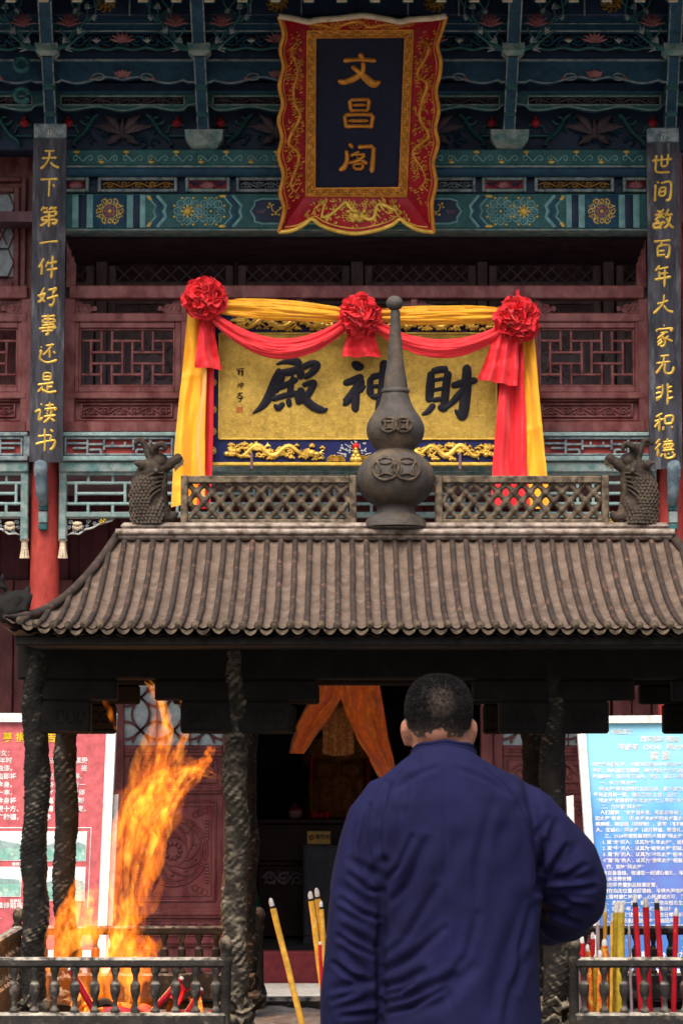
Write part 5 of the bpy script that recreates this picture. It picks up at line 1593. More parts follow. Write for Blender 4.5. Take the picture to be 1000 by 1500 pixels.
# ---------------------------------------------------------------- dragon-wrapped columns
ZL = PZ(940, YF)
def dragon_column(seed, r0, z0, z1, flip):
    m = MB(); nz_, na = 260, 44
    def fn(u, v):
        a = 2 * math.pi * u; z = z0 + (z1 - z0) * v
        hel = a * flip - v * 2 * math.pi * 3.2 + seed + .5 * math.sin(v * 9 + seed)
        body = max(0, math.cos(hel)) ** 1.2
        n1 = noise.noise(Vector((math.cos(a) * 1.6, math.sin(a) * 1.6, z * 26 + seed)))
        n2 = noise.noise(Vector((math.cos(a) * 3.5 + 5, math.sin(a) * 3.5, z * 60 + seed)))
        n3 = noise.noise(Vector((math.cos(a) * 8, math.sin(a) * 8 + 3, z * 150 + seed)))
        scale_ = .05 * math.sin(hel * 9) * math.sin(z * 420) * body
        r = r0 * (.82 + .22 * body + .09 * n1 + .11 * abs(n2) + .08 * n3 + 1.8 * scale_)
        return Vector((r * math.cos(a), r * math.sin(a), z))
    m.grid(fn, na, nz_)
    return m
dc = [dragon_column(.4, .036, ZD - .02, ZL, 1).mesh('dragon_column', smooth=180), dragon_column(2.6, .035, ZD - .02, ZL, -1).mesh('dragon_column', smooth=180)]
M_ash_white = mat('ash_crusted_iron', (.035, .029, .022), (.016, .013, .010), .9, 25, bump=.7, bscale=110, bdist=.005, spec=.2, dust=((.34, .285, .205), -.10, .55, 30), wear=((.30, .25, .18), .53, .61))
for me in dc: me.materials.append(M_ash_iron)
CPX = [52, 345, 811, 1104]
CXS = [PX(p, YF, 1200) for p in CPX]
for j, Y in enumerate((YF, YQ)):
    for i, x in enumerate(CXS):
        o = bpy.data.objects.new('dragon_column', dc[(i + j) % 2]); COL.objects.link(o); o.parent = furn
        o.location = Vector((x, Y, 0)) - furn.location; o.rotation_euler = (0, 0, i * 1.3 + j * 2)
        if j == 0 and i == 1:
            o.material_slots[0].link = 'OBJECT'; o.material_slots[0].material = M_ash_white
        m = MB(); m.ball((x, Y, ZD + .03), (.048, .048, .040), 30, 18); m.ball((x, Y, ZD + .085), (.040, .040, .030), 28, 16)
        for v in m.v: v += Vector((fbm(v * 30), fbm(v * 30 + Vector((9, 0, 0))), fbm(v * 30 + Vector((0, 7, 0))))) * .020
        m.build('column_foot', M_ash_iron, furn, smooth=180)
# ---------------------------------------------------------------- lintels and stepped brackets
zq = lambda py: PZ(py, YF)
Z0, Z1, Z2, Z3 = zq(1075), zq(1027), zq(996), zq(930)
kpx = YF / F
for Y in (YF, YQ):
    m = MB().box(CXS[0] - .05, CXS[3] + .05, Y - .026, Y + .026, Z2, Z3 + .04, .006); m.build('lintel', M_soot, furn, smooth=30)
    for i, x in enumerate(CXS):
        for sg in (-1, 1):
            if (i == 0 and sg < 0) or (i == 3 and sg > 0): continue
            bm_ = MB().box(x, x + sg * 80 * kpx, Y - .028, Y + .028, Z0, Z1, .006)
            # recessed cloud relief on the face of the bracket
            for t in range(3):
                bm_.tube([(x + sg * kpx * (34 + 15 * t + 6 * math.cos(w)), Y - .029, (Z0 + Z1) / 2 + kpx * 12 * math.sin(w) * (1 - w * .08)) for w in [k * .6 for k in range(10)]], .004, 5)
            bm_.tube([(x + sg * 24 * kpx, Y - .029, Z0 + .008), (x + sg * 77 * kpx, Y - .029, Z0 + .008)], .004, 5)
            bm_.build('bracket', M_soot, furn, smooth=30)
            MB().box(x, x + sg * 118 * kpx, Y - .027, Y + .027, Z1 + .0005, Z2 - .0005, .005).build('bracket', M_soot, furn, smooth=30)
for x in (CXS[0], CXS[3]):
    MB().box(x - .024, x + .024, YF + .03, YQ - .03, Z2, Z3 + .03, .006).build('side_lintel', M_soot, furn, smooth=30)
    for a, b2 in ((YF + .03, YF + .15), (YQ - .15, YQ - .03)):
        MB().box(x - .022, x + .022, a, b2, Z0, Z2 - .001, .005).build('bracket', M_soot, furn, smooth=30)
# ---------------------------------------------------------------- roof
YEV = 6.45                               # front eave
ZE = PZ(916, YEV); ZRG = PZ(783, YM)
HWR = 405 * YM / F; HWE = 1.0            # half widths of ridge and eave
DY = YM - YEV
def roof_z(s): return ZE + (ZRG - ZE) * (1 - s) ** 1.8
def roof_pt(x, y):
    s = abs(y - YM) / DY; sx = max(0, (abs(x - FXC) - HWR) / (HWE - HWR))
    q = max(s, sx); lift = .02 * (min(s, sx) ** 3)
    return Vector((x, y, roof_z(min(1, q)) + lift))
SP = 20.8 * YM / F
def roof_skin(u, v):
    x, y = FXC + (u - .5) * 2 * HWE, YEV + v * 2 * DY
    p = roof_pt(x, y); s = abs(y - YM) / DY; sx = max(0, (abs(x - FXC) - HWR) / (HWE - HWR))
    if s >= sx: p.z -= .0085 * math.sin(math.pi * (x - FXC) / SP) ** 2      # hollow channels between the ribs
    p.z += .0015 * fbm(p, 18, 3)
    return p
m = MB(); m.grid(roof_skin, 420, 60)
n = len(m.v)
m.add([v - Vector((0, 0, .022)) for v in m.v], [tuple(reversed(f)) for f in m.f])
roof = m.build('roof', M_iron_roof, furn, smooth=180)
u_ = MB().box(FXC - HWE + .06, FXC + HWE - .06, YEV + .06, YM + DY - .06, ZE - .05, ZE - .03); u_.build('roof_underside', M_soot, roof)
for Y, s2 in ((YEV + .03, 1), (YM + DY - .03, -1)):
    MB().box(FXC - HWE + .03, FXC + HWE - .03, Y - .012, Y + .012, ZE - .05, ZE - .025, .004).build('eave_board', M_soot, roof)
SP = 20.8 * YM / F
ks = int(HWE / SP)
tro = random.Random(11)
for k in range(-ks, ks + 1):
    x = FXC + k * SP
    sx = max(0, (abs(x - FXC) - HWR) / (HWE - HWR))
    if sx > .96: continue
    for side in (-1, 1):
        pts = []; rr = []
        npt = 14
        for i in range(npt + 1):
            s = sx + (1 - sx) * i / npt if sx > 0 else i / npt
            y = YM + side * (-s * DY) * 1.0
            p = roof_pt(x, YM - s * DY if side < 0 else YM + s * DY)
            pts.append(p + Vector((tro.uniform(-.0009, .0009), 0, .002 + tro.uniform(-.0006, .0006)))); rr.append(.0079 + tro.uniform(-.0004, .0004))
        o = MB().tube(pts, rr, 9, ref=(0, -.3, 1)); o.build('tile_rib', M_iron_rib, roof, smooth=60)
        if side < 0:                     # round end tile and the drip tile beside it
            e = pts[-1]
            e = e + Vector((tro.uniform(-.0012, .0012), 0, tro.uniform(-.002, .0015)))
            t = MB(); t.tube([e + Vector((0, .012, 0)), e + Vector((0, -.006, -.001)), e + Vector((0, -.010, -.001))], [.0108, .0108, .008], 12, ref=(0, 0, 1))
            t.ball(e + Vector((0, -.010, -.001)), (.006, .003, .006), 8, 5)
            t.build('end_tile', M_iron_brown, roof, smooth=50)
            d = MB(); xm = x + SP / 2
            if xm < FXC + HWE:
                z = e.z - .004
                out = [(-.019, .0), (-.014, -.005), (-.008, -.009), (0, -.011), (.008, -.009), (.014, -.005), (.019, 0), (.018, -.007), (.013, -.014), (.007, -.0195), (0, -.022), (-.007, -.0195), (-.013, -.014), (-.018, -.007)]
                d.prism([(xm + a, z + c) for a, c in out], e.y - .004, e.y + .010); d.build('drip_tile', M_iron_brown, roof, smooth=40)
# hip ridges and side ribs
for sx in (-1, 1):
    for sy in (-1, 1):
        pts = [roof_pt(FXC + sx * (HWR + (HWE - HWR) * t), YM + sy * DY * t) + Vector((0, 0, .004)) for t in [.985 * i / 20 for i in range(21)]]
        MB().tube(pts, [.0125 if i < 18 else .0125 - .003 * (i - 17) for i in range(21)], 10, ref=(0, 0, 1)).build('hip_ridge', M_iron_rib, roof, smooth=60)
    for k in range(-17, 18):
        y = YM + k * .042
        s0 = abs(y - YM) / DY
        if s0 > .95: continue
        pts = [roof_pt(FXC + sx * (HWR + (HWE - HWR) * (s0 + (1 - s0) * i / 8)), y) + Vector((0, 0, .002)) for i in range(9)]
        MB().tube(pts, .0098, 8, ref=(0, 0, 1)).build('tile_rib', M_iron_rib, roof, smooth=60)
# ridge
m = MB(); zr0, zr1 = PZ(786, YM - .03), PZ(765, YM - .03)
m.box(FXC - HWR - .005, FXC + HWR + .005, YM - .040, YM + .040, zr0 - .01, zr0 + (zr1 - zr0) * .55, .008)
m.box(FXC - HWR + .006, FXC + HWR - .006, YM - .030, YM + .030, zr0 + (zr1 - zr0) * .5, zr1, .010)
m.tube([(FXC - HWR - .006, YM - .040, zr0 + .012), (FXC + HWR + .006, YM - .040, zr0 + .012)], .009, 10)
m.build('ridge', M_iron_roof, furn, smooth=40)
# pierced ridge panels
def ridge_panel(pa, pb):
    x0, x1 = PX(pa, YM, 730), PX(pb, YM, 730); z0, z1 = zr1 - .002, PZ(697, YM)
    f = MB()
    t = .020
    f.box(x0, x0 + t, YM - .018, YM + .018, z0, z1, .003); f.box(x1 - t, x1, YM - .018, YM + .018, z0, z1, .003)
    f.box(x0 + t, x1 - t, YM - .016, YM + .016, z1 - .022, z1 - .001, .003); f.box(x0 + t, x1 - t, YM - .016, YM + .016, z0, z0 + .012, .003)
    fo = f.build('ridge_panel', M_iron_brown, furn, smooth=30)
    a0, a1, c0, c1 = x0 + t, x1 - t, z0 + .012, z1 - .022
    n = 10; s = (a1 - a0) / n; h = (c1 - c0) / 2
    m = MB()
    for i in range(n + 1):
        for j in range(3):
            cx, cz = a0 + i * s, c0 + j * h
            for k in range(4):
                q = math.pi / 4 + k * math.pi / 2
                ex, ez = cx + s / 2 * math.copysign(1, math.cos(q)), cz + h / 2 * math.copysign(1, math.sin(q))
                if not (a0 - 1e-4 <= ex <= a1 + 1e-4 and c0 - 1e-4 <= ez <= c1 + 1e-4): continue
                m.tube([(cx, YM, cz), ((cx + ex) / 2, YM, (cz + ez) / 2), (ex, YM, ez)], [(.011, .009), (.0070, .008), (.011, .009)], 6)
    for i in range(n + 1):
        for j in range(3): 
            m.ball((a0 + i * s, YM, c0 + j * h), (.0125, .011, .0125), 8, 6)
    for i in range(n):
        for j in range(2):
            m.ball((a0 + (i + .5) * s, YM, c0 + (j + .5) * h), (.0125, .011, .0125), 8, 6)
    m.build('lattice', M_iron_brown, fo, smooth=60)
ridge_panel(265, 522); ridge_panel(637, 891)
# gourd finial
FX = PX(579, YM, 600); fz = lambda py: PZ(py, YM); fk = YM / F
profile = [(47, 772), (46, 769), (43, 762), (36, 756), (30, 752), (28, 746), (30, 741), (40, 735), (50, 724), (56, 711), (57.5, 699), (55, 687), (48, 676), (38, 668), (31, 663), (28, 660.5), (29, 658), (34, 652), (40, 642), (42.5, 632), (41.5, 622), (37, 612), (30, 602), (24, 592), (20.5, 580), (18.5, 572), (17, 560), (14, 540), (11.5, 520), (9.5, 500), (8.2, 480), (7.2, 463), (7.0, 455)]
pr = [(r * fk, fz(y)) for r, y in profile]
pr = [(max(.001, a), b_) for a, b_ in catmull(pr, 3)]
g_ = MB().lathe(pr, FX, YM, 48)
for v in g_.v: v.x += .0012 * fbm(v, 20, 3)
gourd = g_.build('gourd_finial', M_iron_grey, furn, smooth=60)
MB().ball((FX - .002, YM, fz(444)), (.0245, .0245, .0215), 24, 14).build('knob', M_iron_grey, gourd, smooth=180)
MB().lathe([(.0395, fz(575)), (.0408, fz(573)), (.0395, fz(571)), (.036, fz(569.5))], FX, YM, 32).build('collar', M_iron_grey, gourd, smooth=60)
def surf_r(z):
    for (ra, za), (rb, zb2) in zip(pr[:-1], pr[1:]):
        if min(za, zb2) <= z <= max(za, zb2): return ra + (rb - ra) * (z - za) / ((zb2 - za) or 1)
    return .05
def on_gourd(dx, dz, cpy, lift):
    z = fz(cpy) + dz; r = surf_r(z) + lift; x = max(-r * .98, min(r * .98, dx))
    return Vector((FX + x, YM - math.sqrt(max(0, r * r - x * x)), z))
for cpy, R, sep in ((627, 10.5, 10.5), (692, 16.5, 15.5)):
    m = MB(); R *= fk; sep *= fk
    for sg in (-1, 1):
        c = sg * sep
        n = 28
        m.tube([on_gourd(c + R * 1.12 * math.cos(2 * math.pi * i / n), R * math.sin(2 * math.pi * i / n), cpy, .002) for i in range(n)], .0042, 7, closed=True)
        for k in range(4):
            q = k * math.pi / 2 + math.pi / 4
            a = (c + R * 1.12 * math.cos(q), R * math.sin(q)); b2 = (c + R * 1.12 * math.cos(q + math.pi / 2), R * math.sin(q + math.pi / 2))
            pts = []
            for i in range(9):
                t = i / 8; x, z = lerp(a, b2, t); bow = -.42 * math.sin(math.pi * t)
                mx, mz = (a[0] + b2[0]) / 2 - c, (a[1] + b2[1]) / 2
                pts.append(on_gourd(x + mx * bow * .9, z + mz * bow * .9, cpy, .002))
            m.tube(pts, .0034, 7)
    m.build('coin_relief', M_iron_brown, gourd, smooth=60)
# ---------------------------------------------------------------- ridge dragons
M_scale = mat('scale_iron', (.052, .039, .028), (.030, .022, .016), .75, 20, bump=.3, bscale=110, bdist=.003, c3=(.085, .062, .038), c3t=(.56, .7), c3scale=30)
def ridge_dragon(flip):
    """left one as seen in the photograph, looking towards the middle; flip mirrors it"""
    def Q(px, py, d=0.0):
        p = P(px, py, YM); x = p.x
        if flip: x = 2 * (FXC - .002) - x
        return Vector((x, YM + d, p.z))
    k = YM / F
    m = MB()
    body = catmull([(222, 766, 32), (217, 740, 28), (215, 715, 25), (220, 696, 22), (230, 682, 18)], 5)
    m.tube([Q(a, b_) for a, b_, r in body], [(r * k, 17 * k) for a, b_, r in body], 18)
    m.tube([Q(246, 762), Q(239, 740), Q(238, 716), Q(240, 702), Q(239, 690)], [(9 * k, 13 * k), (8 * k, 12 * k), (7 * k, 12 * k), (6 * k, 11 * k), (6 * k, 10 * k)], 12)
    m.tube([Q(240, 766), Q(253, 757), Q(260, 750)], [(9 * k, 11 * k), (8 * k, 10 * k), (3 * k, 4 * k)], 10)
    # upper jaw, raised snout
    m.tube([Q(230, 688), Q(242, 684), Q(254, 677), Q(263, 670), Q(266, 668)], [(11 * k, 14 * k), (9 * k, 11 * k), (8 * k, 9 * k), (8 * k, 9 * k), (5 * k, 5 * k)], 12)
    m.ball(Q(262, 676), (6 * k, 8 * k, 7 * k), 10, 8)
    m.ball(Q(234, 676), (13 * k, 15 * k, 13 * k), 14, 10)
    # two curled horns
    for pts, d in (([(227, 684), (218, 668), (212, 652), (205, 643), (199, 645), (197, 651)], .03), ([(232, 678), (227, 664), (230, 655), (239, 652), (243, 656), (242, 662)], -.03)):
        cp = catmull([(a, b_, 0) for a, b_ in pts], 5)
        m.tube([Q(a, b_, d * min(1, i / 10)) for i, (a, b_, _) in enumerate(cp)], [(6.4 - 3.0 * i / len(cp)) * k * (1 if i < len(cp) - 2 else .7) for i in range(len(cp))], 10)
    m.tube([Q(222, 660), Q(220, 652), Q(223, 645)], [5 * k, 3 * k, 1 * k], 8)
    # ear
    m.tube([Q(220, 688, -.012), Q(208, 682, -.03), (Q(197, 679, -.035))], [(5 * k, 6 * k), (7 * k, 4 * k), (2 * k, 2 * k)], 10)
    # brow
    m.ball(Q(229, 690, -.03), (4 * k, 5 * k, 4 * k), 8, 6)
    sk = remeshed(m, .0029, 4)
    N_ = vnormals(sk)
    for i, v in enumerate(sk.v):
        px, py = pix(v)
        if flip: px = 2 * 577.5 - px
        if py > 697 and px < 243:        # overlapping scales, with a carved mane line
            r_ = math.floor(py / 4.6); best = 0
            for rr_ in (r_ - 1, r_):
                c_ = px / 6.4 + (.5 if rr_ % 2 else 0); fx = (c_ % 1) - .5; fy = py / 4.6 - rr_
                q_ = (fx * 2) ** 2 + ((fy - .3) / 1.25) ** 2
                if q_ < 1: best = max(best, (1 - q_) ** .5 * (.5 + .35 * fy))
            d = .0015 * fbm(v, 45, 3)
            t = (px - 205) + (770 - py) * .55
            d += .0015 * max(0, math.sin(t / 7 + 2 * noise.noise(v * 25))) * (1 if 205 < px < 240 else 0)
        else: d = .0012 * fbm(v, 90, 3)
        sk.v[i] = v + N_[i] * d
    o = sk.build('ridge_dragon', M_iron_brown, furn, smooth=60)
    sc2 = MB(); rs_ = random.Random(6)
    def hwid(py):
        for (a0, b0, r0_), (a1, b1, r1_) in zip(body[:-1], body[1:]):
            if b1 <= py <= b0:
                f_ = (b0 - py) / ((b0 - b1) or 1); return a0 + (a1 - a0) * f_, r0_ + (r1_ - r0_) * f_
        return body[-1][0], body[-1][2]
    for row in range(14):
        py = 701 + row * 4.9
        c0, h0 = hwid(py)
        for col_ in range(-7, 8):
            dx = col_ * 5.4 + (2.7 if row % 2 else 0)
            if abs(dx) > h0 * .93 or c0 + dx > 240: continue
            if abs((c0 + dx - 226) - (735 - py) * .35) < 6 and row < 9: continue
            dep = 17 * k * math.sqrt(1 - (dx / h0) ** 2)
            p_ = Q(c0 + dx + rs_.uniform(-.5, .5), py + rs_.uniform(-.5, .5), -dep - .001)
            sc2.tube([p_ + Vector((0, .002, .006)), p_ + Vector((0, -.0025, 0)), p_ + Vector((0, -.0045, -.0055)), p_ + Vector((0, .001, -.0072))], [(.0035, .002), (.0056, .0026), (.0048, .0022), (.002, .001)], 7)
    for t_ in range(5):                  # strands of the mane
        pts_ = catmull([(216 - t_ * 1.5, 742 - t_ * 9, 0), (224, 728 - t_ * 8, 0), (236 + t_, 718 - t_ * 6, 0)], 5)
        sc2.tube([Q(a_, b_, -17 * k * math.sqrt(max(.05, 1 - ((a_ - 218) / 27) ** 2)) - .003) for a_, b_, _ in pts_], [.0038 * math.sin(math.pi * (.15 + .7 * i_ / len(pts_))) for i_ in range(len(pts_))], 7)
    so_ = sc2.build('scales', M_scale, o, smooth=60); so_['kind'] = 'stuff'
    e = MB(); e.ball(Q(230, 692, -.043), (3.6 * k, 3.6 * k, 3.6 * k), 12, 8); e.build('eye', M_iron_grey, o, smooth=180)
    t = MB()
    for i in range(5):
        a = Q(257 + 2.6 * i, 686 - 2.2 * i, -.008); t.tube([a + Vector((0, 0, .006)), a - Vector((0, 0, .010))], [.0045, .001], 6)
    t.build('teeth', M_iron_brown, o)
ridge_dragon(False); ridge_dragon(True)
# beast on the roof corner
def corner_beast(flip):
    def Q(px, py, d=0.0):
        p = P(px, py, 6.62); x = p.x
        if flip: x = 2 * FXC - x
        return Vector((x, 6.62 + d, p.z))
    k = 6.62 / F; rn = random.Random(5)
    m = MB(); m.ball(Q(14, 892), (26 * k, 16 * k, 20 * k), 14, 10); m.ball(Q(26, 880), (18 * k, 14 * k, 16 * k), 14, 10)
    m.tube([Q(20, 905), Q(14, 895)], 20 * k, 10)
    for i in range(9):
        a, b_ = -6 + 6 * i, 868 + rn.uniform(-6, 8)
        m.tube([Q(a - 6, b_ + 26, rn.uniform(-.02, .02)), Q(a, b_ + 10, rn.uniform(-.02, .02)), Q(a + 5, b_, 0)], [8 * k, 6 * k, 2.5 * k], 8)
    m.tube([Q(28, 880), Q(38, 868), Q(45, 858)], [9 * k, 6 * k, 2 * k], 8); m.tube([Q(4, 862), Q(2, 848), Q(5, 840)], [6 * k, 4 * k, 1.5 * k], 8)
    m.ball(Q(40, 884), (6 * k, 6 * k, 5 * k), 8, 6)
    sk = remeshed(m, .005, 2)
    for i, v in enumerate(sk.v): sk.v[i] = v + Vector((0, -1, 0)) * .004 * fbm(v, 60, 3)
    sk.build('roof_beast', M_soot, furn, smooth=60)
corner_beast(False); corner_beast(True)
# ================================================================ altar inside the hall
M_altar = mat('altar_lacquer', (.045, .014, .014), (.03, .010, .010), .35, 4, bump=.05)
M_curtain = mat('orange_curtain', (.82, .17, .012), (.70, .13, .010), .6, 6, bump=.15, bscale=90, sheen=.3)
M_cabinet = mat('grey_cabinet', (.085, .085, .10), (.065, .065, .08), .4, 3, bump=.03)
YA = 19.3
AX = lambda px: PX(px, YA, 1200); AZ = lambda py: PZ(py, YA)
kA = YA / F
alt = empty('altar_table', (AX(530), YA + .3, .08), 'dark lacquered altar table deep inside the doorway', 'table')
MB().box(AX(366), AX(700), YA - .04, YA + .62, AZ(1207), AZ(1200), .006).build('table_top', M_altar, alt, smooth=30)
MB().box(AX(372), AX(694), YA + .02, YA + .58, AZ(1262), AZ(1208), .006).build('apron', M_altar, alt, smooth=30)
MB().box(AX(372), AX(694), YA + .0, YA + .58, AZ(1268), AZ(1263), .004).build('rail', M_maroon_dark, alt, smooth=30)
MB().box(AX(374), AX(692), YA + .06, YA + .56, .10, AZ(1269), .004).build('carved_front', M_altar, alt, smooth=30)
m = MB(); relief_scroll(m, AX(385), AX(445), AZ(1300), AZ(1274), YA + .055, 3, .014, .02); m.build('carving', M_oldwood, alt, smooth=50)
for px in (372, 694):
    MB().box(AX(px) - .035, AX(px) + .035, YA - .03, YA + .05, .08, AZ(1208), .006).build('leg', M_altar, alt, smooth=30)
cab = empty('metal_cabinet', (AX(475), YA - .3, .08), 'plain grey cabinet in front of the altar, with a gold notice', 'cabinet')
MB().box(AX(445), AX(520), YA - .42, YA - .08, .08, PZ(1238, YA - .42), .006).build('body', M_cabinet, cab, smooth=30)
MB().box(AX(447), AX(518), YA - .432, YA - .421, .14, PZ(1241, YA - .42), .004).build('door', M_cabinet, cab, smooth=30)
MB().box(AX(484), AX(487), YA - .445, YA - .433, AZ(1300), AZ(1285), .002).build('handle', M_oldwood, cab)
M_goldcard = mat('gold_card', (.72, .46, .13), (.66, .40, .10), .4, 5, bump=.02)
nt = empty('gold_notice', P(466, 1236, YA - .46), 'small gold notice card on the grey cabinet before the altar', 'sign')
MB().box(PX(450, YA - .45, 1226), PX(484, YA - .45, 1226), YA - .455, YA - .446, PZ(1237, YA - .45), PZ(1218, YA - .45), .001).build('card', M_goldcard, nt)
tx = text_mb('请勿拍照', 7.5 * kA); 
for v in tx.v: v += Vector((PX(461, YA - .456, 1226), YA - .4565, PZ(1229, YA - .456)))
tx.build('lettering', M_ink, nt, recalc=False)
m = MB(); ring2(m, PX(456, YA - .456, 1226), PZ(1227, YA - .456), YA - .456, 3.2 * kA, .004, 16); m.tube([P(454, 1229, YA - .457), P(458, 1224, YA - .457)], .004, 5); m.build('symbol', mat('notice_red', (.4, .03, .02)), nt)
bo = empty('offering_bowl', P(432, 1200, YA + .1), 'small pale pink lidded bowl on the altar table', 'bowl')
c = P(432, 1200, YA + .1); M_pinkp = mat('pink_porcelain', (.55, .30, .30), rough=.25, bump=0)
MB().lathe([(.02, c.z), (.035, c.z + .004), (.054, c.z + .03), (.056, c.z + .062), (.052, c.z + .064)], c.x, c.y, 20).build('body', M_pinkp, bo, smooth=50)
MB().lathe([(.052, c.z + .064), (.04, c.z + .082), (.012, c.z + .09), (.010, c.z + .10), (.016, c.z + .108), (.010, c.z + .118)], c.x, c.y, 20).build('lid', mat('red_lid', (.35, .04, .03), rough=.3), bo, smooth=50)
M_apple = mat('red_apple', (.55, .02, .015), (.45, .05, .015), .3, 30, bump=0)
for i, (px, lab) in enumerate(((461, 'left red apple beside the pink bowl on the altar'), (470, 'middle red apple on the altar table'), (479, 'right red apple on the altar table'))):
    c = P(px, 1200, YA + .08 + .03 * (i % 2)); r = .030
    a = MB().lathe([(.010, c.z + .0), (.020, c.z + .003), (r, c.z + .025), (r * 1.02, c.z + .036), (r * .8, c.z + .055), (.012, c.z + .058), (.004, c.z + .052)], c.x, c.y, 16)
    o = empty('apple', c, lab, 'apple', 'apples on the altar'); a.build('fruit', M_apple, o, smooth=180)
    MB().tube([(c.x, c.y, c.z + .05), (c.x + .004, c.y, c.z + .068)], .002, 5).build('stalk', M_darkwood, o)
M_candle = mat('red_candle', (.30, .012, .016), (.24, .01, .012), .4, 10, bump=.03)
for px, lab in ((456, 'left red candle on a tall stand on the altar'), (540, 'right red candle on a tall stand on the altar')):
    c = P(px, 1200, YA + .25); cd = empty('altar_candle', c, lab, 'candle', 'candles on the altar')
    MB().lathe([(.045, c.z), (.04, c.z + .01), (.012, c.z + .03), (.010, PZ(1152, YA + .25)), (.03, PZ(1150, YA + .25)), (.03, PZ(1148, YA + .25))], c.x, c.y, 14).build('stand', M_gold_dull, cd, smooth=50)
    MB().lathe([(.020, PZ(1148, YA + .25)), (.021, PZ(1112, YA + .25)), (.016, PZ(1110, YA + .25))], c.x, c.y, 14).build('wax', M_candle, cd, smooth=50)
    MB().tube([(c.x, c.y, PZ(1110, YA + .25)), (c.x + .002, c.y, PZ(1106, YA + .25))], .002, 5).build('wick', M_ink, cd)
# shrine figure in an embroidered robe
st = empty('shrine_figure', P(495, 1200, YA + .42), 'robed shrine figure half hidden by the orange curtains', 'statue')
sx, sy, sz = AX(495), YA + .42, AZ(1200)
M_robe = mat('embroidered_robe', (.30, .10, .02), (.18, .05, .012), .5, 40, bump=.3, bscale=120, c3=(.40, .22, .05), c3t=(.55, .65), c3scale=60)
rb = MB()
rb.tube([(sx, sy, sz), (sx, sy, sz + .25), (sx, sy - .01, sz + .45), (sx, sy, sz + .60), (sx, sy, sz + .66)], [(.26, .16), (.24, .16), (.19, .12), (.16, .10), (.06, .06)], 18)
for s2 in (-1, 1):
    rb.tube([(sx + s2 * .13, sy, sz + .58), (sx + s2 * .22, sy - .03, sz + .42), (sx + s2 * .12, sy - .14, sz + .36), (sx + s2 * .02, sy - .16, sz + .37)], [.06, .065, .07, .05], 12)
rb = remeshed(rb, .012, 3)
for i, v in enumerate(rb.v): rb.v[i] = v + Vector((0, .01 * math.sin(v.x * 60 + v.z * 6), 0))
rb.build('robe', M_robe, st, smooth=180)
hd = MB(); hd.ball((sx, sy - .01, sz + .76), (.075, .08, .10), 18, 12); hd.tube([(sx, sy, sz + .64), (sx, sy, sz + .70)], .04, 10); hd.ball((sx, sy - .09, sz + .755), (.012, .015, .018), 8, 6)
remeshed(hd, .009, 2).build('head', M_gold_dull, st, smooth=180)
MB().lathe([(.085, sz + .80), (.09, sz + .83), (.07, sz + .90), (.03, sz + .94)], sx, sy, 18).build('headdress', M_gold_dull, st, smooth=50)
# curtains: two gathered drapes pulled aside and a short hanging banner
YCu = 17.0
def curtain(name, lab, fn, nu=46, nv=40):
    o = MB(); sheet(o, fn, nu, nv, .006); ob = o.build(name, M_curtain, None, smooth=180); tag(ob, lab, 'curtain', 'orange shrine curtains'); return ob
def drape(x_top0, x_top1, ys, seed):
    """ys: list of (py, x0, x1)"""
    def fn(u, v):
        q = v * (len(ys) - 1); i = min(int(q), len(ys) - 2); f = q - i
        py = ys[i][0] + (ys[i + 1][0] - ys[i][0]) * f
        a = ys[i][1] + (ys[i + 1][1] - ys[i][1]) * f; b_ = ys[i][2] + (ys[i + 1][2] - ys[i][2]) * f
        d = .030 * math.sin(u * 12 + seed + 2.2 * math.sin(v * 3) + 2 * fbm((u * 2, v * 3, seed + 4), 1, 2)) + .03 * fbm((u * 3, v * 2, seed), 1.5, 2)
        p = P(a + (b_ - a) * u, py, YCu); return (p.x, YCu + d, p.z)
    return fn
curtain('curtain', 'left orange curtain drawn aside over the altar', drape(0, 0, [(1003, 466, 500), (1025, 454, 498), (1045, 444, 488), (1065, 434, 474), (1085, 428, 458), (1104, 424, 444)], 1))
curtain('curtain', 'right orange curtain drawn aside over the altar', drape(0, 0, [(1003, 497, 556), (1025, 500, 560), (1050, 508, 564), (1080, 522, 568), (1110, 540, 576), (1140, 556, 582)], 2))
bn = MB(); sheet(bn, lambda u, v: Vector(P(472 + 46 * u, 1034 + 70 * v + 4 * math.sin(math.pi * u), YCu + .10)) + Vector((0, .012 * math.sin(u * 12), 0)), 24, 24, .005)
ob = bn.build('hanging_banner', M_robe, None, smooth=180); tag(ob, 'short embroidered banner hanging between the orange curtains', 'banner')
rod = MB().tube([(AX(370), YCu + .02, PZ(1000, YCu)), (AX(700), YCu + .02, PZ(1000, YCu))], .02, 8); 
ro = rod.build('curtain_rod', M_altar, None, smooth=50); tag(ro, 'dark rod above the orange curtains inside the doorway', 'rod')
MB().box(AX(440), AX(442), YCu, YCu + .02, PZ(998, YCu), 2.9).build('rod_hanger', M_altar, ro)
# green canister by the door post
gc = empty('green_canister', P(374, 1318, 18.2), 'small green canister standing at the left inside the doorway', 'canister')
c = P(372, 1310, 18.4); zb0 = .08
MB().lathe([(.045, zb0), (.05, zb0 + .02), (.05, zb0 + .36), (.02, zb0 + .41), (.02, zb0 + .44)], c.x, c.y, 18).build('body', mat('green_enamel', (.02, .11, .04), rough=.35), gc, smooth=50)
MB().box(c.x - .02, c.x + .03, c.y - .056, c.y - .050, zb0 + .2, zb0 + .3).build('label_patch', M_white_paint, gc)
gc.location = (c.x, c.y, zb0)
for ch in gc.children: 
    for v in ch.data.vertices: v.co += P(374, 1318, 18.2) - Vector((c.x, c.y, zb0))

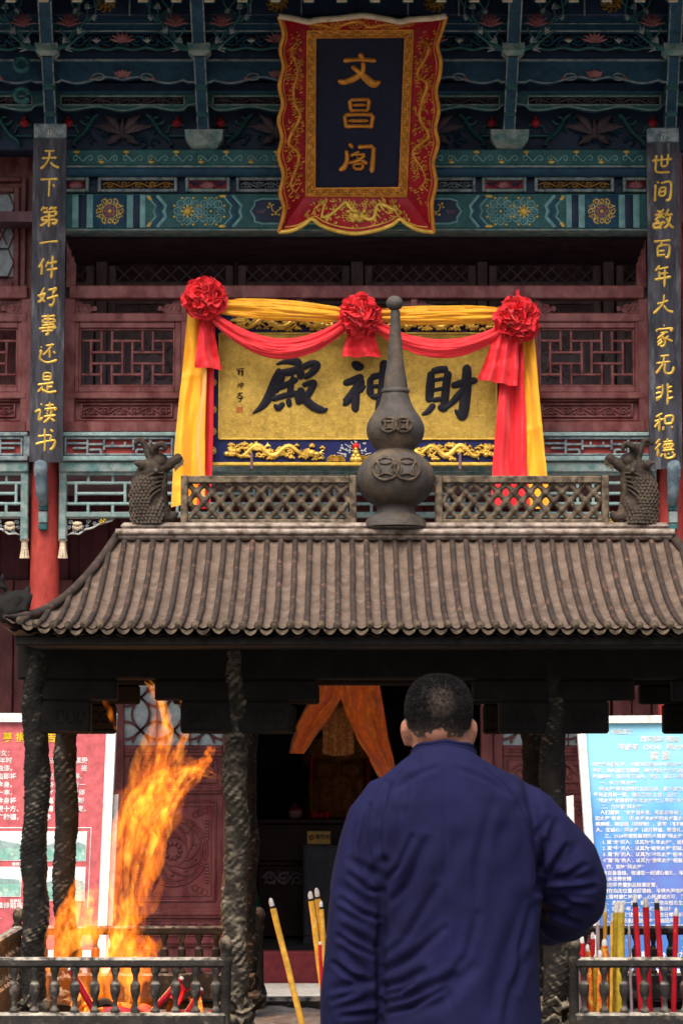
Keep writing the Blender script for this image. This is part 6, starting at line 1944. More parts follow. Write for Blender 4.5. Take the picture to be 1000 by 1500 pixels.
# ================================================================ notice boards
YN = 11.6; kN = YN / F
NX = lambda px, py: P(px, py, YN).x; NZ = lambda py: PZ(py, YN)
M_whiteframe = mat('white_frame_paint', (.74, .72, .68), (.66, .64, .60), .5, 6, bump=.05)
M_redprint = mat('red_printed_sheet', (.50, .115, .125), (.45, .095, .105), .4, 2, bump=0, coat=.3)  # red lightened towards pink to imitate haze from the flames
M_whiteprint = mat('white_print', (.80, .78, .76), rough=.5, bump=0, scale=3)
M_yellowprint = mat('yellow_print', (.75, .55, .02), rough=.5, bump=0)
def nquad(name, m, pts, y0, y1, parent):
    return MB().prism([(NX(a, b_), NZ(b_)) for a, b_ in pts], y0, y1).build(name, m, parent)
def ntext(parent, body, px, py, size, m, align='LEFT', shear=0, y=0, space=1.0):
    t = text_mb(body, size * kN, align, space); o = Vector((NX(px, py), YN - .0125 - y, NZ(py)))
    for v in t.v: v.x += shear * v.z
    t.v = [v + o for v in t.v]
    return t.build('printed_line', m, parent, recalc=False)
lb = empty('notice_board', P(20, 1420, YN), 'red notice board with white and yellow writing behind the flames', 'notice board')
nquad('sheet', M_redprint, [(-210, 1058), (157, 1058), (142, 1392), (-210, 1392)], YN - .010, YN + .01, lb)
nquad('frame', M_whiteframe, [(-222, 1045), (172, 1045), (171, 1058), (-222, 1058)], YN - .03, YN + .02, lb)
nquad('frame', M_whiteframe, [(157, 1058.2), (171, 1058.2), (155, 1405), (142, 1405)], YN - .03, YN + .02, lb)
nquad('frame', M_whiteframe, [(-222, 1392.2), (142, 1392.2), (141.6, 1405), (-222, 1405)], YN - .028, YN + .02, lb)
nquad('leg', M_whiteframe, [(165, 1165), (171, 1164), (160, 1400), (153, 1400)], YN + .08, YN + .11, lb)
zl = NZ(1405)
for px in (-180, 120, 154):
    MB().box(NX(px, 1400) - .02, NX(px, 1400) + .02, YN + .03, YN + .07, 0.01, zl + .1).build('leg', M_whiteframe, lb)
for i, chh in enumerate('募捐公告'):
    ntext(lb, chh, (4, 23, 44, 68)[i], 1086, 15, M_yellowprint)
ROWS = [(1107, [(-8, '善女：')]), (1117.5, [(-10, '数年时'), (66, '先后'), (110, '瘟毁')]), (1129, [(-4, '油漆。'), (66, '已'), (119, '接')]), (1141, [(-4, '庙即将'), (70, '光'), (108, '等、')]),
        (1153, [(-4, '金身。'), (70, '善'), (107, '行一')]), (1164.5, [(-4, '一本，'), (70, '每'), (106, '重修')]), (1176.5, [(-4, '金身将'), (70, '喜'), (105, '模糊')]),
        (1188.5, [(-4, '更十方、'), (69, '德'), (104, '陈麦、')]), (1200.5, [(-4, '广种福，'), (66, '沐')]), (1330, [(-4, '维修前庙'), (60, '貌')]), (1346, [(-4, '1.')]), (1376, [(-2, '50元')])]
for py, fr in ROWS:
    for px, body in fr: ntext(lb, body, px, py, 9.4, M_whiteprint)
for px, py in ((18, 1268), (15, 1322)): ntext(lb, '维修前', px, py, 5.5, M_whiteprint)
def photo(px0, py0, px1, py1, seed):
    f = nquad('photo_print', M_whiteprint, [(px0, py0), (px1, py0), (px1 - 2, py1), (px0 - 2, py1)], YN - .0125, YN - .009, lb)
    sky_ = mat('photo_pale_sky', (.60, .75, .76), (.72, .80, .78), .3, 9, bump=0); grn = mat('photo_green', (.16, .38, .30), (.30, .48, .42), .3, 26, bump=0, c3=(.5, .62, .5), c3t=(.55, .65), c3scale=40)
    roof_ = mat('photo_roof', (.20, .30, .28), (.3, .4, .38), .3, 20, bump=0)
    h = py1 - py0; w = px1 - px0
    nquad('photo_sky', sky_, [(px0 + 1.5, py0 + 1.5), (px1 - 1.5, py0 + 1.5), (px1 - 2, py0 + h * .45), (px0 + 1, py0 + h * .45)], YN - .0135, YN - .0126, f)
    nquad('photo_house', roof_, [(px0 + w * .05, py0 + h * .46), (px0 + w * .5, py0 + h * (.22 + .08 * seed)), (px1 - w * .06, py0 + h * .42), (px1 - w * .06, py0 + h * .56), (px0 + w * .05, py0 + h * .58)], YN - .0142, YN - .0136, f)
    nquad('photo_field', grn, [(px0 + 1.2, py0 + h * .47), (px1 - 2, py0 + h * .47), (px1 - 3, py1 - 1.5), (px0 - .5, py1 - 1.5)], YN - .0138, YN - .0130, f)
photo(-36, 1218, 34, 1261, 1); photo(67, 1218, 128, 1262, 0); photo(-36, 1270, 33, 1314, 2); photo(64, 1270, 126, 1320, 1)
o = MB()
for (xa, ya), (xb, yb) in (((-40, 1213), (134, 1213)), ((134, 1213), (129, 1330))):
    o.tube([(NX(xa, ya), YN - .011, NZ(ya)), (NX(xb, yb), YN - .011, NZ(yb))], .002, 4)
o.build('printed_rule', M_whiteprint, lb)

rbn = empty('notice_board', P(960, 1420, YN), 'sky-blue notice board covered with small white writing behind the incense', 'notice board')
# printed sheet: pale sky blue above, deeper blue with violet clouds below, like a night-sky print
m_bp = bpy.data.materials.new('blue_printed_sheet'); m_bp.use_nodes = True
n_ = m_bp.node_tree.nodes; l_ = m_bp.node_tree.links; bs = n_['Principled BSDF']
geo = n_.new('ShaderNodeNewGeometry'); sp_ = n_.new('ShaderNodeSeparateXYZ'); l_.new(geo.outputs['Position'], sp_.inputs[0])
mr = n_.new('ShaderNodeMapRange'); mr.inputs[1].default_value = NZ(1100); mr.inputs[2].default_value = NZ(1330); l_.new(sp_.outputs[2], mr.inputs[0])
nz_ = n_.new('ShaderNodeTexNoise'); nz_.inputs['Scale'].default_value = 5; nz_.inputs['Detail'].default_value = 8; l_.new(geo.outputs['Position'], nz_.inputs['Vector'])
ad = n_.new('ShaderNodeMath'); ad.operation = 'MULTIPLY_ADD'; ad.inputs[1].default_value = .8; l_.new(nz_.outputs[0], ad.inputs[0])
sb_ = n_.new('ShaderNodeMath'); sb_.operation = 'SUBTRACT'; sb_.inputs[1].default_value = .4; l_.new(mr.outputs[0], sb_.inputs[0]); l_.new(sb_.outputs[0], ad.inputs[2])
cr = n_.new('ShaderNodeValToRGB'); l_.new(ad.outputs[0], cr.inputs[0])
els = cr.color_ramp.elements
els[0].position = 0.0; els[0].color = (.26, .61, .77, 1); els[1].position = 1.0; els[1].color = (.05, .16, .44, 1)
for p_, c_ in ((.35, (.17, .46, .72, 1)), (.55, (.08, .27, .58, 1)), (.72, (.12, .17, .48, 1))):
    e_ = els.new(p_); e_.color = c_
l_.new(cr.outputs[0], bs.inputs['Base Color']); bs.inputs['Roughness'].default_value = .35
nquad('sheet', m_bp, [(856, 1060), (1150, 1058), (1150, 1420), (882, 1420)], YN - .010, YN + .01, rbn)
nquad('frame', M_whiteframe, [(843, 1049), (1162, 1047), (1162, 1058), (844, 1060)], YN - .03, YN + .02, rbn)
nquad('frame', M_whiteframe, [(844, 1060.2), (856, 1060.2), (882, 1430), (870, 1430)], YN - .03, YN + .02, rbn)
nquad('frame', M_whiteframe, [(882.3, 1420), (1162, 1420), (1162, 1430), (882.6, 1430)], YN - .028, YN + .02, rbn)
nquad('leg', M_whiteframe, [(832, 1168), (842, 1166), (850, 1420), (842, 1420)], YN + .08, YN + .11, rbn)
for px in (880, 1130):
    MB().box(NX(px, 1420) - .02, NX(px, 1420) + .02, YN + .03, YN + .07, 0.01, NZ(1425) + .05).build('leg', M_whiteframe, rbn)
ntext(rbn, '中国道教', 893, 1075, 8, M_whiteprint, shear=.2)
ntext(rbn, '西安都城隍庙', 936, 1086, 9.5, M_whiteprint, shear=.15)
ntext(rbn, '甲辰年（2024）拜太岁', 904, 1098, 10, M_whiteprint, shear=.1)
ntext(rbn, '喜 报', 951, 1112, 13, M_whiteprint)
LONG = ['时逢岁末迎新年，中国传统民俗中有拜太岁之说，自古以来信众祈求', '平安，消灾解厄增福慧，是为拜太岁之缘由，太岁乃值年之神也', '祈福纳祥，信众可于庙内，登记，诚心礼拜，功德无量']
def body(py, txt, ind=0): ntext(rbn, txt, 866 + (py - 1120) * .062 + ind, py + 2.5, 6.9, M_whiteprint)
body(1120, LONG[0]); body(1129, LONG[1]); body(1137.5, LONG[2])
body(1147, '一、何为“拜太岁”', 10)
body(1156, '“拜太岁”是中国传统民俗活动，属于道教的一种“文化信仰”仪式', 6); body(1164.5, '每年正月初一至，信众来庙“上香，点灯”，太岁为六十甲子之神灵'); body(1173, '“拜太岁”就是祈求值年太岁“保佑平安”与“吉祥如意”', 4)
body(1182, '二、为何要“拜太岁”', 10)
body(1190.5, '人们常说：“太岁当头坐，无喜必有祸”，当年犯太岁者应礼拜太岁', 8); body(1199, '犯太岁”者有：（值太岁冲太岁刑太岁害太岁）破太岁等，运势多变'); body(1207.5, '疾病缠，财运阻（损财物），家宅（不和睦），官非多，小人缠身'); body(1216, '人。宜诚心：拜太岁（点灯祈福，敬香礼，诵经文，求平安，保顺遂')
body(1225, '三、2024年哪些属相的人需要“拜太岁”', 12)
for i, t_ in enumerate(('1. 属“龙”的人：以其为“值年太岁”，运程多变。', '2. 属“牛”的人：以其为“破年太岁”犯破。', '3. 属“狗”的人：以其为“冲年太岁”相冲。', '4. 属“兔”的人：以其为“害年太岁”相害。')): body(1234 + 8.9 * i, t_, 8)
body(1270, '四、如何“拜太岁”', 12)
for i, t_ in enumerate(('请自备香烛，敬请您一起诚心敬礼，不喧哗，不拥挤，依序上香', '听从法师安排', '请勿将贵重物品随意放置。', '请在指定位置点燃香烛，不得大声喧哗，拥挤。', '上香时请保持安静，心怀虔诚方可，爱护环境，人', '1、太岁符一道。请入一帖信众姓名生辰八字', '2、供奉一年，“”，随缘功德以便', '3、专人（“法事科仪”）择吉日举行祈福法', '4、法会结束后“送太岁”（送回天庭），', '5、愿信众吉祥，福寿康宁，举行圆满法事')): body(1279 + 8.75 * i, t_, 6)
ntext(rbn, '（联系：029-87278 33', 916, 1403, 10.5, M_whiteprint)
o = MB(); rs = random.Random(4)
for k in range(90):
    px, py = rs.uniform(880, 1040), rs.uniform(1230, 1400); o.ball((NX(px, py), YN - .0102, NZ(py)), (.0022, .001, .0022), 5, 3)
o.build('printed_stars', M_whiteprint, rbn)

# ================================================================ incense sticks and candles in the tray
M_inc_y = mat('yellow_incense', (.60, .33, .045), (.48, .25, .03), .55, 60, bump=.15, bscale=150, c3=(.70, .46, .10), c3t=(.55, .68), c3scale=50)
M_inc_r = mat('red_incense', (.40, .010, .020), (.30, .008, .016), .4, 60, bump=.1, bscale=150, c3=(.62, .28, .05), c3t=(.64, .72), c3scale=70)
M_inc_o = mat('orange_incense', (.62, .17, .02), (.45, .06, .02), .45, 90, bump=.1, bscale=150, c3=(.7, .4, .06), c3t=(.5, .6), c3scale=80)
M_inc_d = mat('olive_incense', (.42, .30, .03), (.30, .20, .02), .5, 70, bump=.1, bscale=150)
M_tip = mat('incense_ash', (.60, .58, .55), (.46, .45, .43), .9, 60, bump=.4, bscale=120)
M_char = mat('charred_end', (.02, .016, .016), rough=.9, scale=30)
def stick(top, bot, Y, r, m, label, group, tip=.03, char=.012, seed=0):
    """top/bot in photo pixels; stands in the ash"""
    a, b_ = P(top[0], top[1], Y), P(bot[0], bot[1], Y)
    d = (a - b_).normalized()
    # carry the foot down into the ash
    t = (b_.z - (ZD - .03)) / d.z if abs(d.z) > .2 else 0
    foot = b_ - d * t if t > 0 else b_
    o = empty('incense_stick', foot, label, 'incense', group)
    rn = random.Random(seed)
    n = 9; end = a - d * tip
    pts = [foot + (end - foot) * (i / n) + Vector((rn.uniform(-.0008, .0008), rn.uniform(-.0008, .0008), 0)) for i in range(n + 1)]
    s = MB().tube(pts, [r * (1 + rn.uniform(-.04, .04)) for _ in pts], 12, ref=(0, -1, .1)); s.build('stick', m, o, smooth=60)
    if char: MB().tube([end - d * .002, end + d * char], [r * .98, r * .8], 10).build('charred_end', M_char, o, smooth=60)
    q = end + d * char; L_ = (a - q).length
    MB().tube([q, q + d * L_ * .4 + Vector((rn.uniform(-.002, .002), 0, 0)), q + d * L_ * .85, a], [r * .75, r * .8, r * .6, r * .2], 10).build('ash_tip', M_tip, o, smooth=60)
    return o
GY = 'yellow incense sticks in the middle of the furnace'
stick((396, 1316), (442, 1500), 6.9, .0082, M_inc_y, 'tall yellow incense stick leaning alone in front of the doorway', GY, .028, .006, 1)
stick((454, 1306), (475, 1470), 6.95, .0085, M_inc_y, 'left yellow incense stick of the three beside the man in navy', GY, .026, .006, 2)
stick((463, 1301), (482, 1440), 7.0, .0085, M_inc_y, 'tallest yellow incense stick of the three beside the man in navy', GY, .030, .006, 3)
stick((470, 1320), (478, 1460), 6.88, .006, M_inc_y, 'thin yellow incense stick touching the man in navy', GY, .022, .006, 4)
stick((468, 1380), (474, 1490), 6.8, .005, M_inc_r, 'thin red stick between the yellow incense sticks', GY, .008, 0, 5)
GR = 'red incense sticks at the right of the furnace'
stick((929, 1310), (939, 1484), 6.85, .0075, M_inc_r, 'tall red incense stick, left of the three before the blue board', GR, .034, .012, 6)
stick((945, 1315), (950, 1440), 6.98, .0085, M_inc_r, 'tall red incense stick, middle of the three before the blue board', GR, .026, .0, 7)
stick((961, 1316), (973, 1486), 6.85, .0075, M_inc_r, 'tall red incense stick, right of the three before the blue board', GR, .030, .018, 8)
GO = 'yellow incense bundle at the right of the furnace'
stick((903, 1322), (902, 1470), 6.92, .0095, M_inc_d, 'thick olive-yellow incense stick with ash tip before the blue board', GO, .028, .0, 9)
stick((909, 1320), (908, 1488), 6.84, .0105, M_inc_d, 'thickest olive-yellow incense stick, standing in front of its bundle', GO, .030, .0, 10)
stick((886, 1326), (885, 1450), 7.02, .0055, M_inc_y, 'slim yellow stick with a bent tip left of the olive bundle', GO, .020, .0, 11)
GS = 'short burnt sticks at the right of the furnace'
for i, (t_, b_, r, m_, lab) in enumerate((
        ((852, 1372), (856, 1486), .008, M_inc_r, 'short red stick nearest the man, at the left end of the right railing'),
        ((860, 1384), (866, 1480), .0075, M_inc_o, 'short orange stick second from the man behind the right railing'),
        ((868, 1366), (866, 1470), .0065, M_inc_r, 'slim red stick with grey ash top near the man'),
        ((875, 1345), (876, 1470), .005, M_oldwood, 'thin burnt-out grey stick behind the right railing'),
        ((878, 1392), (878, 1470), .008, M_inc_o, 'stubby orange stick left of the dark red stub'),
        ((885, 1376), (886, 1488), .0095, M_inc_o, 'fat orange-brown stick behind the right railing'),
        ((891, 1396), (890, 1476), .006, M_candle, 'dark red stub with white cap before the olive bundle'),
        ((901, 1398), (899, 1470), .006, M_candle, 'small dark red stub at the foot of the olive bundle'))):
    stick(t_, b_, 6.84 + .03 * (i % 4), r, m_, lab, GS, .018, 0, 20 + i)
for i, (t_, b_, r, m_, lab) in enumerate((
        ((896, 1338), (895, 1460), .0045, M_inc_y, 'slim yellow stick just left of the olive bundle, ash still curling'),
        ((847, 1392), (849, 1470), .005, M_oldwood, 'thin grey stub closest to the sleeve of the man'),
        ((921, 1352), (924, 1470), .004, M_oldwood, 'thin burnt grey stick between the olive and the red sticks'),
        ((990, 1330), (986, 1486), .007, M_inc_r, 'red incense stick at the far right edge of the photo'),
        ((872, 1398), (870, 1480), .006, M_inc_d, 'short olive stub behind the right railing'))):
    stick(t_, b_, 6.86 + .03 * (i % 3), r, m_, lab, GS, .022, 0, 50 + i)
GL = 'red sticks lying by the fire'
stick((102, 1418), (140, 1486), 6.78, .009, M_inc_r, 'red stick leaning to the right behind the left railing', GL, .006, .0, 31)
stick((268, 1432), (222, 1484), 6.80, .0085, M_inc_r, 'red stick leaning to the left, right of the flames', GL, .008, .0, 32)
stick((296, 1448), (276, 1482), 6.80, .0085, M_inc_r, 'rightmost red stick by the left railing, near the dragon column', GL, .006, .0, 33)
# little heap of burnt paper under the flames
hp = empty('burnt_paper', (PX(200, 7.1, 1450), 7.1, ZD), 'heap of charred paper and bundles under the flames', 'paper heap')
rp = random.Random(9)
M_paper = mat('singed_paper', (.42, .20, .05), (.10, .05, .02), .8, 25, bump=.3, bscale=60)
for k in range(26):
    x = PX(rp.uniform(60, 300), 7.1, 1480); y = rp.uniform(6.85, 7.4); z = ZD + rp.uniform(.0, .05)
    a = rp.uniform(0, 6.28); L_ = rp.uniform(.05, .11); dz = rp.uniform(-.2, .7)
    d = Vector((math.cos(a), math.sin(a) * .5, dz)).normalized() * L_
    s = Vector((-math.sin(a), math.cos(a), 0)) * rp.uniform(.008, .02)
    o = MB(); c = Vector((x, y, z))
    sheet(o, lambda u, v: c + d * v + s * (u - .5) * 2 + Vector((0, 0, .012 * math.sin(u * 5 + k) + .01 * math.sin(v * 4))), 5, 6, .004)
    o.build('paper_roll', rp.choice((M_paper, M_paper, M_inc_r, M_char, M_inc_o)), hp, smooth=180)

# ================================================================ fire
def fire_mat(name, strength, lo, hi):
    m = bpy.data.materials.new(name); m.use_nodes = True
    nt_ = m.node_tree; N = nt_.nodes; L = nt_.links
    for n0 in list(N):
        if n0.type == 'BSDF_PRINCIPLED': N.remove(n0)
    out = N['Material Output']
    geo = N.new('ShaderNodeNewGeometry')
    wz = N.new('ShaderNodeTexNoise'); wz.inputs['Scale'].default_value = 9; wz.inputs['Detail'].default_value = 2
    L.new(geo.outputs['Position'], wz.inputs['Vector'])
    wv = N.new('ShaderNodeVectorMath'); wv.operation = 'MULTIPLY_ADD'; wv.inputs[1].default_value = (.10, .10, .10)
    L.new(wz.outputs['Color'], wv.inputs[0]); L.new(geo.outputs['Position'], wv.inputs[2])
    mp = N.new('ShaderNodeMapping'); mp.inputs['Scale'].default_value = (1, 1, .16); mp.inputs['Rotation'].default_value = (0, math.radians(14), 0)
    L.new(wv.outputs[0], mp.inputs[0])
    nz = N.new('ShaderNodeTexNoise'); nz.inputs['Scale'].default_value = 46; nz.inputs['Detail'].default_value = 5; nz.inputs['Roughness'].default_value = .6
    L.new(mp.outputs[0], nz.inputs['Vector'])
    r = N.new('ShaderNodeMapRange'); r.inputs[1].default_value = .40; r.inputs[2].default_value = .66; r.inputs[3].default_value = .04; r.inputs[4].default_value = 1.9
    L.new(nz.outputs[0], r.inputs[0])
    mx = N.new('ShaderNodeMix'); mx.data_type = 'RGBA'; mx.inputs[6].default_value = (*lo, 1); mx.inputs[7].default_value = (*hi, 1)
    r2 = N.new('ShaderNodeMapRange'); r2.inputs[1].default_value = .42; r2.inputs[2].default_value = .7
    L.new(nz.outputs[0], r2.inputs[0]); L.new(r2.outputs[0], mx.inputs[0])
    st_ = N.new('ShaderNodeMath'); st_.operation = 'MULTIPLY'; st_.inputs[1].default_value = strength
    L.new(r.outputs[0], st_.inputs[0])
    em = N.new('ShaderNodeEmission'); L.new(mx.outputs[2], em.inputs[0]); L.new(st_.outputs[0], em.inputs[1])
    L.new(em.outputs[0], out.inputs['Volume'])
    return m
M_fire = fire_mat('fire', 8.0, (1.0, .15, .005), (1.0, .27, .015))
M_fire_hot = fire_mat('fire_core', 11, (1.0, .22, .010), (1.0, .42, .045))
fire = empty('fire', (PX(190, 7.15, 1480), 7.15, ZD), 'tall orange flames leaping up inside the left of the furnace', 'fire')
fl = bpy.data.lights.new('fire_light', 'POINT'); fl.energy = 5.0; fl.color = (1.0, .42, .10); fl.shadow_soft_size = .10
flo_ = bpy.data.objects.new('fire_light', fl); COL.objects.link(flo_); flo_.parent = fire; flo_.location = (-.03, 0, .22)
def tongue(pts, Y, m, seed, flat=.55, rough=.28):
    cp = catmull(pts, 8); o = MB(); k = Y / F
    n = len(cp); path = []; rr = []
    for i, (a, b_, w) in enumerate(cp):
        p = P(a, b_, Y + .03 * math.sin(seed + i * .2)); path.append(p); rr.append((max(.001, w * k), max(.001, w * k * flat)))
    o.tube(path, rr, 22, ref=(0, -1, 0))
    for i, v in enumerate(o.v):
        ring = i // 22
        w = rr[min(ring, n - 1)][0]
        d = Vector((fbm(v + Vector((seed, 0, 0)), 14, 3), fbm(v + Vector((0, seed, 5)), 14, 2) * .5, fbm(v + Vector((3, 0, seed)), 10, 2) * .8))
        o.v[i] = v + d * (rough * w + .004)
    o.build('flame', m, fire, smooth=180)
T = tongue
rf_ = random.Random(21)
def along(path, t):
    q = max(0, min(.999, t)) * (len(path) - 1); i = int(q); f = q - i
    return [path[i][k] + (path[i + 1][k] - path[i][k]) * f for k in range(len(path[0]))]
def streams(path, n, w0, w1, seed, span=(.35, .75), hot=.2, yj=.08):
    """thin streaks that follow a plume; path holds (x, y, half width) in photo pixels"""
    r_ = random.Random(seed); path = catmull(path, 6)
    for k in range(n):
        q = -1 + 2 * (k + r_.uniform(.1, .9)) / n
        t0 = r_.uniform(0, .45); t1 = min(1, t0 + r_.uniform(*span)); wob = r_.uniform(0, 6)
        w = r_.uniform(w0, w1); pts = []
        for i in range(8):
            t = i / 7; x, y, hw = along(path, t0 + (t1 - t0) * t)
            x += q * hw * .92 + 3.5 * math.sin(t * 5 + wob)
            pts.append((x, y + 3 * math.sin(t * 7 + wob), max(.4, w * math.sin(math.pi * min(1, .18 + .82 * t)) ** .8)))
        tongue(pts, 7.13 + r_.uniform(-yj, yj), M_fire_hot if r_.random() < hot else M_fire, seed + k * 1.3, .8, .22)
M_fire_thin = fire_mat('fire_veil', 2.6, (1.0, .14, .004), (1.0, .24, .012))
MAIN = [(188, 1400, 26), (184, 1340, 30), (192, 1270, 38), (206, 1215, 44), (224, 1175, 44), (246, 1145, 38), (270, 1128, 26), (298, 1130, 14), (324, 1142, 4)]
T(MAIN[:-2] + [(296, 1128, 16), (322, 1142, 3)], 7.16, M_fire_thin, 61, .5, .3)
T([(196, 1260, 26), (208, 1180, 30), (226, 1110, 22), (238, 1060, 15), (228, 1018, 10), (213, 992, 2)], 7.2, M_fire_thin, 62, .6, .3)
T([(80, 1490, 16), (86, 1420, 20), (100, 1360, 22), (116, 1310, 8), (120, 1290, 1)], 7.12, M_fire_thin, 63, .6, .3)
T([(140, 1490, 36), (140, 1430, 40), (150, 1380, 34), (170, 1330, 16), (180, 1300, 2)], 7.16, M_fire_thin, 64, .5, .3)
T([(200, 1490, 26), (198, 1440, 30), (206, 1400, 26), (222, 1372, 6)], 7.1, M_fire_thin, 65, .6, .3)
streams(MAIN, 20, 4, 9, 100, (.25, .6), .15)
streams(MAIN, 12, 2.5, 5.5, 140, (.35, .8), .5)
streams([(190, 1330, 20), (192, 1250, 26), (204, 1180, 26), (222, 1110, 18), (236, 1060, 12), (226, 1020, 8), (211, 994, 1)], 11, 3, 8, 200, (.35, .8), .15)
streams([(212, 1270, 16), (232, 1190, 22), (254, 1120, 18), (268, 1070, 10), (260, 1018, 1)], 9, 3, 7, 300, (.4, .85), .2)
streams([(232, 1200, 14), (262, 1150, 20), (290, 1124, 14), (306, 1104, 6), (312, 1090, 1)], 7, 3, 6, 350, (.4, .8), .1)
T([(168, 1070, 3), (163, 1048, 5), (156, 1032, 5), (150, 1018, 1)], 7.25, M_fire, 5)
T([(186, 1330, 14), (214, 1296, 14), (232, 1258, 10), (239, 1226, 6), (233, 1206, 1)], 7.1, M_fire, 6, .8)
T([(190, 1350, 12), (222, 1326, 11), (236, 1296, 6), (232, 1280, 1)], 7.12, M_fire, 26, .8)
T([(176, 1420, 16), (204, 1384, 14), (226, 1388, 9), (235, 1374, 1)], 7.05, M_fire, 7, .8)
T([(180, 1440, 14), (214, 1404, 10), (232, 1400, 3)], 7.0, M_fire_hot, 27, .8)
streams([(76, 1488, 10), (80, 1420, 14), (90, 1365, 16), (104, 1320, 10), (118, 1280, 1)], 6, 6, 10, 400, (.5, .9), .3)
streams([(124, 1490, 18), (122, 1425, 20), (126, 1370, 16), (134, 1325, 8), (138, 1296, 1)], 6, 6, 11, 500, (.4, .8), .3)
streams([(164, 1490, 20), (160, 1440, 24), (172, 1390, 24), (186, 1340, 20), (192, 1290, 6)], 8, 7, 12, 600, (.4, .8), .4)
streams([(204, 1490, 14), (202, 1445, 16), (210, 1405, 12), (218, 1368, 2)], 5, 5, 9, 700, (.5, .9), .2)
T([(70, 1425, 9), (100, 1384, 15), (140, 1362, 13), (168, 1340, 3)], 7.2, M_fire_hot, 13, .8)
# ================================================================ the man in the navy jacket, seen from behind
YP = 5.8; kP = YP / F
def Q(px, py, dy=0.0):
    p = P(px, py, YP); return Vector((p.x, YP + dy, p.z))
man = empty('person', (PX(660, YP, 1300), YP + .02, 0), 'man with short black hair in a navy stand-collar jacket, seen from behind', 'person')
M_skin = mat('skin', (.33, .155, .10), (.28, .125, .08), .5, 20, bump=.08, bscale=150, sss=.15, grime=.06)
M_navyc = mat('navy_cotton', (.0064, .0068, .036), (.0048, .0051, .027), .9, 10, grime=.12, bump=.3, bscale=420, bdist=.002, c3=(.0082, .0088, .045), c3t=(.5, .7), c3scale=5, spec=.15)
M_trouser = mat('dark_trousers', (.02, .02, .024), (.014, .014, .018), .85, 12, bump=.2, bscale=300, bdist=.002)
M_shoe = mat('black_shoe', (.012, .012, .012), rough=.5, scale=10)
# ---- body: one skin from head to feet, posed as in the photograph
b = MB()
E = lambda c, r, nu=22, nv=14: b.ball(c, r, nu, nv)
E(Q(643, 1048, .035), (47.5 * kP, .098, 56 * kP));  E(Q(643, 1080, .07), (40 * kP, .07, 46 * kP)); E(Q(643, 1062, .02), (45 * kP, .085, 42 * kP))
b.tube([Q(650, 1150, .0), Q(649, 1110, .01), Q(646, 1080, .025), Q(645, 1060, .03)], [(56 * kP, .066), (42 * kP, .060), (41 * kP, .060), (40 * kP, .056)], 20)
for s2, cx in ((-1, 597), (1, 690)):       # ears
    b.tube([Q(cx, 1094, .04), Q(cx + s2 * 3, 1082, .036), Q(cx + s2 * 5, 1070, .03), Q(cx + s2 * 4, 1060, .03), Q(cx, 1055, .035)], [(3.5 * kP, .009), (5 * kP, .014), (6 * kP, .019), (5.5 * kP, .018), (3.5 * kP, .010)], 10)
b.tube([Q(643, 1062, .155), Q(643, 1082, .175), Q(643, 1090, .15)], [.010, .016, .012], 8)      # nose
for s2 in (-1, 1):
    E(Q(643 + s2 * 21, 1060, .125), (.017, .012, .010), 10, 8)                                  # brows
E(Q(643, 1106, .135), (.028, .014, .009), 12, 8)                                                # mouth
b.tube([Q(655, 1150, 0), Q(660, 1250, .01), Q(668, 1400, .01), Q(670, 1560, .01), Q(670, 1640, .02)], [(.085, .07), (.15, .09), (.14, .09), (.14, .10), (.14, .10)], 20)
AL = [Q(556, 1196, 0), Q(522, 1330, .0), Q(514, 1500, .05), Q(513, 1580, .08)]
AR = [Q(766, 1204, 0), Q(848, 1300, .03), Q(812, 1352, .20), Q(770, 1346, .36)]
b.tube([Q(610, 1190, 0)] + AL, [.05, .045, .036, .030, .027], 14); b.tube([Q(710, 1196, 0)] + AR, [.05, .045, .036, .032, .027], 14)
def hand(w, fwd, side, up):
    """palm at w; fwd points to the fingertips, side to the thumb"""
    f, s, u = fwd.normalized(), side.normalized(), up.normalized()
    for t in range(5):
        b.ball(w + f * (.015 + .018 * t), (.030, .030, .022), 12, 8)
    for i, (o, L_) in enumerate(((.030, .062), (.010, .072), (-.010, .068), (-.030, .052))):
        p0 = w + f * .075 + s * o
        b.tube([p0, p0 + f * L_ * .5 + u * -.008, p0 + f * L_ * .8 + u * -.028, p0 + f * L_ * .82 + u * -.05], [.0095, .009, .0085, .007], 8)
    p0 = w + f * .03 + s * .03
    b.tube([p0, p0 + s * .025 + f * .02, p0 + s * .032 + f * .048 + u * -.012], [.012, .0105, .008], 8)
hand(AL[-1], Vector((0, .15, -1)), Vector((.2, 1, .1)), Vector((-1, 0, 0)))
hand(AR[-1], Vector((-.6, .8, .15)), Vector((.1, .1, 1)), Vector((.8, .6, 0)))
for s2, px in ((-1, 622), (1, 716)):
    x = PX(px, YP, 1600)
    b.tube([(x + .01 * -s2, YP + .01, .86), (x, YP + .02, .50), (x, YP, .28), (x, YP, .09), (x, YP + .04, .05), (x, YP + .14, .04)], [.09, .062, .056, .04, .04, .03], 14)
body_mb = remeshed(b, .0062, 3)
body_mb.build('body', M_skin, man, smooth=180)
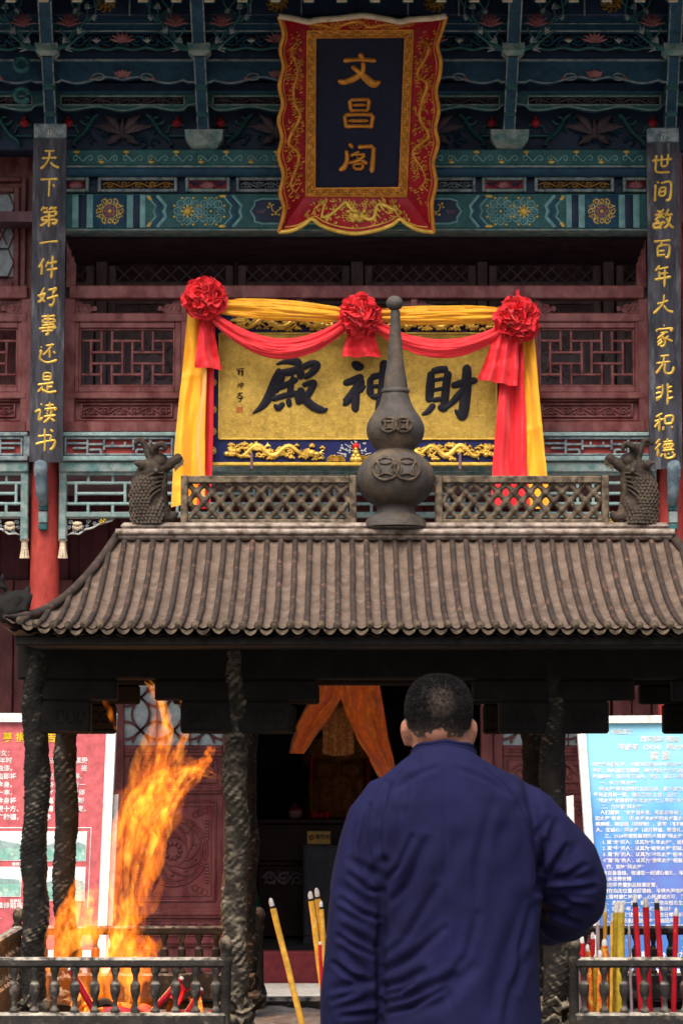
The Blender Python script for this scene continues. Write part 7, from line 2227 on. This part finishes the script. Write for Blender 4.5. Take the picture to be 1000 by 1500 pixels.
# ---- jacket
j = MB()
rings = [(1110, 650, 47, .085, .01), (1119, 650, 60, .10, .005), (1130, 650, 82, .112, 0), (1146, 651, 107, .122, 0), (1168, 653, 126, .132, 0), (1200, 655, 137, .142, 0), (1250, 660, 131, .150, .005),
         (1300, 668, 124, .152, .01), (1360, 672, 119, .152, .01), (1430, 674, 116, .152, .01), (1500, 675, 117, .155, .01), (1580, 675, 122, .160, .01), (1668, 675, 127, .165, .01)]
j.tube([Q(c, y, dy) for y, c, w, d, dy in rings], [(w * kP, d) for y, c, w, d, dy in rings], 40)
la = [(1146, 594, 20, .0), (1168, 566, 34, 0), (1200, 547, 39, 0), (1240, 535, 39, .0), (1290, 526, 40, .0), (1345, 521, 42, .005), (1400, 519, 44, .015), (1450, 517, 47, .03), (1500, 515, 46, .045), (1575, 514, 42, .07)]
j.tube([Q(c, y, dy) for y, c, w, dy in la], [(w * kP, w * kP * 1.12) for y, c, w, dy in la], 28)
ra = [(708, 1152, 22, 0), (738, 1174, 40, 0), (772, 1202, 48, .0), (802, 1236, 49, .01), (828, 1264, 50, .02), (842, 1296, 48, .04), (843, 1322, 48, .08), (832, 1342, 48, .14), (812, 1352, 45, .22), (786, 1352, 40, .31)]
j.tube([Q(a, y, dy) for a, y, w, dy in ra], [(w * kP, w * kP * 1.05) for a, y, w, dy in ra], 28, ref=(.2, -1, .2))
jk = remeshed(j, .0055, 7, .6)
CR = [  # creases on the cloth: points, half width (px), depth (m)
 ([(570, 1150), (556, 1200), (556, 1240), (562, 1262)], 5, .007), ([(562, 1258), (538, 1290)], 6, .005), ([(562, 1262), (561, 1330), (557, 1400), (558, 1500)], 6, .013),
 ([(514, 1262), (555, 1282)], 6, .007), ([(500, 1300), (548, 1330)], 8, .006), ([(505, 1362), (548, 1388)], 6, .010), ([(502, 1392), (536, 1426)], 6, .009), ([(498, 1335), (530, 1352)], 5, .006), ([(490, 1450), (545, 1436)], 7, .008), ([(498, 1478), (550, 1462)], 6, .006),
 ([(620, 1240), (592, 1310), (570, 1372)], 10, .008), ([(590, 1190), (576, 1250), (568, 1310)], 8, .007), ([(672, 1230), (640, 1300), (600, 1370)], 12, .006), ([(562, 1448), (590, 1440), (618, 1424)], 6, .013), ([(562, 1470), (610, 1456), (664, 1432)], 7, .011), ([(572, 1486), (640, 1470), (690, 1420)], 10, .008), ([(650, 1330), (620, 1390), (580, 1420)], 12, .006),
 ([(700, 1400), (660, 1450), (640, 1500)], 12, .005), ([(770, 1320), (740, 1400), (720, 1480)], 12, .006),
 ([(772, 1150), (784, 1200), (788, 1260), (788, 1304)], 7, .014), ([(812, 1210), (796, 1260), (790, 1300)], 8, .009), ([(790, 1302), (822, 1314), (846, 1312)], 7, .012), ([(792, 1322), (826, 1336), (856, 1330)], 6, .009), ([(800, 1280), (830, 1290), (866, 1284)], 7, .007), ([(842, 1240), (820, 1262), (806, 1290)], 8, .006),
 ([(760, 1180), (730, 1240)], 12, .005),
 ([(540, 1180), (528, 1240), (534, 1280)], 4, .005), ([(520, 1210), (512, 1260)], 4, .004), ([(512, 1282), (540, 1304), (556, 1306)], 4, .007), ([(500, 1318), (530, 1338), (552, 1346)], 4, .008), ([(496, 1372), (516, 1386), (546, 1400)], 4, .008), ([(488, 1412), (512, 1430), (540, 1440)], 4, .008), ([(486, 1466), (520, 1456)], 4, .006), ([(500, 1490), (548, 1484)], 4, .007),
 ([(566, 1290), (584, 1270), (604, 1226)], 4, .006), ([(566, 1330), (596, 1296), (626, 1230)], 5, .006), ([(564, 1400), (590, 1380), (640, 1300)], 5, .006), ([(562, 1424), (600, 1404), (652, 1360)], 5, .007), ([(564, 1458), (586, 1452), (606, 1440)], 3.5, .009), ([(566, 1484), (600, 1476), (650, 1450)], 4, .008), ([(700, 1340), (684, 1400), (650, 1440)], 6, .005), ([(780, 1330), (764, 1390), (760, 1450)], 5, .007), ([(776, 1400), (750, 1450), (740, 1500)], 6, .006), ([(720, 1180), (700, 1260), (696, 1340)], 7, .004),
 ([(796, 1232), (792, 1270), (790, 1296)], 4, .008), ([(828, 1240), (806, 1274), (796, 1298)], 4, .007), ([(856, 1268), (826, 1286), (800, 1294)], 4, .007), ([(868, 1300), (836, 1304), (806, 1302)], 4, .009), ([(862, 1330), (836, 1326), (800, 1314)], 4, .009), ([(846, 1352), (820, 1344), (796, 1334)], 4, .008), ([(800, 1200), (786, 1226)], 4, .005), ([(640, 1124), (600, 1140), (576, 1160)], 4, .003), ([(670, 1126), (716, 1144), (748, 1166)], 4, .003), ([(612, 1120), (596, 1150), (586, 1190)], 8, .006), ([(700, 1124), (724, 1150), (740, 1190)], 9, .004), ([(651, 1118), (652, 1300), (660, 1500)], 3, .0022)]
def seg_d(p, a, b_):
    ax, ay = b_[0] - a[0], b_[1] - a[1]; L2 = ax * ax + ay * ay
    t = max(0, min(1, ((p[0] - a[0]) * ax + (p[1] - a[1]) * ay) / L2))
    return math.hypot(p[0] - a[0] - t * ax, p[1] - a[1] - t * ay), t
N_ = vnormals(jk); newv = []
for v, n in zip(jk.v, N_):
    px, py = pix(v); d = 0
    back = max(0, min(1, (-n.y + .15) / .5))
    for pts, w, dep in CR:
        if px < min(p[0] for p in pts) - 4 * w or px > max(p[0] for p in pts) + 4 * w or py < min(p[1] for p in pts) - 4 * w or py > max(p[1] for p in pts) + 4 * w: continue
        best = 1e9; tt = 0
        for i in range(len(pts) - 1):
            q, t = seg_d((px, py), pts[i], pts[i + 1])
            if q < best: best = q; tt = (i + t) / (len(pts) - 1)
        if best < w * 4:
            dep_ = dep * (1.45 if w <= 4 else 1); fade = .35 + .65 * math.sin(math.pi * min(1, max(0, .08 + .84 * tt)))
            d += dep_ * fade * back * (-math.exp(-(best / w) ** 2) + .36 * math.exp(-((best - 1.9 * w) / (1.1 * w)) ** 2))
    sl = v.x * .55 + v.z * .85
    d += .0045 * noise.noise(Vector((v.x * 7 - v.z * 3, v.y * 5, v.z * 3.2 + v.x * 2.5))) + .0022 * noise.noise(Vector((v.x * 22 - v.z * 9, v.y * 12, v.z * 9 + v.x * 9)))
    newv.append(v + n * d)
jk.v = newv
jo = jk.build('jacket', M_navyc, man, smooth=180)
# stand collar: a folded band with its own edge
cl = MB()
cc = Q(650, 1100, .012)
def col(u, v):
    a = u * 2 * math.pi
    rx = .073 + .007 * (1 - v); ry = .070 + .010 * (1 - v)
    back = -math.sin(a)                    # 1 at the back of the neck
    zt = Q(650, 1084).z - .022 * (1 - back) ; zb_ = Q(650, 1116).z - .010 * (1 - back)
    return Vector((cc.x + rx * math.cos(a), cc.y + ry * math.sin(a), zb_ + (zt - zb_) * v + .0015 * math.sin(a * 7)))
outer = MB().grid(col, 60, 8); inner = MB().grid(lambda u, v: col(u, v) + (cc - col(u, v)) * Vector((1, 1, 0)).length * 0 + Vector(((cc.x - col(u, v).x) * .07, (cc.y - col(u, v).y) * .07, 0)), 60, 8)
nO = len(outer.v)
cl.merge(outer); cl.merge(inner)
for i in range(60): cl.f.append((8 * 61 + i, 8 * 61 + i + 1, nO + 8 * 61 + i + 1, nO + 8 * 61 + i))
cl.build('collar', M_navyc, jo, smooth=60)
st_ = MB(); st_.tube([col(i / 60, .90) * 1.0 + (col(i / 60, .9) - cc) * .012 for i in range(60)], .0009, 5, closed=True); st_.tube([col(i / 60, .10) + (col(i / 60, .1) - cc) * .012 for i in range(60)], .0009, 5, closed=True)
st_.build('stitching', M_navyc, jo)
# seams lying on the cloth
from mathutils.bvhtree import BVHTree
bv = BVHTree.FromPolygons([tuple(v) for v in jk.v], jk.f)
for line in ([(590, 1124), (574, 1150), (562, 1190), (557, 1230), (561, 1262)], [(708, 1124), (742, 1152), (768, 1196), (782, 1246), (788, 1296)]):
    pts = []
    for a, c, _ in catmull([(a, c, 0) for a, c in line], 8):
        dr = (P(a, c, YP) - Vector((0, 0, CZ))).normalized()
        hit = bv.ray_cast(Vector((0, 0, CZ)), dr)
        if hit[0] is not None: pts.append(hit[0] + hit[1] * .0004)
    if len(pts) > 3: MB().tube(pts, .0014, 6).build('seam', M_navyc, jo, smooth=60)
# trousers and shoes
tr = MB()
for s2, px in ((-1, 622), (1, 716)):
    x = PX(px, YP, 1600)
    tr.tube([(x - s2 * .012, YP + .01, .93), (x, YP + .015, .80), (x, YP + .02, .50), (x, YP + .01, .28), (x, YP + .005, .07)], [(.085, .10), (.095, .10), (.085, .09), (.082, .088), (.085, .095)], 22)
tr.tube([(PX(669, YP, 1600), YP + .01, .80), (PX(669, YP, 1600), YP + .01, 1.0)], [(.14, .11), (.14, .11)], 22)
trr = remeshed(tr, .011, 4)
for i, v in enumerate(trr.v): trr.v[i] = v + Vector((0, -.006 * noise.noise(v * 14), 0))
trr.build('trousers', M_trouser, man, smooth=180)
for s2, px in ((-1, 622), (1, 716)):
    x = PX(px, YP, 1600); sh = MB()
    sh.tube([(x, YP - .07, .045), (x, YP, .05), (x + s2 * .01, YP + .10, .042), (x + s2 * .02, YP + .19, .032), (x + s2 * .02, YP + .215, .028)], [(.036, .044), (.042, .05), (.047, .042), (.042, .031), (.02, .02)], 16, ref=(0, 0, 1))
    s_ = remeshed(sh, .007, 3)
    for i, v in enumerate(s_.v):
        if v.z < .004: s_.v[i] = Vector((v.x, v.y, .003))
    s_.build('shoe', M_shoe, man, smooth=180)
# ---- hair: close-cropped cap with thousands of short hairs, thin at the crown
rh = random.Random(3)
CRN = (646, 1030)
hp_ = MB(); nu, nv = 150, 120
hc = Q(643, 1047, .033)
def hair_r(d):
    k = (abs(d.x) ** 2.5 + abs(d.y) ** 2.5 + abs(d.z) ** 2.5) ** (-1 / 2.5)      # a little squarer than an egg
    return Vector((d.x * 46.8 * kP, d.y * .102, d.z * 57.0 * kP)) * k
hverts = []
def hfn(u, v):
    a = u * 2 * math.pi; t = math.pi * (.0 + .5 * v * 1.42)
    d = Vector((math.sin(t) * math.cos(a), math.sin(t) * math.sin(a), math.cos(t)))
    return hc + hair_r(d)
hp_.grid(hfn, nu, nv)
keep = []
def in_hair(p):
    """below the hairline there is skin: nape, sides above the ears, forehead"""
    px, py = pix(p); dy = p.y - hc.y
    if dy > .06: return py < 1040 - (dy - .06) * 600
    side = abs(px - 643) / 50
    w = 1.4 * noise.noise(Vector((px * .25, py * .1, 0)))
    return py < 1082 + w - 22 * max(0, side - .72) / .28
hp_.f = [f for f in hp_.f if all(in_hair(hp_.v[i]) for i in f)]
for i, v in enumerate(hp_.v):
    px, py = pix(v)
    edge = max(0, min(1, (1078 - py) / 34)) if v.y < hc.y + .05 else 1
    d = (v - hc)
    hp_.v[i] = hc + d * (.955 + .045 * edge) + d.normalized() * .0022 * fbm(v, 60, 3)
M_hair = mat('black_hair', (.007, .006, .007), (.012, .011, .011), .8, 40, bump=.4, bscale=200, bdist=.002)
# scalp shows brown through the thin hair of the crown
nth = M_hair.node_tree; Nn = nth.nodes; Ll = nth.links
at = Nn.new('ShaderNodeAttribute'); at.attribute_name = 'thin'
mxh = Nn.new('ShaderNodeMix'); mxh.data_type = 'RGBA'; mxh.inputs[7].default_value = (.085, .058, .045, 1)
old = Nn['Principled BSDF'].inputs['Base Color'].links[0].from_socket
Ll.new(at.outputs['Fac'], mxh.inputs[0]); Ll.new(old, mxh.inputs[6]); Ll.new(mxh.outputs[2], Nn['Principled BSDF'].inputs['Base Color'])
def thin_at(p):
    px, py = pix(p)
    if p.y > hc.y + .03: return 0
    q = math.hypot((px - CRN[0]) / 24, (py - CRN[1]) / 27)
    t = max(0, 1 - q) ** .8 * .62
    t = max(t, .55 * max(0, min(1, (py - 1050) / 26)))
    return t
ho = hp_.build('hair', M_hair, man, smooth=180)
attr = ho.data.attributes.new('thin', 'FLOAT', 'POINT'); wl_ = WL(man)
for i, v in enumerate(ho.data.vertices): attr.data[i].value = thin_at(v.co + wl_) * (.75 + .5 * rh.random())
hs = MB(); cnt = 0
while cnt < 26000:
    z = rh.uniform(-.35, 1); a = rh.uniform(0, 2 * math.pi); r = math.sqrt(1 - z * z)
    d = Vector((r * math.cos(a), r * math.sin(a), z)); p = hc + hair_r(d) * .985
    cnt += 1
    if not in_hair(p): continue
    if rh.random() < thin_at(p) * .85: continue
    px, py = pix(p)
    L_ = .0085 * (1 if py < 1045 else max(.35, 1 - (py - 1045) / 40))
    t = Vector((rh.uniform(-.45, .45), rh.uniform(-.45, .45), rh.uniform(-.5, .2)))
    nrm = Vector((d.x / (54.5 * kP), d.y / .104, d.z / (59.5 * kP))).normalized()
    tip = p + (nrm + t).normalized() * L_; s = nrm.cross(t).normalized() * .0006
    hs.v += [p - s, p + s, tip]; n = len(hs.v); hs.f.append((n - 3, n - 2, n - 1))
so = hs.build('hair_strands', mat('hair_strand', (.007, .0065, .007), (.014, .012, .012), .7, 40, bump=0, spec=.1), ho, recalc=False); so['kind'] = 'stuff'
